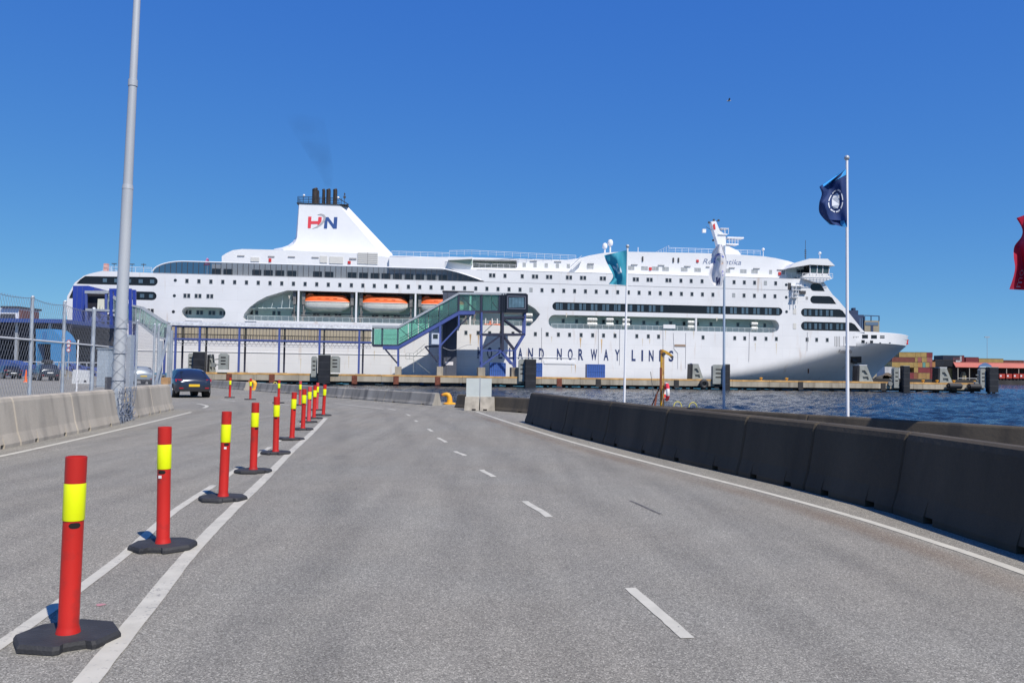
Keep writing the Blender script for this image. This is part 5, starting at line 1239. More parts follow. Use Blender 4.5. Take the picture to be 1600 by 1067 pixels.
# dark clad lift tower behind
s0, z1 = sp(692.5, 455.5, -5.6); s1 = x_of(715, 470, -5.6)
T = thing('lift_tower', 'tall plain dark grey tower between gangway and ship', 'tower', ((s0 + s1) / 2, -5.6, ZP), None, SHIPM)
MB().box((s0, -5.6, ZP), (s1, -3.4, z1)).build('cladding', TOWERGREY, T)
MB().box((s0 - .15, -5.75, z1), (s1 + 3.6, -3.3, z1 + .2)).build('roof', STEELDARK, T)
a, za = sp(696, 565, -5.7); c, zc = sp(708, 570.5, -5.7); MB().box((a, -5.66, zc), (c, -5.58, za)).build('notice', mat('notice_white', (.7, .68, .7), .6), T)
MB().box((s0 + .9, -5.64, ZP + .05), (s0 + 1.0, -5.59, z1 - .1)).build('panel_joint', STEELDARK, T)
# thin service stair below the incline
T = thing('service_stair', 'thin galvanised stair with landing under the gangway incline', 'stairs', (g(650, 580)[0], GT0 + 1.5, ZP), None, SHIPM)
b = MB()
for t in (GT0 + 1, GT0 + 2): 
    for p in (((646, 558), (664, 543)), ((646, 552), (664, 537)), ((634, 552), (646, 552)), ((634, 561), (646, 561)), ((634, 552), (634, 561)), ((646, 552), (646, 582)), ((640, 552), (640, 561)), ((652, 553), (652, 547)), ((658, 548), (658, 542)), ((646, 562), (672, 583))):
        (s0, z0), (s1, z1) = g(*p[0]), g(*p[1]); b.bar((s0, t, z0), (s1, t, z1), .07)
b.build('frame', FRAMEGREY, T)
b = MB()
for i in range(9): (s0, z0) = g(646 + 2 * i, 558 - 1.67 * i); b.box((s0 - .14, GT0 + 1, z0), (s0 + .14, GT0 + 2, z0 + .05))
b.build('tread', FRAMEGREY, T)
b = MB(); cab_pts = [g(692 + 45 * i / 16, 543 + 4.5 * math.sin(i / 16 * PI * 1.6)) for i in range(17)]; b.path([(s_, GT0 - .3, z) for s_, z in cab_pts], .05, 5); o = b.build('hanging_cable', mat('cable_pale', (.35, .35, .36))); o.matrix_world = SHIPM; tag(o, 'slack pale cable slung across the dark tower', 'cable')

# ================================================================== stern ramp buildings at the left
LT = -12.0
q = lambda px, py, t=LT: sp(px, py, t)
T = thing('linkspan_tower', 'tall plain bright blue clad tower at the ship stern', 'tower', (q(125, 600)[0], LT, W0), None, SHIPM)
zg0 = W0
pts = [(q(103, 600)[0], zg0), (q(149, 600)[0], zg0), q(147, 456), q(147, 449), q(138.5, 448.5), q(138, 446.5), q(114, 446.5), q(113, 499.5), q(103, 500.5)]
MB().slab(pts, LT, LT + 7).build('cladding', TOWERBLUE, T)
b = MB()
for px in (121, 129): s_, z1 = q(px, 448); b.box((s_ - .05, LT - .04, zg0), (s_ + .05, LT + .02, z1))
b.build('panel_joint', BLUEST, T)
T = thing('stair_tower', 'blue braced stair tower with open top landing and grey roof frame', 'tower', (q(170, 600)[0], LT - 2, zg0), None, SHIPM)
def qbar(name, segs, w, mt, t=(LT - 2.6, LT - .2)):
    for (x0, y0, x1, y1) in segs:
        for tt in t: (s0, z0), (s1, z1) = q(x0, y0, LT - 2), q(x1, y1, LT - 2); MB().bar((s0, tt, z0), (s1, tt, z1), w).build(name, mt, T)
qbar('roof_frame', [(135, 457, 172, 457)], .55, GREYST); qbar('landing', [(136, 484, 181, 486)], .45, GREYST)
qbar('column', [(137, 457, 137, 600), (168, 457, 166, 600)], .4, BLUEST); qbar('column', [(205.5, 452, 205.5, 540), (176, 452, 176, 600)], .55, TOWERBLUE); qbar('portal_beam', [(173, 453.5, 207, 453.5)], .5, TOWERBLUE)
qbar('cross_brace', [(148, 490, 166, 516), (166, 490, 148, 516), (148, 518, 166, 545), (166, 518, 148, 545), (140, 502, 178, 502), (140, 530, 178, 530)], .24, BLUEST)
s0, z1 = q(139, 460); s1, z0 = q(168, 483); MB().box((s0, LT - 1.6, z0), (s1, LT - .4, z1)).build('landing_enclosure', mat('landing_dark', (.012, .012, .02), .6), T)
for i, px in enumerate((155, 158.5, 161.5, 164.5)):
    (s0, z0), (s1, z1) = q(px + (i - 1.5), 483, LT - 2.4), q(px, 467, LT - 2.4); MB().add([(s0 - .2, LT - 2.4, z0), (s0 + .2, LT - 2.4, z0), (s1 + .3, LT - 2.3, z1), (s1 - .3, LT - 2.3, z1), (s0 - .2, LT - 2.3, z0), (s0 + .2, LT - 2.3, z0), (s1 + .3, LT - 2.2, z1), (s1 - .3, LT - 2.2, z1)], [(0, 1, 2, 3), (7, 6, 5, 4), (0, 4, 5, 1), (2, 6, 7, 3), (1, 5, 6, 2), (0, 3, 7, 4)]).build('white_slat', mat('slat_cream', (.6, .6, .5), .6), T)
s0, z1 = q(170, 492); s1 = q(186, 500)[0]; MB().box((s0, LT - 1, zg0), (s1, LT + 1, z1)).build('dark_core', TOWERGREY, T)
T = thing('glazed_stair', 'grey framed glazed stair sloping down towards the covered walkway', 'stairs', (q(235, 600)[0], LT, zg0), None, SHIPM)
PALEGL = glass('stair_pale_glass', (.80, .88, .85), .12, .1, .15)
top = [(172, 459), (198, 476), (226, 481.5), (259, 503), (268, 506)]; bot = [(172, 484), (200, 504), (224, 506), (250, 527), (266, 531)]
for i in range(4):
    for tt in (LT - 2.4, LT - .6):
        p = [q(*bot[i], LT), q(*bot[i + 1], LT), q(*top[i + 1], LT), q(*top[i], LT)]; MB().slab(p, tt, tt + .04).build('pane', PALEGL, T)
b = MB()
for line in (top, bot):
    for (a, c) in zip(line, line[1:]):
        for tt in (LT - 2.4, LT - .6): (s0, z0), (s1, z1) = q(*a), q(*c); b.bar((s0, tt, z0), (s1, tt, z1), .4)
for (a, c) in zip(top, bot):
    for tt in (LT - 2.45, LT - .6): (s0, z0), (s1, z1) = q(*a), q(*c); b.bar((s0, tt, z0), (s1, tt, z1), .2)
for f in (.25, .5, .75):
    for i in (1, 2):
        a, c = lerp2(top[i], top[i + 1], f), lerp2(bot[i], bot[i + 1], f); (s0, z0), (s1, z1) = q(*a), q(*c); b.bar((s0, LT - 2.45, z0), (s1, LT - 2.45, z1), .12)
b.build('frame', GREYST, T)
b = MB()
for i in range(1, 3):
    (s0, z0), (s1, z1) = q(*bot[i]), q(*bot[i + 1]); b.bar((s0, LT - 1.5, z0), (s1, LT - 1.5, z1), 1.6, .25)
b.build('stair_floor', BLUEST, T)
for px in (217, 262): s_, z = q(px, 512); MB().bar((s_, LT - 1.5, zg0), (s_, LT - 1.5, z), .4).build('post', BLUEST, T)

# ================================================================== foreground: barriers
JP = [(-.30, 0), (.30, 0), (.30, .07), (.235, .26), (.135, .84), (.11, .90), (.07, .925), (-.07, .925), (-.11, .90), (-.135, .84), (-.235, .26), (-.30, .07)]
NP = [(-.285, .075), (.285, .075), (.235, .26), (.135, .84), (.11, .90), (.07, .925), (-.07, .925), (-.11, .90), (-.135, .84), (-.235, .26)]
def jersey(name, a, c, label, mt, group, h=.925, wscale=1.0, notches=(.22, .72), gap=.002, cat='barrier', pn=.17):
    a = Vector((a[0], a[1], 0)); c = Vector((c[0], c[1], 0)); d = (c - a).normalized(); nrm = Vector((d.y, -d.x, 0)); L = (c - a).length
    a = a + d * gap; L -= 2 * gap
    b = MB(); c_ = .035
    cuts = [0, c_]; notch = []
    for f in notches: cuts += [f * L, min(L - .1, f * L + pn)]
    cuts += [L - c_, L]
    for i in range(len(cuts) - 1):
        isn = any(abs(cuts[i] - f * L) < 1e-6 for f in notches)
        pr = NP if isn else JP; k = len(pr); v = []
        for x in (cuts[i], cuts[i + 1]):
            end = x < 1e-6 or x > L - 1e-6                         # worn, chamfered ends leave a V at each joint
            for (y, z) in pr:
                if end: y, z = y * .88, (z - .022 if z > .5 else z)
                v.append(a + d * x + nrm * (y * wscale) + Vector((0, 0, z * h / .925)))
        fs = [[q_, (q_ + 1) % k, k + (q_ + 1) % k, k + q_] for q_ in range(k)]
        fs += [list(range(k)), list(range(2 * k - 1, k - 1, -1))]
        b.add(v, fs)
    me = b.mesh(name, mt, False, a); o = bpy.data.objects.new(name, me); C.objects.link(o); o.location = a
    return tag(o, label, cat, group)
def offset_line(pts, off):
    out = []
    for i, p in enumerate(pts):
        a = Vector(pts[max(0, i - 1)]); c = Vector(pts[min(len(pts) - 1, i + 1)]); d = (c - a).normalized(); out.append((p[0] - d.y * off, p[1] + d.x * off))
    return out
rb = [(.41, 25.5), (1.30, 21.1), (2.02, 18.2), (2.74, 15.35), (3.50, 12.85), (3.97, 11.25), (4.36, 9.5), (4.56, 6.6), (4.62, 3.6), (4.66, .6), (4.68, -2.4)]
rbc = offset_line(rb, .31)          # centre line, right of the road face
rl = ['dark weathered jersey barrier at the far end of the right hand row', 'second dark jersey barrier from the far end of the right row', 'third dark jersey barrier from the far end, below the teal flag pole', 'fourth dark jersey barrier from the far end, in front of the yellow davit', 'short dark jersey barrier, fifth from the far end of the right row', 'short dark jersey barrier, sixth from the far end of the right row', 'nearest fully seen dark jersey barrier at the right edge', 'dark jersey barrier leaving the picture at the lower right']
for i in range(8):
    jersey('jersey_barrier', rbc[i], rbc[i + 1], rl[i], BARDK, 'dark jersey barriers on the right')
lb0 = [(-8.0, 7.0), (-8.45, 9.9), (-8.9, 12.9), (-9.37, 15.9), (-9.85, 18.9), (-10.35, 22.0)]
lbc = offset_line(lb0, .31)
ll = ['sandy jersey barrier leaving the picture at the far left', 'sandy jersey barrier second from the left picture edge', 'sandy jersey barrier at the left picture edge under the first fence post', 'sandy jersey barrier below the second fence post', 'sandy jersey barrier just left of the lamp post']
for i in range(5): jersey('jersey_barrier', lbc[i], lbc[i + 1], ll[i], BARLIT, 'sandy jersey barriers on the left')
lb1 = offset_line([(-11.02, 24.2), (-11.55, 26.9), (-12.02, 29.6)], .31)
for i, l in enumerate(('sandy jersey barrier just right of the lamp post', 'sandy jersey barrier ending beside the dark hatchback')): jersey('jersey_barrier', lb1[i], lb1[i + 1], l, BARLIT, 'sandy jersey barriers on the left')

# quay kerb blocks
KH = .56
def kerb_run(w0, w1, n, labels, kmat=KERBC):
    for i in range(n):
        a = quay_pt(w0 + (w1 - w0) * i / n); c = quay_pt(w0 + (w1 - w0) * (i + 1) / n)
        jersey('kerb_block', (a.x, a.y), (c.x, c.y), labels[i], kmat, 'low concrete blocks along the quay edge', h=KH, wscale=.85, notches=(.15, .75), cat='kerb block', pn=.3)
wg0, wg1 = on_quay(718), on_quay(684)
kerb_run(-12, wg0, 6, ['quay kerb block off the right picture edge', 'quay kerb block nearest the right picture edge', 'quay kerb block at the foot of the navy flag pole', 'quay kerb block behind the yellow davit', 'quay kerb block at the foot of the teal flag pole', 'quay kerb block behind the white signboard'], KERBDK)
wh0, wh1 = on_quay(404), on_quay(387)
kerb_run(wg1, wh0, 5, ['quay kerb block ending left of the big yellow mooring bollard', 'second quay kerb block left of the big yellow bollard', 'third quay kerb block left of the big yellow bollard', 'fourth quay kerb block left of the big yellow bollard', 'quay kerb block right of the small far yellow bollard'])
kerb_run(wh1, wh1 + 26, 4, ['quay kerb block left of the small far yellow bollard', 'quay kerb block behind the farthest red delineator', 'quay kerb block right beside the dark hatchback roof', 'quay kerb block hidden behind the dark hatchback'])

# ================================================================== delineator posts
def make_bollard():
    T = thing('delineator_post', '', 'delineator', (0, 0, 0), 'red and yellow delineator posts')
    R, r, hh = .258, .258, .042
    out = []
    for i in range(8):
        A = 2 * PI * (i + .5) / 8; out.append((R * math.cos(A) / math.cos(PI / 8) * 1.0, R * math.sin(A) / math.cos(PI / 8) * .93))
    # a hand notch is cut in one edge
    pts = []
    for i in range(8):
        p = out[i]; qn = out[(i + 1) % 8]; pts.append(p)
        if i == 5:
            P, Q = Vector(p), Vector(qn); inn = Vector((0, .035)); pts += [tuple(P.lerp(Q, .16)), tuple(P.lerp(Q, .26) + inn), tuple(P.lerp(Q, .78) + inn), tuple(P.lerp(Q, .9))]
    k = len(pts); b = MB(); b.v = [Vector((x, y, 0)) for x, y in pts] + [Vector((x, y, hh * .55)) for x, y in pts] + [Vector((x * .955, y * .955, hh * 1.02)) for x, y in pts]
    b.f = [[i, (i + 1) % k, k + (i + 1) % k, k + i] for i in range(k)] + [[k + i, k + (i + 1) % k, 2 * k + (i + 1) % k, 2 * k + i] for i in range(k)]
    b.f += [[2 * k + i for i in t] for t in tessellate_polygon([[Vector((x * .955, y * .955, 0)) for x, y in pts]])]
    b.build('base', BASERUB, T)
    n = 28
    # tube with an oval grip slot facing the road
    b = MB(); Rt, Rb = .0565, .0545
    b.lathe([(.066, .038), (.06, .065), (Rb, .085), (Rb, .60), (Rb, .64)], n=n); b.lathe([(Rb, .64), (Rb, .675)], n=n); b.lathe([(Rb + .001, .878), (Rt, .93), (Rt, 1.028), (Rt - .004, 1.03), (Rt - .004, .95)], n=n); b.lathe([(.001, .955), (Rt - .004, .955)], n=n)
    tube = b.build('tube', BOLLRED, T, smooth=True)
    MB().lathe([(Rb + .0025, .672), (Rb + .0035, .675), (Rb + .0035, .877), (Rb + .0025, .88)], n=n).build('reflective_band', BOLLYEL, T, smooth=True)
    b = MB(); pts2 = []
    for i in range(14):
        A = 2 * PI * i / 14; sx = .030 * (abs(math.cos(A)) ** .7) * (1 if math.cos(A) > 0 else -1); z = .648 + .0135 * math.sin(A); th = -PI / 2 + sx / Rb
        pts2.append(((Rb + .0012) * math.cos(th), (Rb + .0012) * math.sin(th), z))
    cols = 10; v_ = []
    for i in range(cols + 1):
        f = -1 + 2 * i / cols; th = -PI / 2 + .031 * f / Rb; hz = .0145 * (1 - abs(f) ** 3) ** .5 + .0015
        for sg in (-1, 1): v_.append(((Rb + .0015) * math.cos(th), (Rb + .0015) * math.sin(th), .648 + sg * hz))
    b.add(v_, [(2 * i, 2 * i + 2, 2 * i + 3, 2 * i + 1) for i in range(cols)]); b.build('grip_slot', HOLE, tube, fix=False)
    return T
BO = make_bollard()
bp = [(-2.48, 4.72), (-2.96, 7.13), (-3.36, 9.75), (-3.82, 12.35), (-4.26, 15.06), (-4.77, 18.09), (-5.28, 21.06), (-5.85, 23.98), (-6.15, 25.87), (-6.25, 27.6), (-14.48, 42.6), (-12.74, 40.44), (-10.35, 36.85), (-8.91, 34.93), (-7.29, 31.09)]
bl_ = ['nearest red and yellow delineator post at the lower left', 'second nearest delineator post in the row, with a small white sticker', 'third nearest delineator post in the row, with a small white sticker', 'fourth delineator post from the camera', 'fifth delineator post from the camera', 'sixth delineator post from the camera', 'seventh delineator post from the camera', 'eighth delineator post, where the white lines almost meet', 'ninth delineator post, where the white lines almost meet', 'last delineator post of the straight row, leaning right at the line tip', 'farthest delineator post, right of the dark hatchback', 'far delineator post beside the small yellow mooring bollard', 'far delineator post under the second rusty plate of the pier', 'far faded pink delineator post just left of the straight row', 'faint delineator post behind the tip of the straight row']
bt = [(.6, .6), (-.8, 0), (.8, .4), (.6, .0), (0, .3), (1.8, .0), (.8, .5), (1.2, 0), (1.0, 0), (2.2, 0), (.4, 0), (0, 0), (.3, 0), (.3, 0), (.8, 0)]
rz = [8, -20, 14, 30, -8, 25, 5, 50, 12, -30, 0, 20, 40, 10, 25]
STK = MB().box((-.014, -.002, -.012), (.014, .002, .012)).mesh('sticker', STICKER)
for i, (x, y) in enumerate(bp):
    o = BO if i == 0 else copy_tree(BO)
    o.location = (x, y, .004); o['label'] = bl_[i]
    base_rot = math.atan2(x, y)
    o.rotation_euler = (rad(bt[i][1]), rad(bt[i][0]), base_rot * -1 + rad(rz[i]))
    if i in (7, 13, 14):                                # sun-faded ones
        for ch in o.children:
            if ch.name.startswith('tube'):
                ch.data = ch.data.copy(); ch.data.materials[0] = mat('delineator_faded_plastic', (.55, .055, .06), .5, var=.15, vscale=4)
    if i in (1, 2):
        s_ = bpy.data.objects.new('sticker', STK); C.objects.link(s_); s_.parent = o; a_ = -PI / 2 - .25; s_.location = (.0560 * math.cos(a_), .0560 * math.sin(a_), .608); s_.rotation_euler = (0, 0, -.25)

# ================================================================== lamp post and fence on the left
T = thing('lamp_post', 'tall tapered galvanised lamp post rising through the left barrier gap', 'lamp post', (-10.95, 23.0, 0))
lx, ly = -10.95, 23.0; lean = .017
def lp(z): return (lx + lean * z, ly, z)
MB().tube(lp(0), lp(6.55), .168, .145, 20).build('lower_shaft', LAMPGREY, T, smooth=True)
MB().tube(lp(6.55), lp(9.5), .128, .112, 20).build('middle_shaft', LAMPGREY, T, smooth=True)
MB().tube(lp(9.5), lp(14.0), .105, .085, 20).build('upper_shaft', LAMPGREY, T, smooth=True)
MB().tube(lp(6.5), lp(6.62), .152, .14, 20).build('joint_ring', LAMPGREY, T, smooth=True)
MB().tube(lp(9.42), lp(9.6), .128, .128, 20).build('joint_ring', LAMPGREY, T, smooth=True)
MB().box((lx + .09, ly - .22, 14.0), (lx + .3, ly + .22, 14.15)).build('lamp_bracket', LAMPGREY, T)
b = MB()
for z in (.25, .5, .8, 1.15, 1.9, 2.6): torus(b, lp(z), .176, .009, 'z', 18, 5)
b.build('wire_band', WIRE, T)
b = MB()
for k in range(3):
    pts = [(lx + lean * z + .178 * math.cos(z * 5 + k * 2.1), ly + .178 * math.sin(z * 5 + k * 2.1), z) for z in [.02 + 2.9 * i / 80 for i in range(81)]]; b.path(pts, .004, 4)
    pts = [(lx + lean * z + .178 * math.cos(-z * 7 + k * 2.1), ly + .178 * math.sin(-z * 7 + k * 2.1), z) for z in [.02 + 2.9 * i / 80 for i in range(81)]]; b.path(pts, .003, 4)
b.build('wrapped_mesh', WIRE, T)['kind'] = 'stuff'
# crumpled wire closing the barrier gap
T = thing('wire_panel', 'crumpled wire panel filling the barrier gap at the lamp post foot', 'wire panel', (-10.9, 23.3, 0))
b = MB(); rr = random.Random(4)
A_, B_ = Vector((-10.42, 22.05, 0)), Vector((-10.98, 24.1, 0))
for i in range(15):
    p = A_.lerp(B_, i / 14); b.path([p + Vector((rr.uniform(-.07, .07), rr.uniform(-.05, .05), z)) for z in (.02, .3, .6, .95)], .012, 4)
for z in (.05, .2, .36, .52, .68, .85): b.path([A_.lerp(B_, i / 10) + Vector((rr.uniform(-.06, .06), 0, z + rr.uniform(-.04, .04))) for i in range(11)], .011, 4)
b.build('wires', WIRE, T)['kind'] = 'stuff'
MB().bar((-10.5, 22.2, 0), (-10.62, 22.25, .95), .05).build('stake', FENCEST, T); MB().bar((-10.95, 23.9, 0), (-11.0, 23.85, .97), .05).build('stake', FENCEST, T)

fl_pts = [(-9.1, 8.5), (-9.75, 13.0), (-10.35, 17.0), (-11.05, 21.3), (-11.85, 25.0), (-12.75, 29.8)]
def fence_at(px):
    d = sight(px, 600)
    for (x0, y0), (x1, y1) in zip(fl_pts, fl_pts[1:]):
        # point on the segment whose bearing matches
        ex, ey = x1 - x0, y1 - y0; den = d.x * (-ey) + d.y * ex
        k = (x0 * (-ey) + y0 * ex) / den if abs(den) > 1e-9 else -1; X, Y = d.x * k, d.y * k
        f = ((X - x0) * ex + (Y - y0) * ey) / (ex * ex + ey * ey)
        if -1e-6 <= f <= 1: return Vector((X, Y, 0))
    return None
FH = 3.05
fence = thing('chain_link_fence', 'tall galvanised chain link fence behind the sandy barriers', 'fence', (-10.3, 17.0, 0))
fposts = [Vector((-9.1, 8.5, 0)), fence_at(-40), fence_at(46.5), fence_at(97.5), fence_at(143), fence_at(178), fence_at(212), fence_at(239), Vector((-12.75, 29.8, 0))]
fposts = [p for p in fposts if p]
for i, p in enumerate(fposts):
    h = FH + random.uniform(-.03, .05); r = .037 if i not in (4,) else .05
    MB().tube(p, p + Vector((random.uniform(-.02, .02), 0, h)), r, n=12).build('post', FENCEST, fence, smooth=True)
    MB().sphere(p + Vector((0, 0, h)), r * 1.1, 8, 4).build('post_cap', FENCEST, fence, smooth=True)
for i, (p, q_) in enumerate(zip(fposts, fposts[1:])):
    p2 = p.lerp(q_, .015); 
    if i < 5: MB().tube(p + Vector((0, 0, 2.09)), q_ + Vector((0, 0, 2.09)), .022, n=8).build('rail', mat('fence_rail_pale', (.62, .62, .60), .5), fence, smooth=True)
    b = MB(); b.path([p.lerp(q_, k / 6) + Vector((0, 0, FH - .04 - .06 * math.sin(PI * k / 6))) for k in range(7)], .006, 4); b.build('top_wire', WIRE, fence)
    # woven mesh: two families of slanted wires clipped to the bay
    L_ = (q_ - p).length; d_ = (q_ - p).normalized(); nr = Vector((d_.y, -d_.x, 0)); top_ = FH - .06; pitch_ = .125; b = MB()
    k = -int(top_ / pitch_) - 1
    while k * pitch_ < L_:
        x0 = k * pitch_
        for sgn in (1, -1):
            if sgn == 1: xa, za, xb, zb5 = x0, .02, x0 + top_ * .62, top_
            else: xa, za, xb, zb5 = x0, top_, x0 + top_ * .62, .02
            if xb < 0 or xa > L_: continue
            if xa < 0: f = (0 - xa) / (xb - xa); za = za + (zb5 - za) * f; xa = 0
            if xb > L_: f = (L_ - xa) / (xb - xa); zb5 = za + (zb5 - za) * f; xb = L_
            if abs(xb - xa) < .01: continue
            P1 = p + d_ * xa + Vector((0, 0, za)); P2 = p + d_ * xb + Vector((0, 0, zb5))
            b.bar(P1 + nr * .003 * sgn, P2 + nr * .003 * sgn, .0033)
        k += 1
    b.build('wire_mesh', WIRE, fence, fix=False)['kind'] = 'stuff'
# end posts of the fence with their slanted stays
T = thing('fence_end_frame', 'braced galvanised end frame of the fence beside the dark hatchback', 'fence frame', (-12.8, 29.9, 0))
def fp(px, Y): d = sight(px, 600); return Vector((d.x * Y / d.y, Y, 0))
for px, Y, h in ((262.5, 30.2, 3.05), (266, 30.6, 2.9), (250, 30.4, 2.5)): p = fp(px, Y); MB().bar(p, p + Vector((0, 0, h)), .09).build('post', FENCEST, T)
MB().bar(fp(237, 29.5) + Vector((0, 0, .3)), fp(261, 30.2) + Vector((0, 0, 2.75)), .07).build('stay', FENCEST, T)
MB().bar(fp(248, 30.3) + Vector((0, 0, .6)), fp(262, 30.3) + Vector((0, 0, 1.0)), .05).build('rail', FENCEST, T)
a = fp(258.5, 29.55); o = MB().box((a.x - .12, a.y - .1, .93), (a.x + .14, a.y + .12, 1.17)).build('wooden_block', mat('tan_wood', (.42, .25, .12), .8, var=.2, vscale=8)); tag(o, 'tan wooden block lying on the barrier end by the hatchback', 'block')

# ================================================================== signboard, mooring bollards, davit
T = thing('signboard', 'blank white two panel board on a short concrete block at the quay gap', 'signboard', (-1.25, 33.3, 0))
by = 33.2; bx = -1.25
pr = [(-.62, 0), (.62, 0), (.55, .16), (.47, .53), (-.47, .53), (-.55, .16)]
b = MB()
for sx in (-1, 1):
    q_ = [(-.61, 0), (-.02, 0), (-.02, .54), (-.58, .54)] if sx < 0 else [(.02, 0), (.61, 0), (.58, .54), (.02, .54)]
    o = MB(); v = [(bx + x, by - (.34 - .2 * z / .54), z) for x, z in q_] + [(bx + x, by + (.34 - .2 * z / .54), z) for x, z in q_]
    o.add(v, [(0, 1, 2, 3), (7, 6, 5, 4), (0, 4, 5, 1), (1, 5, 6, 2), (2, 6, 7, 3), (3, 7, 4, 0)]); o.build('foot_block', mat('foot_concrete', (.33, .30, .25), .9, var=.25, vscale=4, bump=.3, bscale=20), T)
MB().box((bx - .55, by - .09, .54), (bx - .02, by - .05, 1.27)).build('panel', PANELW, T); MB().box((bx + .02, by - .09, .54), (bx + .46, by - .05, 1.27)).build('panel', PANELW, T)
MB().box((bx - .018, by - .1, .3), (bx + .018, by - .02, 1.31)).build('post', GREYST, T); MB().box((bx - .50, by - .05, .62), (bx + .44, by - .02, .68)).build('cross_bar', GREYST, T)
MB().box((bx - .3, by - .36, 0), (bx - .15, by - .30, .06)).build('lifting_slot', HOLE, T); MB().box((bx + .15, by - .36, 0), (bx + .3, by - .30, .06)).build('lifting_slot', HOLE, T)

def mooring(x, y, sc, label):
    T = thing('mooring_bollard', label, 'bollard', (x, y, 0), 'yellow mooring bollards on the quay')
    MB().lathe([(.30, 0), (.30, .04), (.24, .07), (.2, .09)], (x, y, 0), 18).build('flange', YELBOL, T, smooth=True)
    b = MB(); sec = [(0, .07, .20), (.0, .18, .17), (0, .34, .155), (-.03, .46, .15), (-.10, .555, .145), (-.20, .585, .125), (-.34, .575, .10), (-.44, .555, .075), (-.47, .55, .02)]
    n = 14; prev = None
    for i, (dx, z, r) in enumerate(sec):
        dxn, zn = (sec[min(i + 1, len(sec) - 1)][0] - sec[max(0, i - 1)][0]), (sec[min(i + 1, len(sec) - 1)][1] - sec[max(0, i - 1)][1]); l = math.hypot(dxn, zn); tx, tz = dxn / l, zn / l
        for k in range(n): A = 2 * PI * k / n; b.v.append(Vector((x + sc * (dx + r * math.cos(A) * tz), y + sc * r * math.sin(A), sc * (z - r * math.cos(A) * tx))))
    for i in range(len(sec) - 1): b.f += [[i * n + k, i * n + (k + 1) % n, (i + 1) * n + (k + 1) % n, (i + 1) * n + k] for k in range(n)]
    b.build('horn', YELBOL, T, smooth=True)
    MB().sphere((x - .45 * sc, y, .555 * sc), .085 * sc, 12, 8).build('horn_tip', mat('horn_tip_rust', (.42, .13, .05), .7, var=.3, vscale=8), T, smooth=True)
p = quay_pt(on_quay(703, 1.3), 1.3); mooring(p.x, p.y, .78, 'big yellow hooked mooring bollard in the kerb gap beside the signboard')
p = quay_pt(on_quay(399, .5), .5); mooring(p.x, p.y, 1.0, 'far yellow hooked mooring bollard beside a delineator post')
for px, lb in ((1059, 'left one of two small yellow hoops behind the quay kerb'), (1083, 'right one of two small yellow hoops behind the quay kerb'), (430, 'pale hoop on the far quay kerb near the delineators')):
    of_ = .42 if px > 500 else .1; p = quay_pt(on_quay(px, of_), of_)
    b = MB(); pts = [(p.x + .13 * math.cos(a), p.y, (.50 if px > 500 else .45) + .20 * math.sin(a)) for a in [PI * i / 12 for i in range(13)]]; pts = [(pts[0][0], p.y, 0)] + pts + [(pts[-1][0], p.y, 0)]
    b.path(pts, .016 if px > 500 else .03, 8); o = b.build('ladder_hoop', mat('hoop_yellow', (.62, .55, .12), .5, var=.3, vscale=8), smooth=True); tag(o, lb, 'hoop', 'ladder hoops on the quay')

p = quay_pt(on_quay(1034, -.75), -.75)
T = thing('rescue_davit', 'rusty yellow rescue davit post with life ring behind the barriers', 'davit', (p.x, p.y, 0))
X, Y = p.x, p.y
MB().box((X - .18, Y - .16, 0), (X + .22, Y + .16, .55)).build('foot', YELST, T)
MB().box((X - .045, Y - .04, .5), (X + .02, Y + .04, 2.25)).build('post', YELST, T)
MB().box((X + .045, Y - .025, .5), (X + .07, Y + .025, 2.2)).build('rear_post', YELST, T)
MB().slab([(X - .05, 2.17), (X + .10, 2.16), (X + .25, 2.10), (X + .31, 2.05), (X + .33, 2.10), (X + .18, 2.22), (X + .02, 2.29), (X - .05, 2.29)], Y - .05, Y + .05).build('arm', YELST, T)
b = MB(); b.tube((X + .30, Y - .06, 2.07), (X + .30, Y + .06, 2.07), .04, n=10); b.tube((X + .05, Y - .075, 2.16), (X + .05, Y + .075, 2.16), .05, n=10); b.build('sheave', STEELDARK, T)
MB().box((X - .075, Y - .075, 1.1), (X - .01, Y - .052, 1.75)).build('winch_plate', RUST, T)
o = torus(MB(), (X + .12, Y - .12, 1.02), .23, .055, 'x', 28, 8).build('life_ring', mat('life_ring_white', (.75, .72, .70), .5), T, smooth=True)
for k in range(4):
    b = MB(); a0 = PI / 4 + k * PI / 2 - .38; n_ = 8; o_ = 0
    for i in range(n_ + 1):
        A = a0 + .76 * i / n_
        for j in range(8): B = 2 * PI * j / 8; rr_ = .23 + .059 * math.cos(B); b.v.append(Vector((X + .12 + .059 * math.sin(B), Y - .12 + rr_ * math.cos(A), 1.02 + rr_ * math.sin(A))))
    for i in range(n_):
        for j in range(8): b.f.append([i * 8 + j, i * 8 + (j + 1) % 8, (i + 1) * 8 + (j + 1) % 8, (i + 1) * 8 + j])
    b.build('red_band', mat('life_ring_red', (.62, .03, .05), .5), o, smooth=True)
b = MB(); b.bar((X - .36, Y, .45), (X - .06, Y, 1.15), .035); b.bar((X - .26, Y - .1, .3), (X - .17, Y - .1, .95), .05); b.build('stay', RUST, T)
MB().bar((X - .26, Y - .1, .9), (X - .36, Y - .1, 1.62), .014).build('boat_hook', STEELDARK, T)

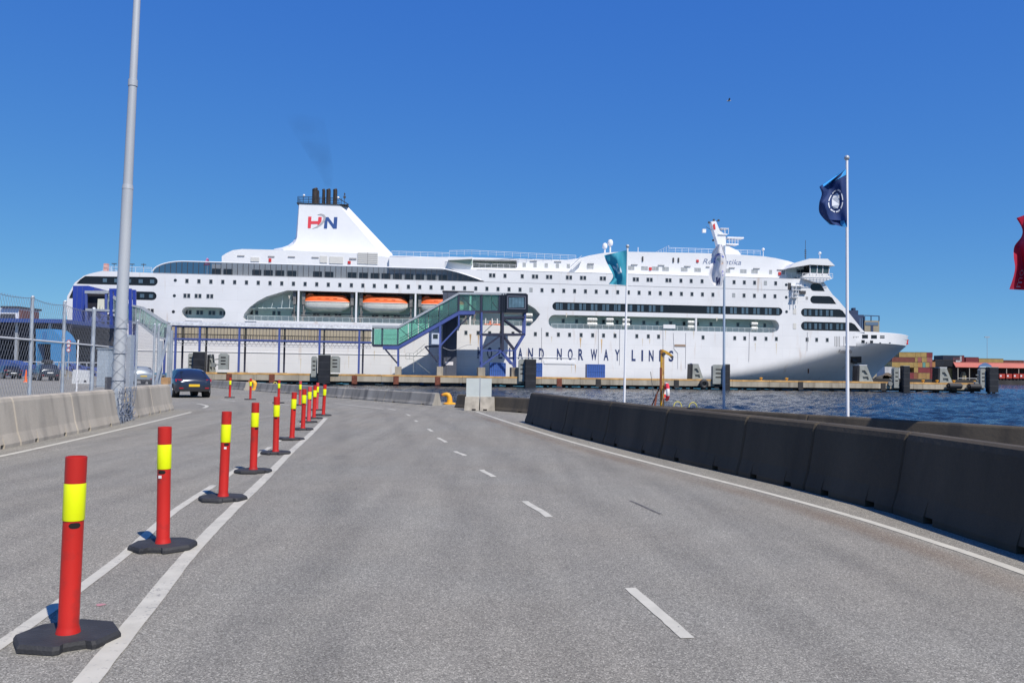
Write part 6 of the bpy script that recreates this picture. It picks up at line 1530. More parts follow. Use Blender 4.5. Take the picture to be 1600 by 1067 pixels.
# ================================================================== flags
def flag(pole_px, base_off, top_py, top_px, base_py, label, cat, hoist, fly, mt, polemt, pole_r=.045, amp=.16, phase=0., waves=1.5, extra=None, Yfix=None, knob=True, mid=None):
    p = quay_pt(on_quay(pole_px, base_off, base_py), base_off)
    Y = p.y
    top = at_depth(top_px, top_py, Y)
    T = thing('flagpole', label, 'flag', (p.x, p.y, 0), 'flagpoles along the quay')
    MB().tube((p.x, Y, 0), (top.x, Y, top.z), pole_r, pole_r * .72, 14).build('pole', polemt, T, smooth=True)
    if knob: MB().sphere((top.x, Y, top.z + pole_r * 1.1), pole_r * 1.5, 12, 8).build('finial', GREYST, T, smooth=True)
    MB().tube((p.x, Y, 0), (p.x, Y, .06), pole_r * 2.4, n=14).build('foot_plate', GREYST, T)
    # cloth between hoist and fly edge, given as edge points at this pole's distance
    def edge(pts, v):
        x = v * (len(pts) - 1); i = min(int(x), len(pts) - 2); f = x - i
        p0 = Vector(pts[max(0, i - 1)]); p1 = Vector(pts[i]); p2 = Vector(pts[i + 1]); p3 = Vector(pts[min(len(pts) - 1, i + 2)])
        return .5 * (2 * p1 + (p2 - p0) * f + (2 * p0 - 5 * p1 + 4 * p2 - p3) * f * f + (3 * p1 - p0 - 3 * p2 + p3) * f ** 3)
    def surf(u, v, lift=0.0):
        a, c = edge(hoist, v), edge(fly, v)
        q_ = a.lerp(c, u)
        if mid: q_ = q_ + Vector((mid[0] * math.sin(PI * u) * math.sin(PI * v), mid[1] * math.sin(PI * u)))
        dy = amp * (math.sin(2 * PI * (waves * u + .55 * v) + phase) * u ** .7 + .45 * math.sin(2 * PI * (2.3 * u - 1.1 * v) + phase * 2) * u + .25 * math.sin(2 * PI * (.6 * u + 2.2 * v)) * u)
        return at_depth(q_.x, q_.y, Y - pole_r - .02 + dy - lift)
    n, m_ = 26, 26; b = MB()
    b.v = [surf(i / n, j / m_) for j in range(m_ + 1) for i in range(n + 1)]
    b.f = [[j * (n + 1) + i, j * (n + 1) + i + 1, (j + 1) * (n + 1) + i + 1, (j + 1) * (n + 1) + i] for j in range(m_) for i in range(n)]
    fo = b.build('flag_cloth', mt, T, smooth=True)
    def mark(name, polys, mt2, lift=.012):
        for P in polys:
            tri = tessellate_polygon([[Vector((x, y, 0)) for x, y in P]]); bb = MB(); bb.v = [surf(x, y, lift) for x, y in P]; bb.f = [list(t) for t in tri]; bb.build(name, mt2, fo, fix=False)
    def word(name, txt, mt2, fn, sx=1.0):
        me = text_mesh(txt, mt2, 1.0, depth=0.0); 
        for v in me.vertices: x, z = v.co.x, v.co.z; u_, v_ = fn(x, z); v.co = surf(u_, v_, .014) - Vector((p.x, p.y, 0))
        o = bpy.data.objects.new(name, me); C.objects.link(o); o.parent = fo
    if extra: extra(mark, word)
    return T
def cloth(name, col, tl=.35, **k):
    m_ = mat(name, col, .75, **k)
    nt = m_.node_tree; b = nt.nodes['Principled BSDF']; out = nt.nodes['Material Output']
    tr = nn(nt, 'ShaderNodeBsdfTranslucent'); tr.inputs[0].default_value = (*col, 1); mx = nn(nt, 'ShaderNodeMixShader'); mx.inputs[0].default_value = tl
    nt.links.new(b.outputs[0], mx.inputs[1]); nt.links.new(tr.outputs[0], mx.inputs[2]); nt.links.new(mx.outputs[0], out.inputs[0]); return m_
MARKW = mat('flag_print_white', (.72, .76, .82), .7)
def ring(cx, cy, rx, ry, w, n, a0=0, a1=2 * PI):
    out = [(cx + rx * math.cos(a0 + (a1 - a0) * i / n), cy + ry * math.sin(a0 + (a1 - a0) * i / n)) for i in range(n + 1)]
    inn = [(cx + (rx - w) * math.cos(a0 + (a1 - a0) * i / n), cy + (ry - w * ry / rx) * math.sin(a0 + (a1 - a0) * i / n)) for i in range(n, -1, -1)]
    return out + inn
def teal_marks(mark, word):
    mark('crest', [[(.30, .62), (.34, .44), (.40, .54), (.42, .62)], [(.40, .62), (.47, .34), (.53, .36), (.56, .62)], [(.56, .62), (.60, .46), (.66, .44), (.66, .58)], [(.46, .66), (.62, .66), (.60, .62), (.47, .62)], [(.66, .44), (.76, .40), (.80, .46), (.70, .56)]], MARKW)
flag(975, .55, 387, 980.6, 632, 'teal flag with a white crest on a white pole', 'flag', [(979.5, 391), (979, 405), (978.7, 420), (978.5, 433), (978.2, 446)], [(944, 399), (947, 408), (953, 420), (958, 432), (951, 444)], cloth('flag_teal', (.045, .36, .48)), POLEWHITE, .042, .16, .4, 1.2, teal_marks)
def white_marks(mark, word):
    mark('blue_arc', [ring(.42, .42, .40, .19, .10, 16, -PI * .75, PI * .12)], mat('flag_print_blue', (.08, .13, .5), .7))
    mark('green_lozenge', [[(.62, .38), (.45, .35), (.30, .41), (.46, .44)]], mat('flag_print_green', (.15, .38, .25), .7)); mark('orange_lozenge', [[(.46, .44), (.30, .41), (.20, .455), (.34, .49)]], mat('flag_print_orange', (.65, .32, .12), .7))
    mark('dark_letter', [[(.50, .94), (.56, .80), (.47, .79), (.42, .88), (.36, .80), (.27, .82), (.22, .95), (.30, .955), (.34, .88), (.40, .95)]], mat('flag_print_navy', (.02, .03, .12), .7)); mark('small_letter', [[(.12, .66), (.24, .62), (.22, .70)], [(.08, .74), (.18, .72), (.14, .78)]], mat('flag_print_lilac', (.3, .3, .55), .7))
flag(1131, .55, 384, 1131.8, 641, 'white flag with a blue arc and coloured lozenges drooping on its pole', 'flag', [(1128, 382), (1134, 400), (1135.5, 415), (1133, 430), (1127, 447)], [(1122, 382), (1113, 394), (1110, 412), (1107, 430), (1113, 446)], cloth('flag_white', (.82, .82, .83)), POLEBLUE, .042, .22, 1.2, 1.0, white_marks, knob=False)
def navy_marks(mark, word):
    LB = mat('flag_print_light_blue', (.03, .30, .68), .7)
    mark('light_blue_band', [[(i / 12, .0) for i in range(13)] + [(i / 12, .13 - .03 * (i / 12)) for i in range(12, -1, -1)], [(i / 12, .87) for i in range(13)] + [(i / 12, 1.0) for i in range(12, -1, -1)]], LB, .008)
    mark('emblem_ring', [ring(.40, .52, .27, .215, .035, 5, a, a + .62) for a in [k * PI / 4 for k in range(8)]], MARKW)
    mark('emblem_plate', [[(.27, .42), (.36, .37), (.49, .39), (.54, .46), (.53, .60), (.47, .66), (.33, .66), (.27, .59)]], MARKW, .014)
    mark('anchor', [[(.39, .44), (.42, .44), (.425, .61), (.385, .61)], [(.34, .485), (.47, .485), (.47, .50), (.34, .50)], ring(.405, .56, .085, .06, .025, 10, .1, PI - .1), ring(.405, .43, .03, .022, .014, 8)], mat('flag_print_ink', (.02, .04, .13), .7), .018)
flag(1324.4, .55, 250, 1323.2, 652, 'navy flag with light blue bands and a white anchor emblem', 'flag', [(1322, 264), (1322, 285), (1323, 310), (1323.5, 333), (1324, 355)], [(1280, 292), (1284, 303), (1280, 318), (1281, 334), (1296, 351)], cloth('flag_navy', (.022, .055, .19)), POLEWHITE, .046, .20, 2.6, 1.3, navy_marks)
def red_marks(mark, word): word('lettering', 'mo', MARKW, lambda x, z: (.78 + z * .20, .96 - x * .17))
flag(1652, .55, 250, 1651, 675, 'red flag with white lettering cut off by the right picture edge', 'flag', [(1650, 318), (1650, 350), (1650, 385), (1651, 420), (1651, 456)], [(1588, 341), (1597, 357), (1596, 370), (1585, 385), (1584, 402), (1586, 418), (1583, 434), (1577, 452)], cloth('flag_red', (.52, .02, .06)), POLEWHITE, .046, .30, .6, 2.1, red_marks)

# ================================================================== cars
def car(label, loc, ang, paint, plate, kind='hatch', roofbox=False):
    L = {'hatch': 4.45, 'estate': 4.6, 'suv': 4.5}[kind]; k = L / 4.46
    st = {'hatch': [(0, .62, .42, .78, .80, .50), (.06, .80, .30, .86, .90, .62), (.22, .87, .22, .95, 1.06, .66), (.60, .90, .20, .96, 1.34, .60), (1.1, .905, .20, .95, 1.43, .60), (1.75, .905, .20, .93, 1.455, .60), (2.35, .90, .20, .92, 1.40, .58), (2.95, .90, .20, .92, 1.12, .64), (3.3, .89, .20, .92, .96, .70), (3.85, .87, .20, .84, .87, .62), (4.25, .80, .26, .70, .73, .52), (4.46, .60, .36, .60, .62, .40)],
          'estate': [(0, .64, .42, .85, .87, .52), (.05, .82, .30, .92, .98, .66), (.16, .88, .22, .98, 1.18, .68), (.42, .90, .20, .98, 1.46, .64), (1.1, .905, .20, .96, 1.52, .63), (1.9, .905, .20, .94, 1.53, .62), (2.5, .90, .20, .93, 1.46, .60), (3.05, .90, .20, .93, 1.18, .66), (3.45, .89, .20, .93, .99, .70), (3.95, .87, .20, .86, .89, .62), (4.28, .80, .26, .72, .75, .52), (4.46, .60, .36, .62, .64, .40)],
          'suv': [(0, .66, .48, .95, .97, .54), (.05, .84, .36, 1.02, 1.06, .66), (.18, .90, .28, 1.06, 1.24, .70), (.50, .92, .26, 1.06, 1.54, .66), (1.1, .925, .26, 1.04, 1.62, .66), (1.9, .925, .26, 1.02, 1.62, .65), (2.5, .92, .26, 1.01, 1.55, .62), (3.05, .92, .26, 1.01, 1.26, .68), (3.4, .91, .26, 1.01, 1.07, .72), (3.95, .89, .26, .96, .99, .64), (4.28, .82, .32, .82, .85, .54), (4.46, .62, .42, .70, .72, .42)]}[kind]
    T = thing('parked_car', label, 'car', (0, 0, 0), 'cars at the terminal')
    def ringp(s_): 
        x, hw, zs_, zb, zr, rw = s_; x *= k
        half = [(hw * .93, zs_), (hw, zs_ + .16), (hw * 1.0, (zs_ + zb) / 2 + .08), (hw * .985, zb - .05), (hw * .955, zb), (rw + .03, zr - .05), (rw * .86, zr), (0, zr + .035)]
        return [Vector((x, -y, z)) for y, z in half] + [Vector((x, y, z)) for y, z in reversed(half[:-1])]
    R_ = [ringp(s_) for s_ in st]; n = len(R_[0]); b = MB(); b.v = [p for r in R_ for p in r]
    for i in range(len(R_) - 1): b.f += [[i * n + j, i * n + j + 1, (i + 1) * n + j + 1, (i + 1) * n + j] for j in range(n - 1)]
    b.f += [list(range(n)), [(len(R_) - 1) * n + j for j in range(n - 1, -1, -1)]]
    body = b.build('body', paint, T, smooth=True)
    def gl(name, quads, lift=.012):
        b = MB()
        for q_ in quads:
            c = sum(q_, Vector()) / 4; nrm = (q_[1] - q_[0]).cross(q_[3] - q_[0]).normalized(); ctr = Vector((c.x, 0, .7))
            if nrm.dot(c - ctr) < 0: nrm = -nrm
            b.add([c + (p - c) * .94 + nrm * lift for p in q_], [(0, 1, 2, 3)])
        return b.build(name, CARGLASS, T)
    for side in (0, 1):
        j4, j5 = (4, 5) if side == 0 else (n - 5, n - 6)
        for i in (3, 4, 5, 6): gl('side_window', [[R_[i][j4], R_[i + 1][j4], R_[i + 1][j5], R_[i][j5]]])
    b = MB(); q_ = [R_[2][5], R_[2][n - 6], R_[3][n - 6], R_[3][5]]; gl('rear_window', [[R_[2][5] * .55 + R_[1][5] * .45 + Vector((0, .03, .02)), R_[2][n - 6] * .55 + R_[1][n - 6] * .45 + Vector((0, -.03, .02)), R_[3][n - 6] + Vector((0, 0, .02)), R_[3][5] + Vector((0, 0, .02))]], .03)
    gl('windscreen', [[R_[6][5], R_[8][5], R_[8][n - 6], R_[6][n - 6]]], .05)
    zt_ = st[2][3]
    for sy in (-1, 1):
        b = MB(); b.add([(.04, sy * .60, zt_ - .16), (.14, sy * .86, zt_ - .14), (.20, sy * .88, zt_ - .01), (.07, sy * .58, zt_ - .03), (.2, sy * .6, zt_ - .16), (.3, sy * .84, zt_ - .14), (.34, sy * .85, zt_ - .01), (.2, sy * .58, zt_ - .03)], [(0, 1, 2, 3), (0, 4, 5, 1), (1, 5, 6, 2), (2, 6, 7, 3), (3, 7, 4, 0)]); b.build('tail_light', TAIL, T)
        MB().box((2.95 * k, sy * .9, st[6][3]), (3.1 * k, sy * 1.02, st[6][3] + .13)).build('door_mirror', paint, T)
        for xw in (.78 * k, 3.52 * k):
            r = .325 if kind != 'suv' else .35; b = MB(); b.tube((xw, sy * .70, r), (xw, sy * .915, r), r, n=22); w = b.build('wheel', TYRE, T, smooth=True)
            MB().tube((xw, sy * .91, r), (xw, sy * .925, r), r * .66, n=18).build('rim', RIM, w, smooth=True)
            MB().tube((xw, sy * .60, r + .02), (xw, sy * .906 * 1.0, r + .02), r * 1.13, n=22).build('wheel_arch', TYRE, T)
    zp_ = {'hatch': .62, 'estate': .72, 'suv': .78}[kind]; xr = -.012
    MB().box((xr - .02, -.26, zp_ - .06), (xr + .05, .26, zp_ + .06)).build('number_plate', plate, T)
    MB().box((-.03, -.70, st[0][2] - .10), (.12, .70, st[0][2] + .02)).build('bumper_trim', TYRE, T)
    for sy in (-1, 1): MB().box((-.015, sy * .62 - .1, st[0][2] + .04), (.06, sy * .62 + .1, st[0][2] + .09)).build('reflector', TAIL, T)
    if roofbox:
        b = MB(); zz = st[4][4] + .1
        b.v = [Vector((x, y * w, zz + z)) for (x, w, h) in ((.6, .3, .12), (.75, .40, .30), (2.0, .40, .36), (2.6, .34, .22), (2.75, .25, .1)) for (y, z) in ((-1, 0), (-.95, h), (.95, h), (1, 0))]
        for i in range(4): b.f += [[i * 4 + j, i * 4 + (j + 1) % 4, (i + 1) * 4 + (j + 1) % 4, (i + 1) * 4 + j] for j in range(4)]
        b.f += [[0, 1, 2, 3], [19, 18, 17, 16]]; b.build('roof_box', TYRE, T)
        b = MB(); 
        for x in (1.0, 2.1): b.box((x, -.6, zz - .07), (x + .05, .6, zz + .01))
        b.build('roof_bar', GREYST, T)
    T.location = (loc[0], loc[1], .004); T.rotation_euler = (0, 0, ang)
CARBLUE = mat('car_paint_dark_blue', (.022, .030, .052), .25, metal=.3, coat=.7, spec=.6); CARSILV = mat('car_paint_silver', (.36, .40, .42), .3, metal=.6, coat=.5); CARGREY = mat('car_paint_dark_grey', (.035, .042, .055), .28, metal=.4, coat=.5); CARBLK = mat('car_paint_black', (.012, .012, .014), .25, coat=.5)
p = ground(303, 621.5); car('dark blue hatchback with yellow plate driving away beside the barrier end', (p.x, p.y), rad(123), CARBLUE, PLATEYEL)
p = ground(224, 601); car('silver estate car with yellow plate behind the fence and lamp post', (p.x, p.y), rad(126), CARSILV, PLATEYEL, 'estate')
p = ground(78, 595); car('dark grey car with a black roof box behind the fence', (p.x, p.y), rad(130), CARGREY, PLATEWHT, 'suv', True)
p = ground(21, 592); car('black car at the far left behind the fence', (p.x, p.y), rad(134), CARBLK, PLATEWHT, 'hatch')

# ================================================================== terminal yard behind the fence, at the left
def wp(px, py, Y): return at_depth(px, py, Y)
def wbox(name, px0, px1, py0, py1, Y, dep, mt, parent):
    a, c = wp(px0, py1, Y), wp(px1, py0, Y); return MB().box((a.x, Y, a.z), (c.x, Y + dep, c.z)).build(name, mt, parent)
SHEDY = 128
T = thing('terminal_shed', 'long open terminal shed with a blue roof edge at the far left', 'shed', (wp(50, 590, SHEDY).x, SHEDY, 0))
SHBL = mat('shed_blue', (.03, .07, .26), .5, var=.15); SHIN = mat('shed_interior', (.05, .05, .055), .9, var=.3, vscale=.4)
xa, xb_ = wp(-120, 560, SHEDY).x, wp(103, 560, SHEDY).x
zr_ = wp(50, 498.5, SHEDY).z; zr0 = wp(50, 504.5, SHEDY).z
MB().box((xa, SHEDY - 1, zr0), (xb_, SHEDY + 18, zr_)).build('roof', SHBL, T)
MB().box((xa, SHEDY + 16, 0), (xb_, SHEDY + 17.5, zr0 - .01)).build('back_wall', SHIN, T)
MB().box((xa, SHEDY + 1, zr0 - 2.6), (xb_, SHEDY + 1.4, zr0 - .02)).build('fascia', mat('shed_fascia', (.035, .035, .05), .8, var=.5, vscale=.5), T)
for px in (-60, -10, 24, 48, 76, 98): x = wp(px, 560, SHEDY).x; MB().box((x - .2, SHEDY, 0), (x + .2, SHEDY + .4, zr0 - .01)).build('column', GREYST, T)
T2 = thing('blue_kiosk', 'bright blue portal box under the terminal shed roof', 'kiosk', (wp(75, 590, SHEDY).x, SHEDY - 3, 0))
TEAL = mat('kiosk_blue', (.05, .22, .45), .5, var=.1)
pl = [(56, 585), (56, 514), (82, 514), (91, 522), (97, 532), (97, 585), (79, 585), (79, 537), (58, 537), (58, 585)]
MB().slab([((wp(x, y, SHEDY - 3).x), max(.0, wp(x, y, SHEDY - 3).z)) for x, y in pl], SHEDY - 3, SHEDY + 1).build('portal', TEAL, T2)
wbox('dark_opening', 58, 79, 538, 584, SHEDY - 1, 1, mat('opening_dark', (.02, .02, .025), .9), T2); wbox('panel', 66, 73, 518, 534, SHEDY - 3.06, .05, mat('kiosk_panel', (.04, .16, .36), .5), T2)
T = thing('roof_cabin', 'white roof cabin with a flat dark top above the terminal shed', 'cabin', (wp(17, 498, SHEDY + 12).x, SHEDY + 12, zr_))
wbox('wall', -20, 29.5, 481.5, 498.2, SHEDY + 12, 6, CLEANWHITE, T); wbox('dark_top', 1, 29, 478.5, 481, SHEDY + 11.5, 7, STEELDARK, T); wbox('window', 0, 24, 490.5, 498, SHEDY + 11.95, .04, mat('cabin_window', (.06, .06, .065), .4), T); wbox('brown_side', 29.7, 35, 485, 498.2, SHEDY + 12, 5, mat('cabin_brown', (.16, .07, .06), .7), T)
# low concrete and blue ramp structures
T = thing('ramp_wall', 'low blue railed ramp wall leading to the stern tower', 'wall', (wp(120, 590, 112).x, 112, 0))
a, c = wp(-60, 575, 112), wp(190, 575, 112)
MB().box((a.x, 112, 0), (c.x, 113, 1.0)).build('wall', KERBC, T); MB().box((a.x, 111.9, 1.0), (c.x, 112.3, 1.35)).build('blue_rail', BLUEST, T)
for i in range(24): x = a.x + (c.x - a.x) * i / 23; MB().box((x - .05, 111.85, .3), (x + .05, 112.05, 2.0)).build('rail_post', GREYST, T)
MB().box((a.x, 111.9, 1.9), (c.x, 112.05, 2.0)).build('hand_rail', mat('rail_white', (.6, .6, .62)), T)
T = thing('blue_ramp_truss', 'sloping blue lattice girder by the white plastic barrier', 'girder', (wp(125, 580, 100).x, 100, 0))
for (x0, y0, x1, y1) in ((108, 569, 160, 580), (108, 577, 160, 588), (108, 569, 116, 578), (116, 578, 124, 572.5), (124, 572.5, 132, 582), (132, 582, 140, 576), (140, 576, 150, 586)):
    p, q_ = wp(x0, y0, 100), wp(x1, y1, 100); MB().bar(p, q_, .3).build('member', BLUEST, T)
T = thing('blue_tarp', 'blue sloping tarpaulin cover behind the black car', 'tarpaulin', (wp(10, 590, 95).x, 95, 0))
v = [wp(-60, 588, 95), wp(36, 588, 95), wp(35, 571, 95), wp(8, 563, 95), wp(-60, 558, 95)]; MB().slab([(q_.x, max(0.0, q_.z)) for q_ in v], 95, 98).build('sheet', mat('tarp_blue', (.035, .07, .22), .6, var=.4, vscale=.8), T)
T = thing('white_plastic_barrier', 'white plastic barrier with sloped sides behind the fence', 'barrier', (wp(125, 595, 70).x, 70, 0))
v = [wp(112, 594, 70), wp(139.5, 596, 70), wp(137, 578.5, 70), wp(114, 577.5, 70)]; z0 = min(v[0].z, v[1].z)
MB().slab([(v[0].x, 0), (v[1].x, 0), (v[2].x, v[2].z), (v[3].x, v[3].z)], 70, 70.5).build('body', mat('barrier_white_plastic', (.62, .63, .63), .5, var=.05), T)
for f in (.25, .7): x = v[0].x + (v[1].x - v[0].x) * f; MB().box((x, 69.98, .15), (x + .2, 70.02, .3)).build('fork_slot', HOLE, T)
T = thing('corrugated_cabinet', 'pale blue grey corrugated cabinet left of the lamp post', 'cabinet', (wp(164, 590, 60).x, 60, 0))
a, c = wp(151, 590, 60), wp(177, 545.5, 60); cg = mat('cabinet_blue_grey', (.38, .44, .50), .5, var=.08, vscale=2)
MB().box((a.x, 60, 0), (c.x, 61.2, c.z)).build('body', cg, T)
for i in range(10): x = a.x + (c.x - a.x) * (i + .5) / 10; MB().box((x - .03, 59.96, .1), (x + .03, 60.01, c.z - .08)).build('rib', cg, T)
MB().box((a.x - .05, 59.9, c.z), (c.x + .05, 61.3, c.z + .07)).build('lid', cg, T)
T = thing('utility_box', 'tall pale grey utility box directly right of the lamp post', 'cabinet', (wp(202, 590, 40).x, 40, 0))
a, c = wp(196, 590, 40), wp(205, 523, 40); MB().box((a.x, 40, 0), (c.x, 40.4, c.z)).build('body', cg, T); MB().box((a.x + .02, 39.97, .2), (c.x - .02, 40.01, c.z - .1)).build('door', GREYST, T)
T = thing('sign_post', 'thin post with three round red rimmed signs by the blue tower', 'sign', (wp(106.5, 590, 90).x, 90, 0))
x = wp(106.5, 560, 90).x; MB().tube((x, 90.1, 0), (x, 90.1, wp(106, 534, 90).z), .05, n=8).build('post', GREYST, T)
for py in (534, 540, 547):
    z = wp(106, py, 90).z; d_ = MB().tube((x, 90.0, z), (x, 90.05, z), .22, n=18).build('disc', RED, T); MB().tube((x, 89.97, z), (x, 90.0, z), .15, n=16).build('disc_face', STICKER, d_)
T = thing('thin_white_pole', 'thin white pole standing between the second and third fence posts', 'pole', (wp(121, 610, 26).x, 26, 0))
x = wp(121, 570, 26).x; MB().tube((x, 26, 0), (x, 26, wp(121, 531, 26).z), .025, n=8).build('pole', POLEWHITE, T); MB().tube((x, 26, 0), (x, 26, .06), .12, n=10).build('foot', GREYST, T)
o = MB().box((wp(164, 590, 45).x, 45, 0), (wp(177, 590, 45).x, 45.8, wp(170, 589, 45).z)).build('dark_crate', mat('crate_dark', (.06, .06, .065), .8)); tag(o, 'low dark crate at the lamp post foot behind the fence', 'crate')
for px, lb in ((30, 'orange traffic cone group marker near the black car'), ):
    T = thing('traffic_post', 'orange traffic post with a yellow top near the dark grey car', 'traffic post', (wp(40.5, 590, 74).x, 74, 0)); x = wp(40.5, 590, 74).x
    MB().lathe([(.22, 0), (.2, .05), (.12, .07), (.05, 1.05), (.01, 1.08)], (x, 74, 0), 12).build('cone', ORANGE, T, smooth=True); MB().lathe([(.075, .7), (.06, .9)], (x, 74, 0), 12).build('band', BOLLYEL, T)

# ================================================================== far shore at the right
CY = FARY + 14
ccol = {'y': (.42, .27, .06), 'r': (.22, .025, .03), 'b': (.20, .05, .03), 'n': (.02, .025, .05), 't': (.12, .33, .27), 'o': (.5, .22, .05), 'p': (.36, .10, .09), 'k': (.015, .016, .022), 'w': (.5, .5, .5)}
cname = {'y': 'yellow', 'r': 'red', 'b': 'brown red', 'n': 'navy', 't': 'teal', 'o': 'orange', 'p': 'pale red', 'k': 'black', 'w': 'pale grey'}
ccol = {k: tuple(.86 * c + .14 * (sum(v) / 3) for c in v) for k, v in ccol.items()}  # slight distance haze put into the colours by greying them
CMAT = {k: mat('container_' + cname[k].replace(' ', '_'), v, .55, var=.12, vscale=.4) for k, v in ccol.items()}
CEDGE = mat('container_edge', (.10, .08, .06), .7)
def zx(X, Yp): return (1300 + X / 5.3333, 460 + Yp / 5.3333)
cont = [('y', 560, 697, 481, 523, 'top left, over the brown red one'), ('y', 699, 741, 481, 523, 'top row, second from left'), ('y', 743, 788, 481, 523, 'top row, third from left'), ('r', 790, 838, 483, 523, 'top right of the big stack'),
        ('b', 500, 690, 523, 564, 'long, second row left'), ('y', 692, 713, 523, 564, 'narrow end, second row'), ('p', 715, 746, 523, 564, 'end face, second row'), ('y', 748, 790, 523, 564, 'end face, second row middle'), ('p', 792, 836, 523, 564, 'end face, second row right'),
        ('y', 500, 682, 564, 606, 'long, third row left'), ('y', 684, 716, 564, 606, 'end face, third row'), ('o', 718, 753, 564, 606, 'end face, third row'), ('t', 755, 778, 564, 606, 'the only teal end face in the stack'), ('y', 780, 812, 564, 606, 'end face, third row right'), ('p', 814, 834, 564, 606, 'end face, third row far right'), ('o', 836, 860, 560, 606, 'at the stack right side'),
        ('y', 684, 717, 606, 648, 'end face, fourth row'), ('r', 719, 822, 608, 650, 'long, fourth row'), ('r', 826, 880, 612, 650, 'fourth row right'), ('y', 715, 815, 652, 694, 'long, bottom row'), ('r', 826, 880, 652, 694, 'bottom row right'), ('r', 650, 712, 650, 692, 'bottom row left'), ('w', 440, 520, 600, 645, 'low under the bow'), ('w', 560, 600, 610, 690, 'behind the pier column'),
        ('n', 925, 1062, 509, 545, 'top of the dark stack'), ('p', 1010, 1066, 524, 552, 'behind the dark stack'), ('w', 1066, 1080, 512, 560, 'narrow end of the dark stack'), ('r', 1082, 1102, 508, 560, 'right end of the dark stack'), ('k', 860, 925, 545, 600, 'low dark left of the lettered one'), ('k', 927, 1030, 547, 600, 'with pale marks, beside the red roof'), ('w', 1032, 1070, 545, 566, 'half hidden by the red roof'),
        ('r', 1115, 1222, 523, 566, 'behind the red roof left'), ('y', 1225, 1428, 535, 566, 'long, behind the red roof'), ('b', 1430, 1600, 549, 575, 'long, behind the red roof right'), ('y', 985, 1040, 614, 652, 'upper one left of the red roofed shed'), ('y', 985, 1040, 654, 695, 'lower one left of the red roofed shed')]
for i, (c, x0, x1, y0, y1, lb) in enumerate(cont):
    Yd = CY + (14 if x0 > 900 and y1 < 620 else 0) + (i % 3) * .05
    a, q_ = wp(*zx(x0, y1), Yd), wp(*zx(x1, y0), Yd)
    T = thing('shipping_container', '%s shipping container, %s' % (cname[c], lb), 'container', ((a.x + q_.x) / 2, Yd, a.z), 'shipping containers on the far shore')
    zlo = a.z if y1 < 640 else FZ
    MB().box((a.x + .04, Yd, zlo + .03), (q_.x - .04, Yd + 12, q_.z - .03)).build('body', CMAT[c], T)
    b = MB(); w_ = q_.x - a.x; k = max(3, int(w_ / .8))
    for j in range(k + 1): x = a.x + .1 + (w_ - .2) * j / k; b.box((x - .1, Yd - .08, zlo + .2), (x + .1, Yd + .01, q_.z - .2))
    b.build('side_rib', CMAT[c], T)
    MB().box((a.x, Yd - .1, q_.z - .16), (q_.x, Yd + .02, q_.z - .02)).build('top_rail', CEDGE, T)
# stacks need their lower rows behind: one dark plinth row each, as stacked containers out of sight
o = MB().box((wp(1392, 590, CY + 13).x, CY + 13, FZ), (wp(1462, 590, CY + 13).x, CY + 24, wp(1440, 575, CY + 13).z)).build('container_block', CMAT['b']); tag(o, 'brown container block behind the front stack on the far shore', 'container')
o = MB().box((wp(1462, 590, CY + 27).x, CY + 27, FZ), (wp(1640, 590, CY + 27).x, CY + 38, wp(1480, 572, CY + 27).z)).build('container_block', CMAT['k']); tag(o, 'dark container block behind the red roofed shed', 'container')
# shed with a red roof
SY = FARY + 6
T = thing('waterfront_shed', 'long open waterfront shed with a salmon red roof on the far shore', 'shed', (wp(1550, 595, SY).x, SY, FZ))
a, c = wp(1493, 574, SY), wp(1760, 574, SY); zt5 = wp(1550, 566.5, SY + 7).z; ze = wp(1550, 574, SY).z
b = MB(); b.add([(a.x, SY - .4, ze), (c.x, SY - .4, ze), (c.x, SY + 7, zt5), (a.x + 2.2, SY + 7, zt5), (a.x, SY - .4, ze - .25), (c.x, SY - .4, ze - .25), (c.x, SY + 7, zt5 - .25), (a.x + 2.2, SY + 7, zt5 - .25)], [(0, 1, 2, 3), (0, 4, 5, 1), (0, 3, 7, 4), (4, 7, 6, 5)])
b.build('roof', mat('salmon_roof', (.50, .15, .10), .6, var=.08, vscale=.2), T)
MB().box((a.x + 1.5, SY + 6, FZ), (c.x, SY + 6.5, zt5 - .3)).build('back_wall', mat('shed_brown', (.05, .035, .03), .9, var=.4, vscale=.2), T)
for px in (1497, 1515, 1535, 1555, 1573, 1592, 1612): x = wp(px, 590, SY).x; MB().box((x - .2, SY, FZ), (x + .2, SY + .4, ze - .26)).build('column', mat('column_cream', (.35, .32, .26), .7), T)
MB().box((a.x + 1.5, SY + .2, wp(1510, 591.2, SY).z), (wp(1533, 591, SY).x, SY + .5, wp(1510, 590.4, SY).z)).build('kerb', CMAT['w'], T)
T = thing('arched_gable', 'small blue and white arched gable in front of the red roof', 'gable', (wp(1539, 595, SY - 1).x, SY - 1, FZ))
p = [wp(x, y, SY - 1) for x, y in ((1529, 574.5), (1550, 574.5), (1549, 571), (1543, 567.5), (1539.5, 566.5), (1536, 567.5), (1530, 571))]; MB().slab([(v.x, v.z) for v in p], SY - 1, SY - .6).build('arch', mat('gable_blue', (.12, .20, .36), .5), T)
p = [wp(x, y, SY - 1.1) for x, y in ((1531, 574), (1548, 574), (1547, 572.5), (1532, 572.5))]; MB().slab([(v.x, v.z) for v in p], SY - 1.1, SY - .95).build('pale_band', mat('gable_pale', (.5, .6, .62), .5), T)
wbox('gable_wall', 1530, 1549, 574.6, 590, SY - .9, .4, mat('gable_dark', (.03, .03, .035), .9), T)
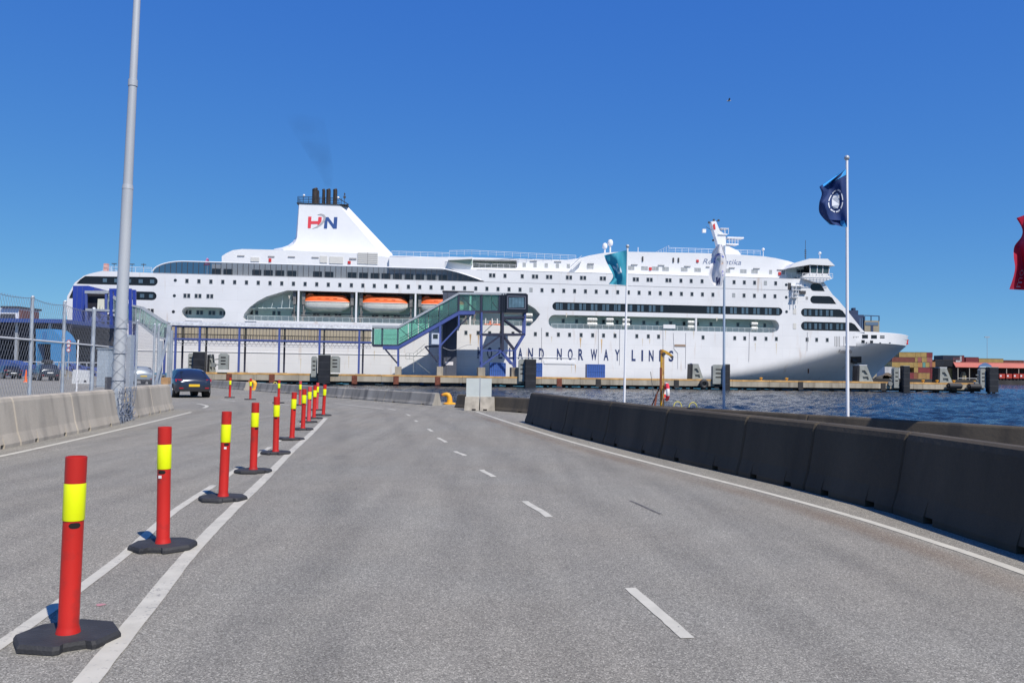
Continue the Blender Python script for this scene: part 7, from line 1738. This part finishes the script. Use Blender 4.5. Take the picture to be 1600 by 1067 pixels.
for i, px in enumerate((1566, 1577, 1588, 1598)):
    T = thing('red_trailer', '%s red trailer from the left before the red roofed shed' % ORD[i], 'trailer', (wp(px, 592, SY - 2).x, SY - 2, FZ), 'red trailers at the shed')
    wbox('body', px - 4.4, px + 4.2, 584, 591, SY - 2, 2.4, mat('trailer_red', (.42, .05, .03), .5, var=.2), T); wbox('pale_stripe', px - 3.5, px - 1, 586, 588.5, SY - 2.05, .04, STICKER, T)
    for dx in (-2.6, 2.6): x = wp(px + dx, 592, SY - 2).x; MB().tube((x, SY - 2.1, FZ + .4), (x, SY - 1.8, FZ + .4), .4, n=10).build('wheel', TYRE, T)
T = thing('light_mast', 'tall thin floodlight mast beyond the containers', 'light mast', (wp(1542.5, 560, 640).x, 640, FZ)); x = wp(1542.5, 560, 640).x; z = wp(1542.5, 527, 640).z
MB().tube((x, 640, FZ), (x, 640, z), .22, .14, 8).build('mast', mat('mast_haze_grey', (.30, .36, .42), .6), T); MB().box((x - 1.9, 639.7, z - .3), (x + 1.9, 640.3, z + .5)).build('lamp_head', mat('mast_haze_grey', (.30, .36, .42)), T)
# tall silo building behind the bow
BY = 640
T = thing('silo_building', 'dark blue and beige industrial tower rising behind the ship bow', 'building', (wp(1350, 595, BY).x, BY, FZ))
BLK = mat('silo_dark_blue', (.03, .05, .11), .6, var=.3, vscale=.1); BG = mat('silo_beige', (.32, .28, .20), .8, var=.1, vscale=.2)
def bb(name, px0, px1, py0, py1, mt, d=0, dep=20):
    a, c = wp(px0, py1, BY + d), wp(px1, py0, BY + d); return MB().box((a.x, BY + d, max(FZ, a.z)), (c.x, BY + d + dep, c.z)).build(name, mt, T)
bb('dark_block', 1327, 1350, 492, 594, BLK, 1); bb('roof_plant', 1328, 1341, 485, 492, BLK, 3, 8); bb('roof_plant', 1333, 1337, 481, 485.2, BLK, 4, 4); bb('beige_block', 1351, 1374, 501, 594, BG); bb('glass_strip', 1352.5, 1372.5, 503.5, 508, mat('silo_glass', (.12, .18, .26), .3), -.3, .2); bb('dark_column', 1361, 1364.5, 508.5, 560, BLK, -.35, .2)
for (x0, y0, x1, y1) in ((1351, 493, 1374, 494), (1351, 494, 1351, 501), (1361, 494, 1361, 501), (1373.5, 494, 1373.5, 501)): a, c = wp(x0, y0, BY), wp(x1, y1, BY); MB().bar(a, c, .6).build('roof_frame', BLK, T)
for px in (1343, 1346.5): bb('window_strip', px, px + 1.6, 497, 520, mat('silo_window', (.10, .16, .26), .3), .8, .15)
# low sheds and spoil heaps under the bow
for i, (px0, px1, y0, y1, c) in enumerate(((1376, 1396, 582, 592, (.20, .15, .11)), (1366, 1392, 586, 594, (.10, .09, .08)), (1500, 1506, 580, 590, (.3, .25, .15)))):
    a, c2 = wp(px0, y1, CY - 2), wp(px1, y0, CY - 2); b = MB(); n_ = 9
    pts = [(a.x + (c2.x - a.x) * k / n_, FZ + (c2.z - FZ) * (math.sin(PI * min(1, max(0, (k + .3) / (n_ + .6)))) ** .6) * random.uniform(.8, 1.05)) for k in range(n_ + 1)]
    o = MB().slab([(a.x, FZ - .1)] + pts + [(c2.x, FZ - .1)], CY - 5, CY - 2).build('spoil_heap', mat('heap_%d' % i, c, .95, var=.4, vscale=.4))
    tag(o, ['brown heap of material low behind the ship bow', 'dark heap of material at the water line under the bow', 'small tan heap between the stacks'][i], 'heap')

# ================================================================== funnel smoke and a gull
s_, z = sp(513, 293, 12); q0 = SHIPM @ Vector((s_, 12, z))
def smoke_pt(px, py): d = sight(px, py); return EYE + d * (q0.y / d.y)
sp_pts = [(513, 292, .9), (511, 278, 1.4), (506, 262, 2.2), (500, 245, 2.9), (492, 226, 3.6), (484, 206, 4.3), (476, 186, 4.8)]
b = MB(); n_ = 14
for px, py, r in sp_pts:
    c = smoke_pt(px, py)
    for k in range(n_): A = 2 * PI * k / n_; b.v.append(c + Vector((r * math.cos(A), r * math.sin(A), 0)))
for i in range(len(sp_pts) - 1): b.f += [[i * n_ + k, i * n_ + (k + 1) % n_, (i + 1) * n_ + (k + 1) % n_, (i + 1) * n_ + k] for k in range(n_)]
b.f += [list(range(n_)), [(len(sp_pts) - 1) * n_ + k for k in range(n_ - 1, -1, -1)]]
sm = bpy.data.materials.new('thin_smoke'); sm.use_nodes = True; nt = sm.node_tree; nt.nodes.clear()
pv = nn(nt, 'ShaderNodeVolumePrincipled'); pv.inputs['Color'].default_value = (.06, .055, .06, 1)
ns = nn(nt, 'ShaderNodeTexNoise'); ns.inputs['Scale'].default_value = .22; ns.inputs['Detail'].default_value = 3; gp_ = nn(nt, 'ShaderNodeNewGeometry'); nt.links.new(gp_.outputs['Position'], ns.inputs['Vector'])
mr = nn(nt, 'ShaderNodeMapRange'); mr.inputs[1].default_value = .30; mr.inputs[2].default_value = .75; mr.inputs[3].default_value = 0.0; mr.inputs[4].default_value = .024; nt.links.new(ns.outputs['Fac'], mr.inputs[0]); 
sz = nn(nt, 'ShaderNodeSeparateXYZ'); nt.links.new(gp_.outputs['Position'], sz.inputs[0])
thin = nn(nt, 'ShaderNodeMapRange'); thin.inputs[1].default_value = q0.z; thin.inputs[2].default_value = q0.z + 15; thin.inputs[3].default_value = 2.6; thin.inputs[4].default_value = .7; nt.links.new(sz.outputs[2], thin.inputs[0])   # smoke thins as it rises and spreads
mu = nn(nt, 'ShaderNodeMath', operation='MULTIPLY'); nt.links.new(mr.outputs[0], mu.inputs[0]); nt.links.new(thin.outputs[0], mu.inputs[1]); nt.links.new(mu.outputs[0], pv.inputs['Density'])
mo = nn(nt, 'ShaderNodeOutputMaterial'); nt.links.new(pv.outputs[0], mo.inputs['Volume'])
o = b.build('smoke', sm); tag(o, 'thin dark smoke drifting up from the funnel', 'smoke', kind='stuff')
c = at_depth(1139, 158, 90); b = MB()
b.add([c + Vector(v) for v in ((-.3, 0, 0), (.3, 0, .03), (0, -.07, -.05), (0, .07, -.05), (0, 0, .07))], [(0, 2, 4), (0, 4, 3), (0, 3, 2), (1, 4, 2), (1, 3, 4), (1, 2, 3)])
for sy in (-1, 1): b.add([c + Vector(v) for v in ((-.08, 0, .04), (.12, 0, .04), (.05, sy * .35, .2), (-.05, sy * .7, .1), (-.1, sy * .35, .17))], [(0, 1, 2, 4), (4, 2, 3)])
o = b.build('gull', mat('gull_grey', (.25, .25, .26), .7)); tag(o, 'small grey gull high in the sky right of the mast', 'gull')
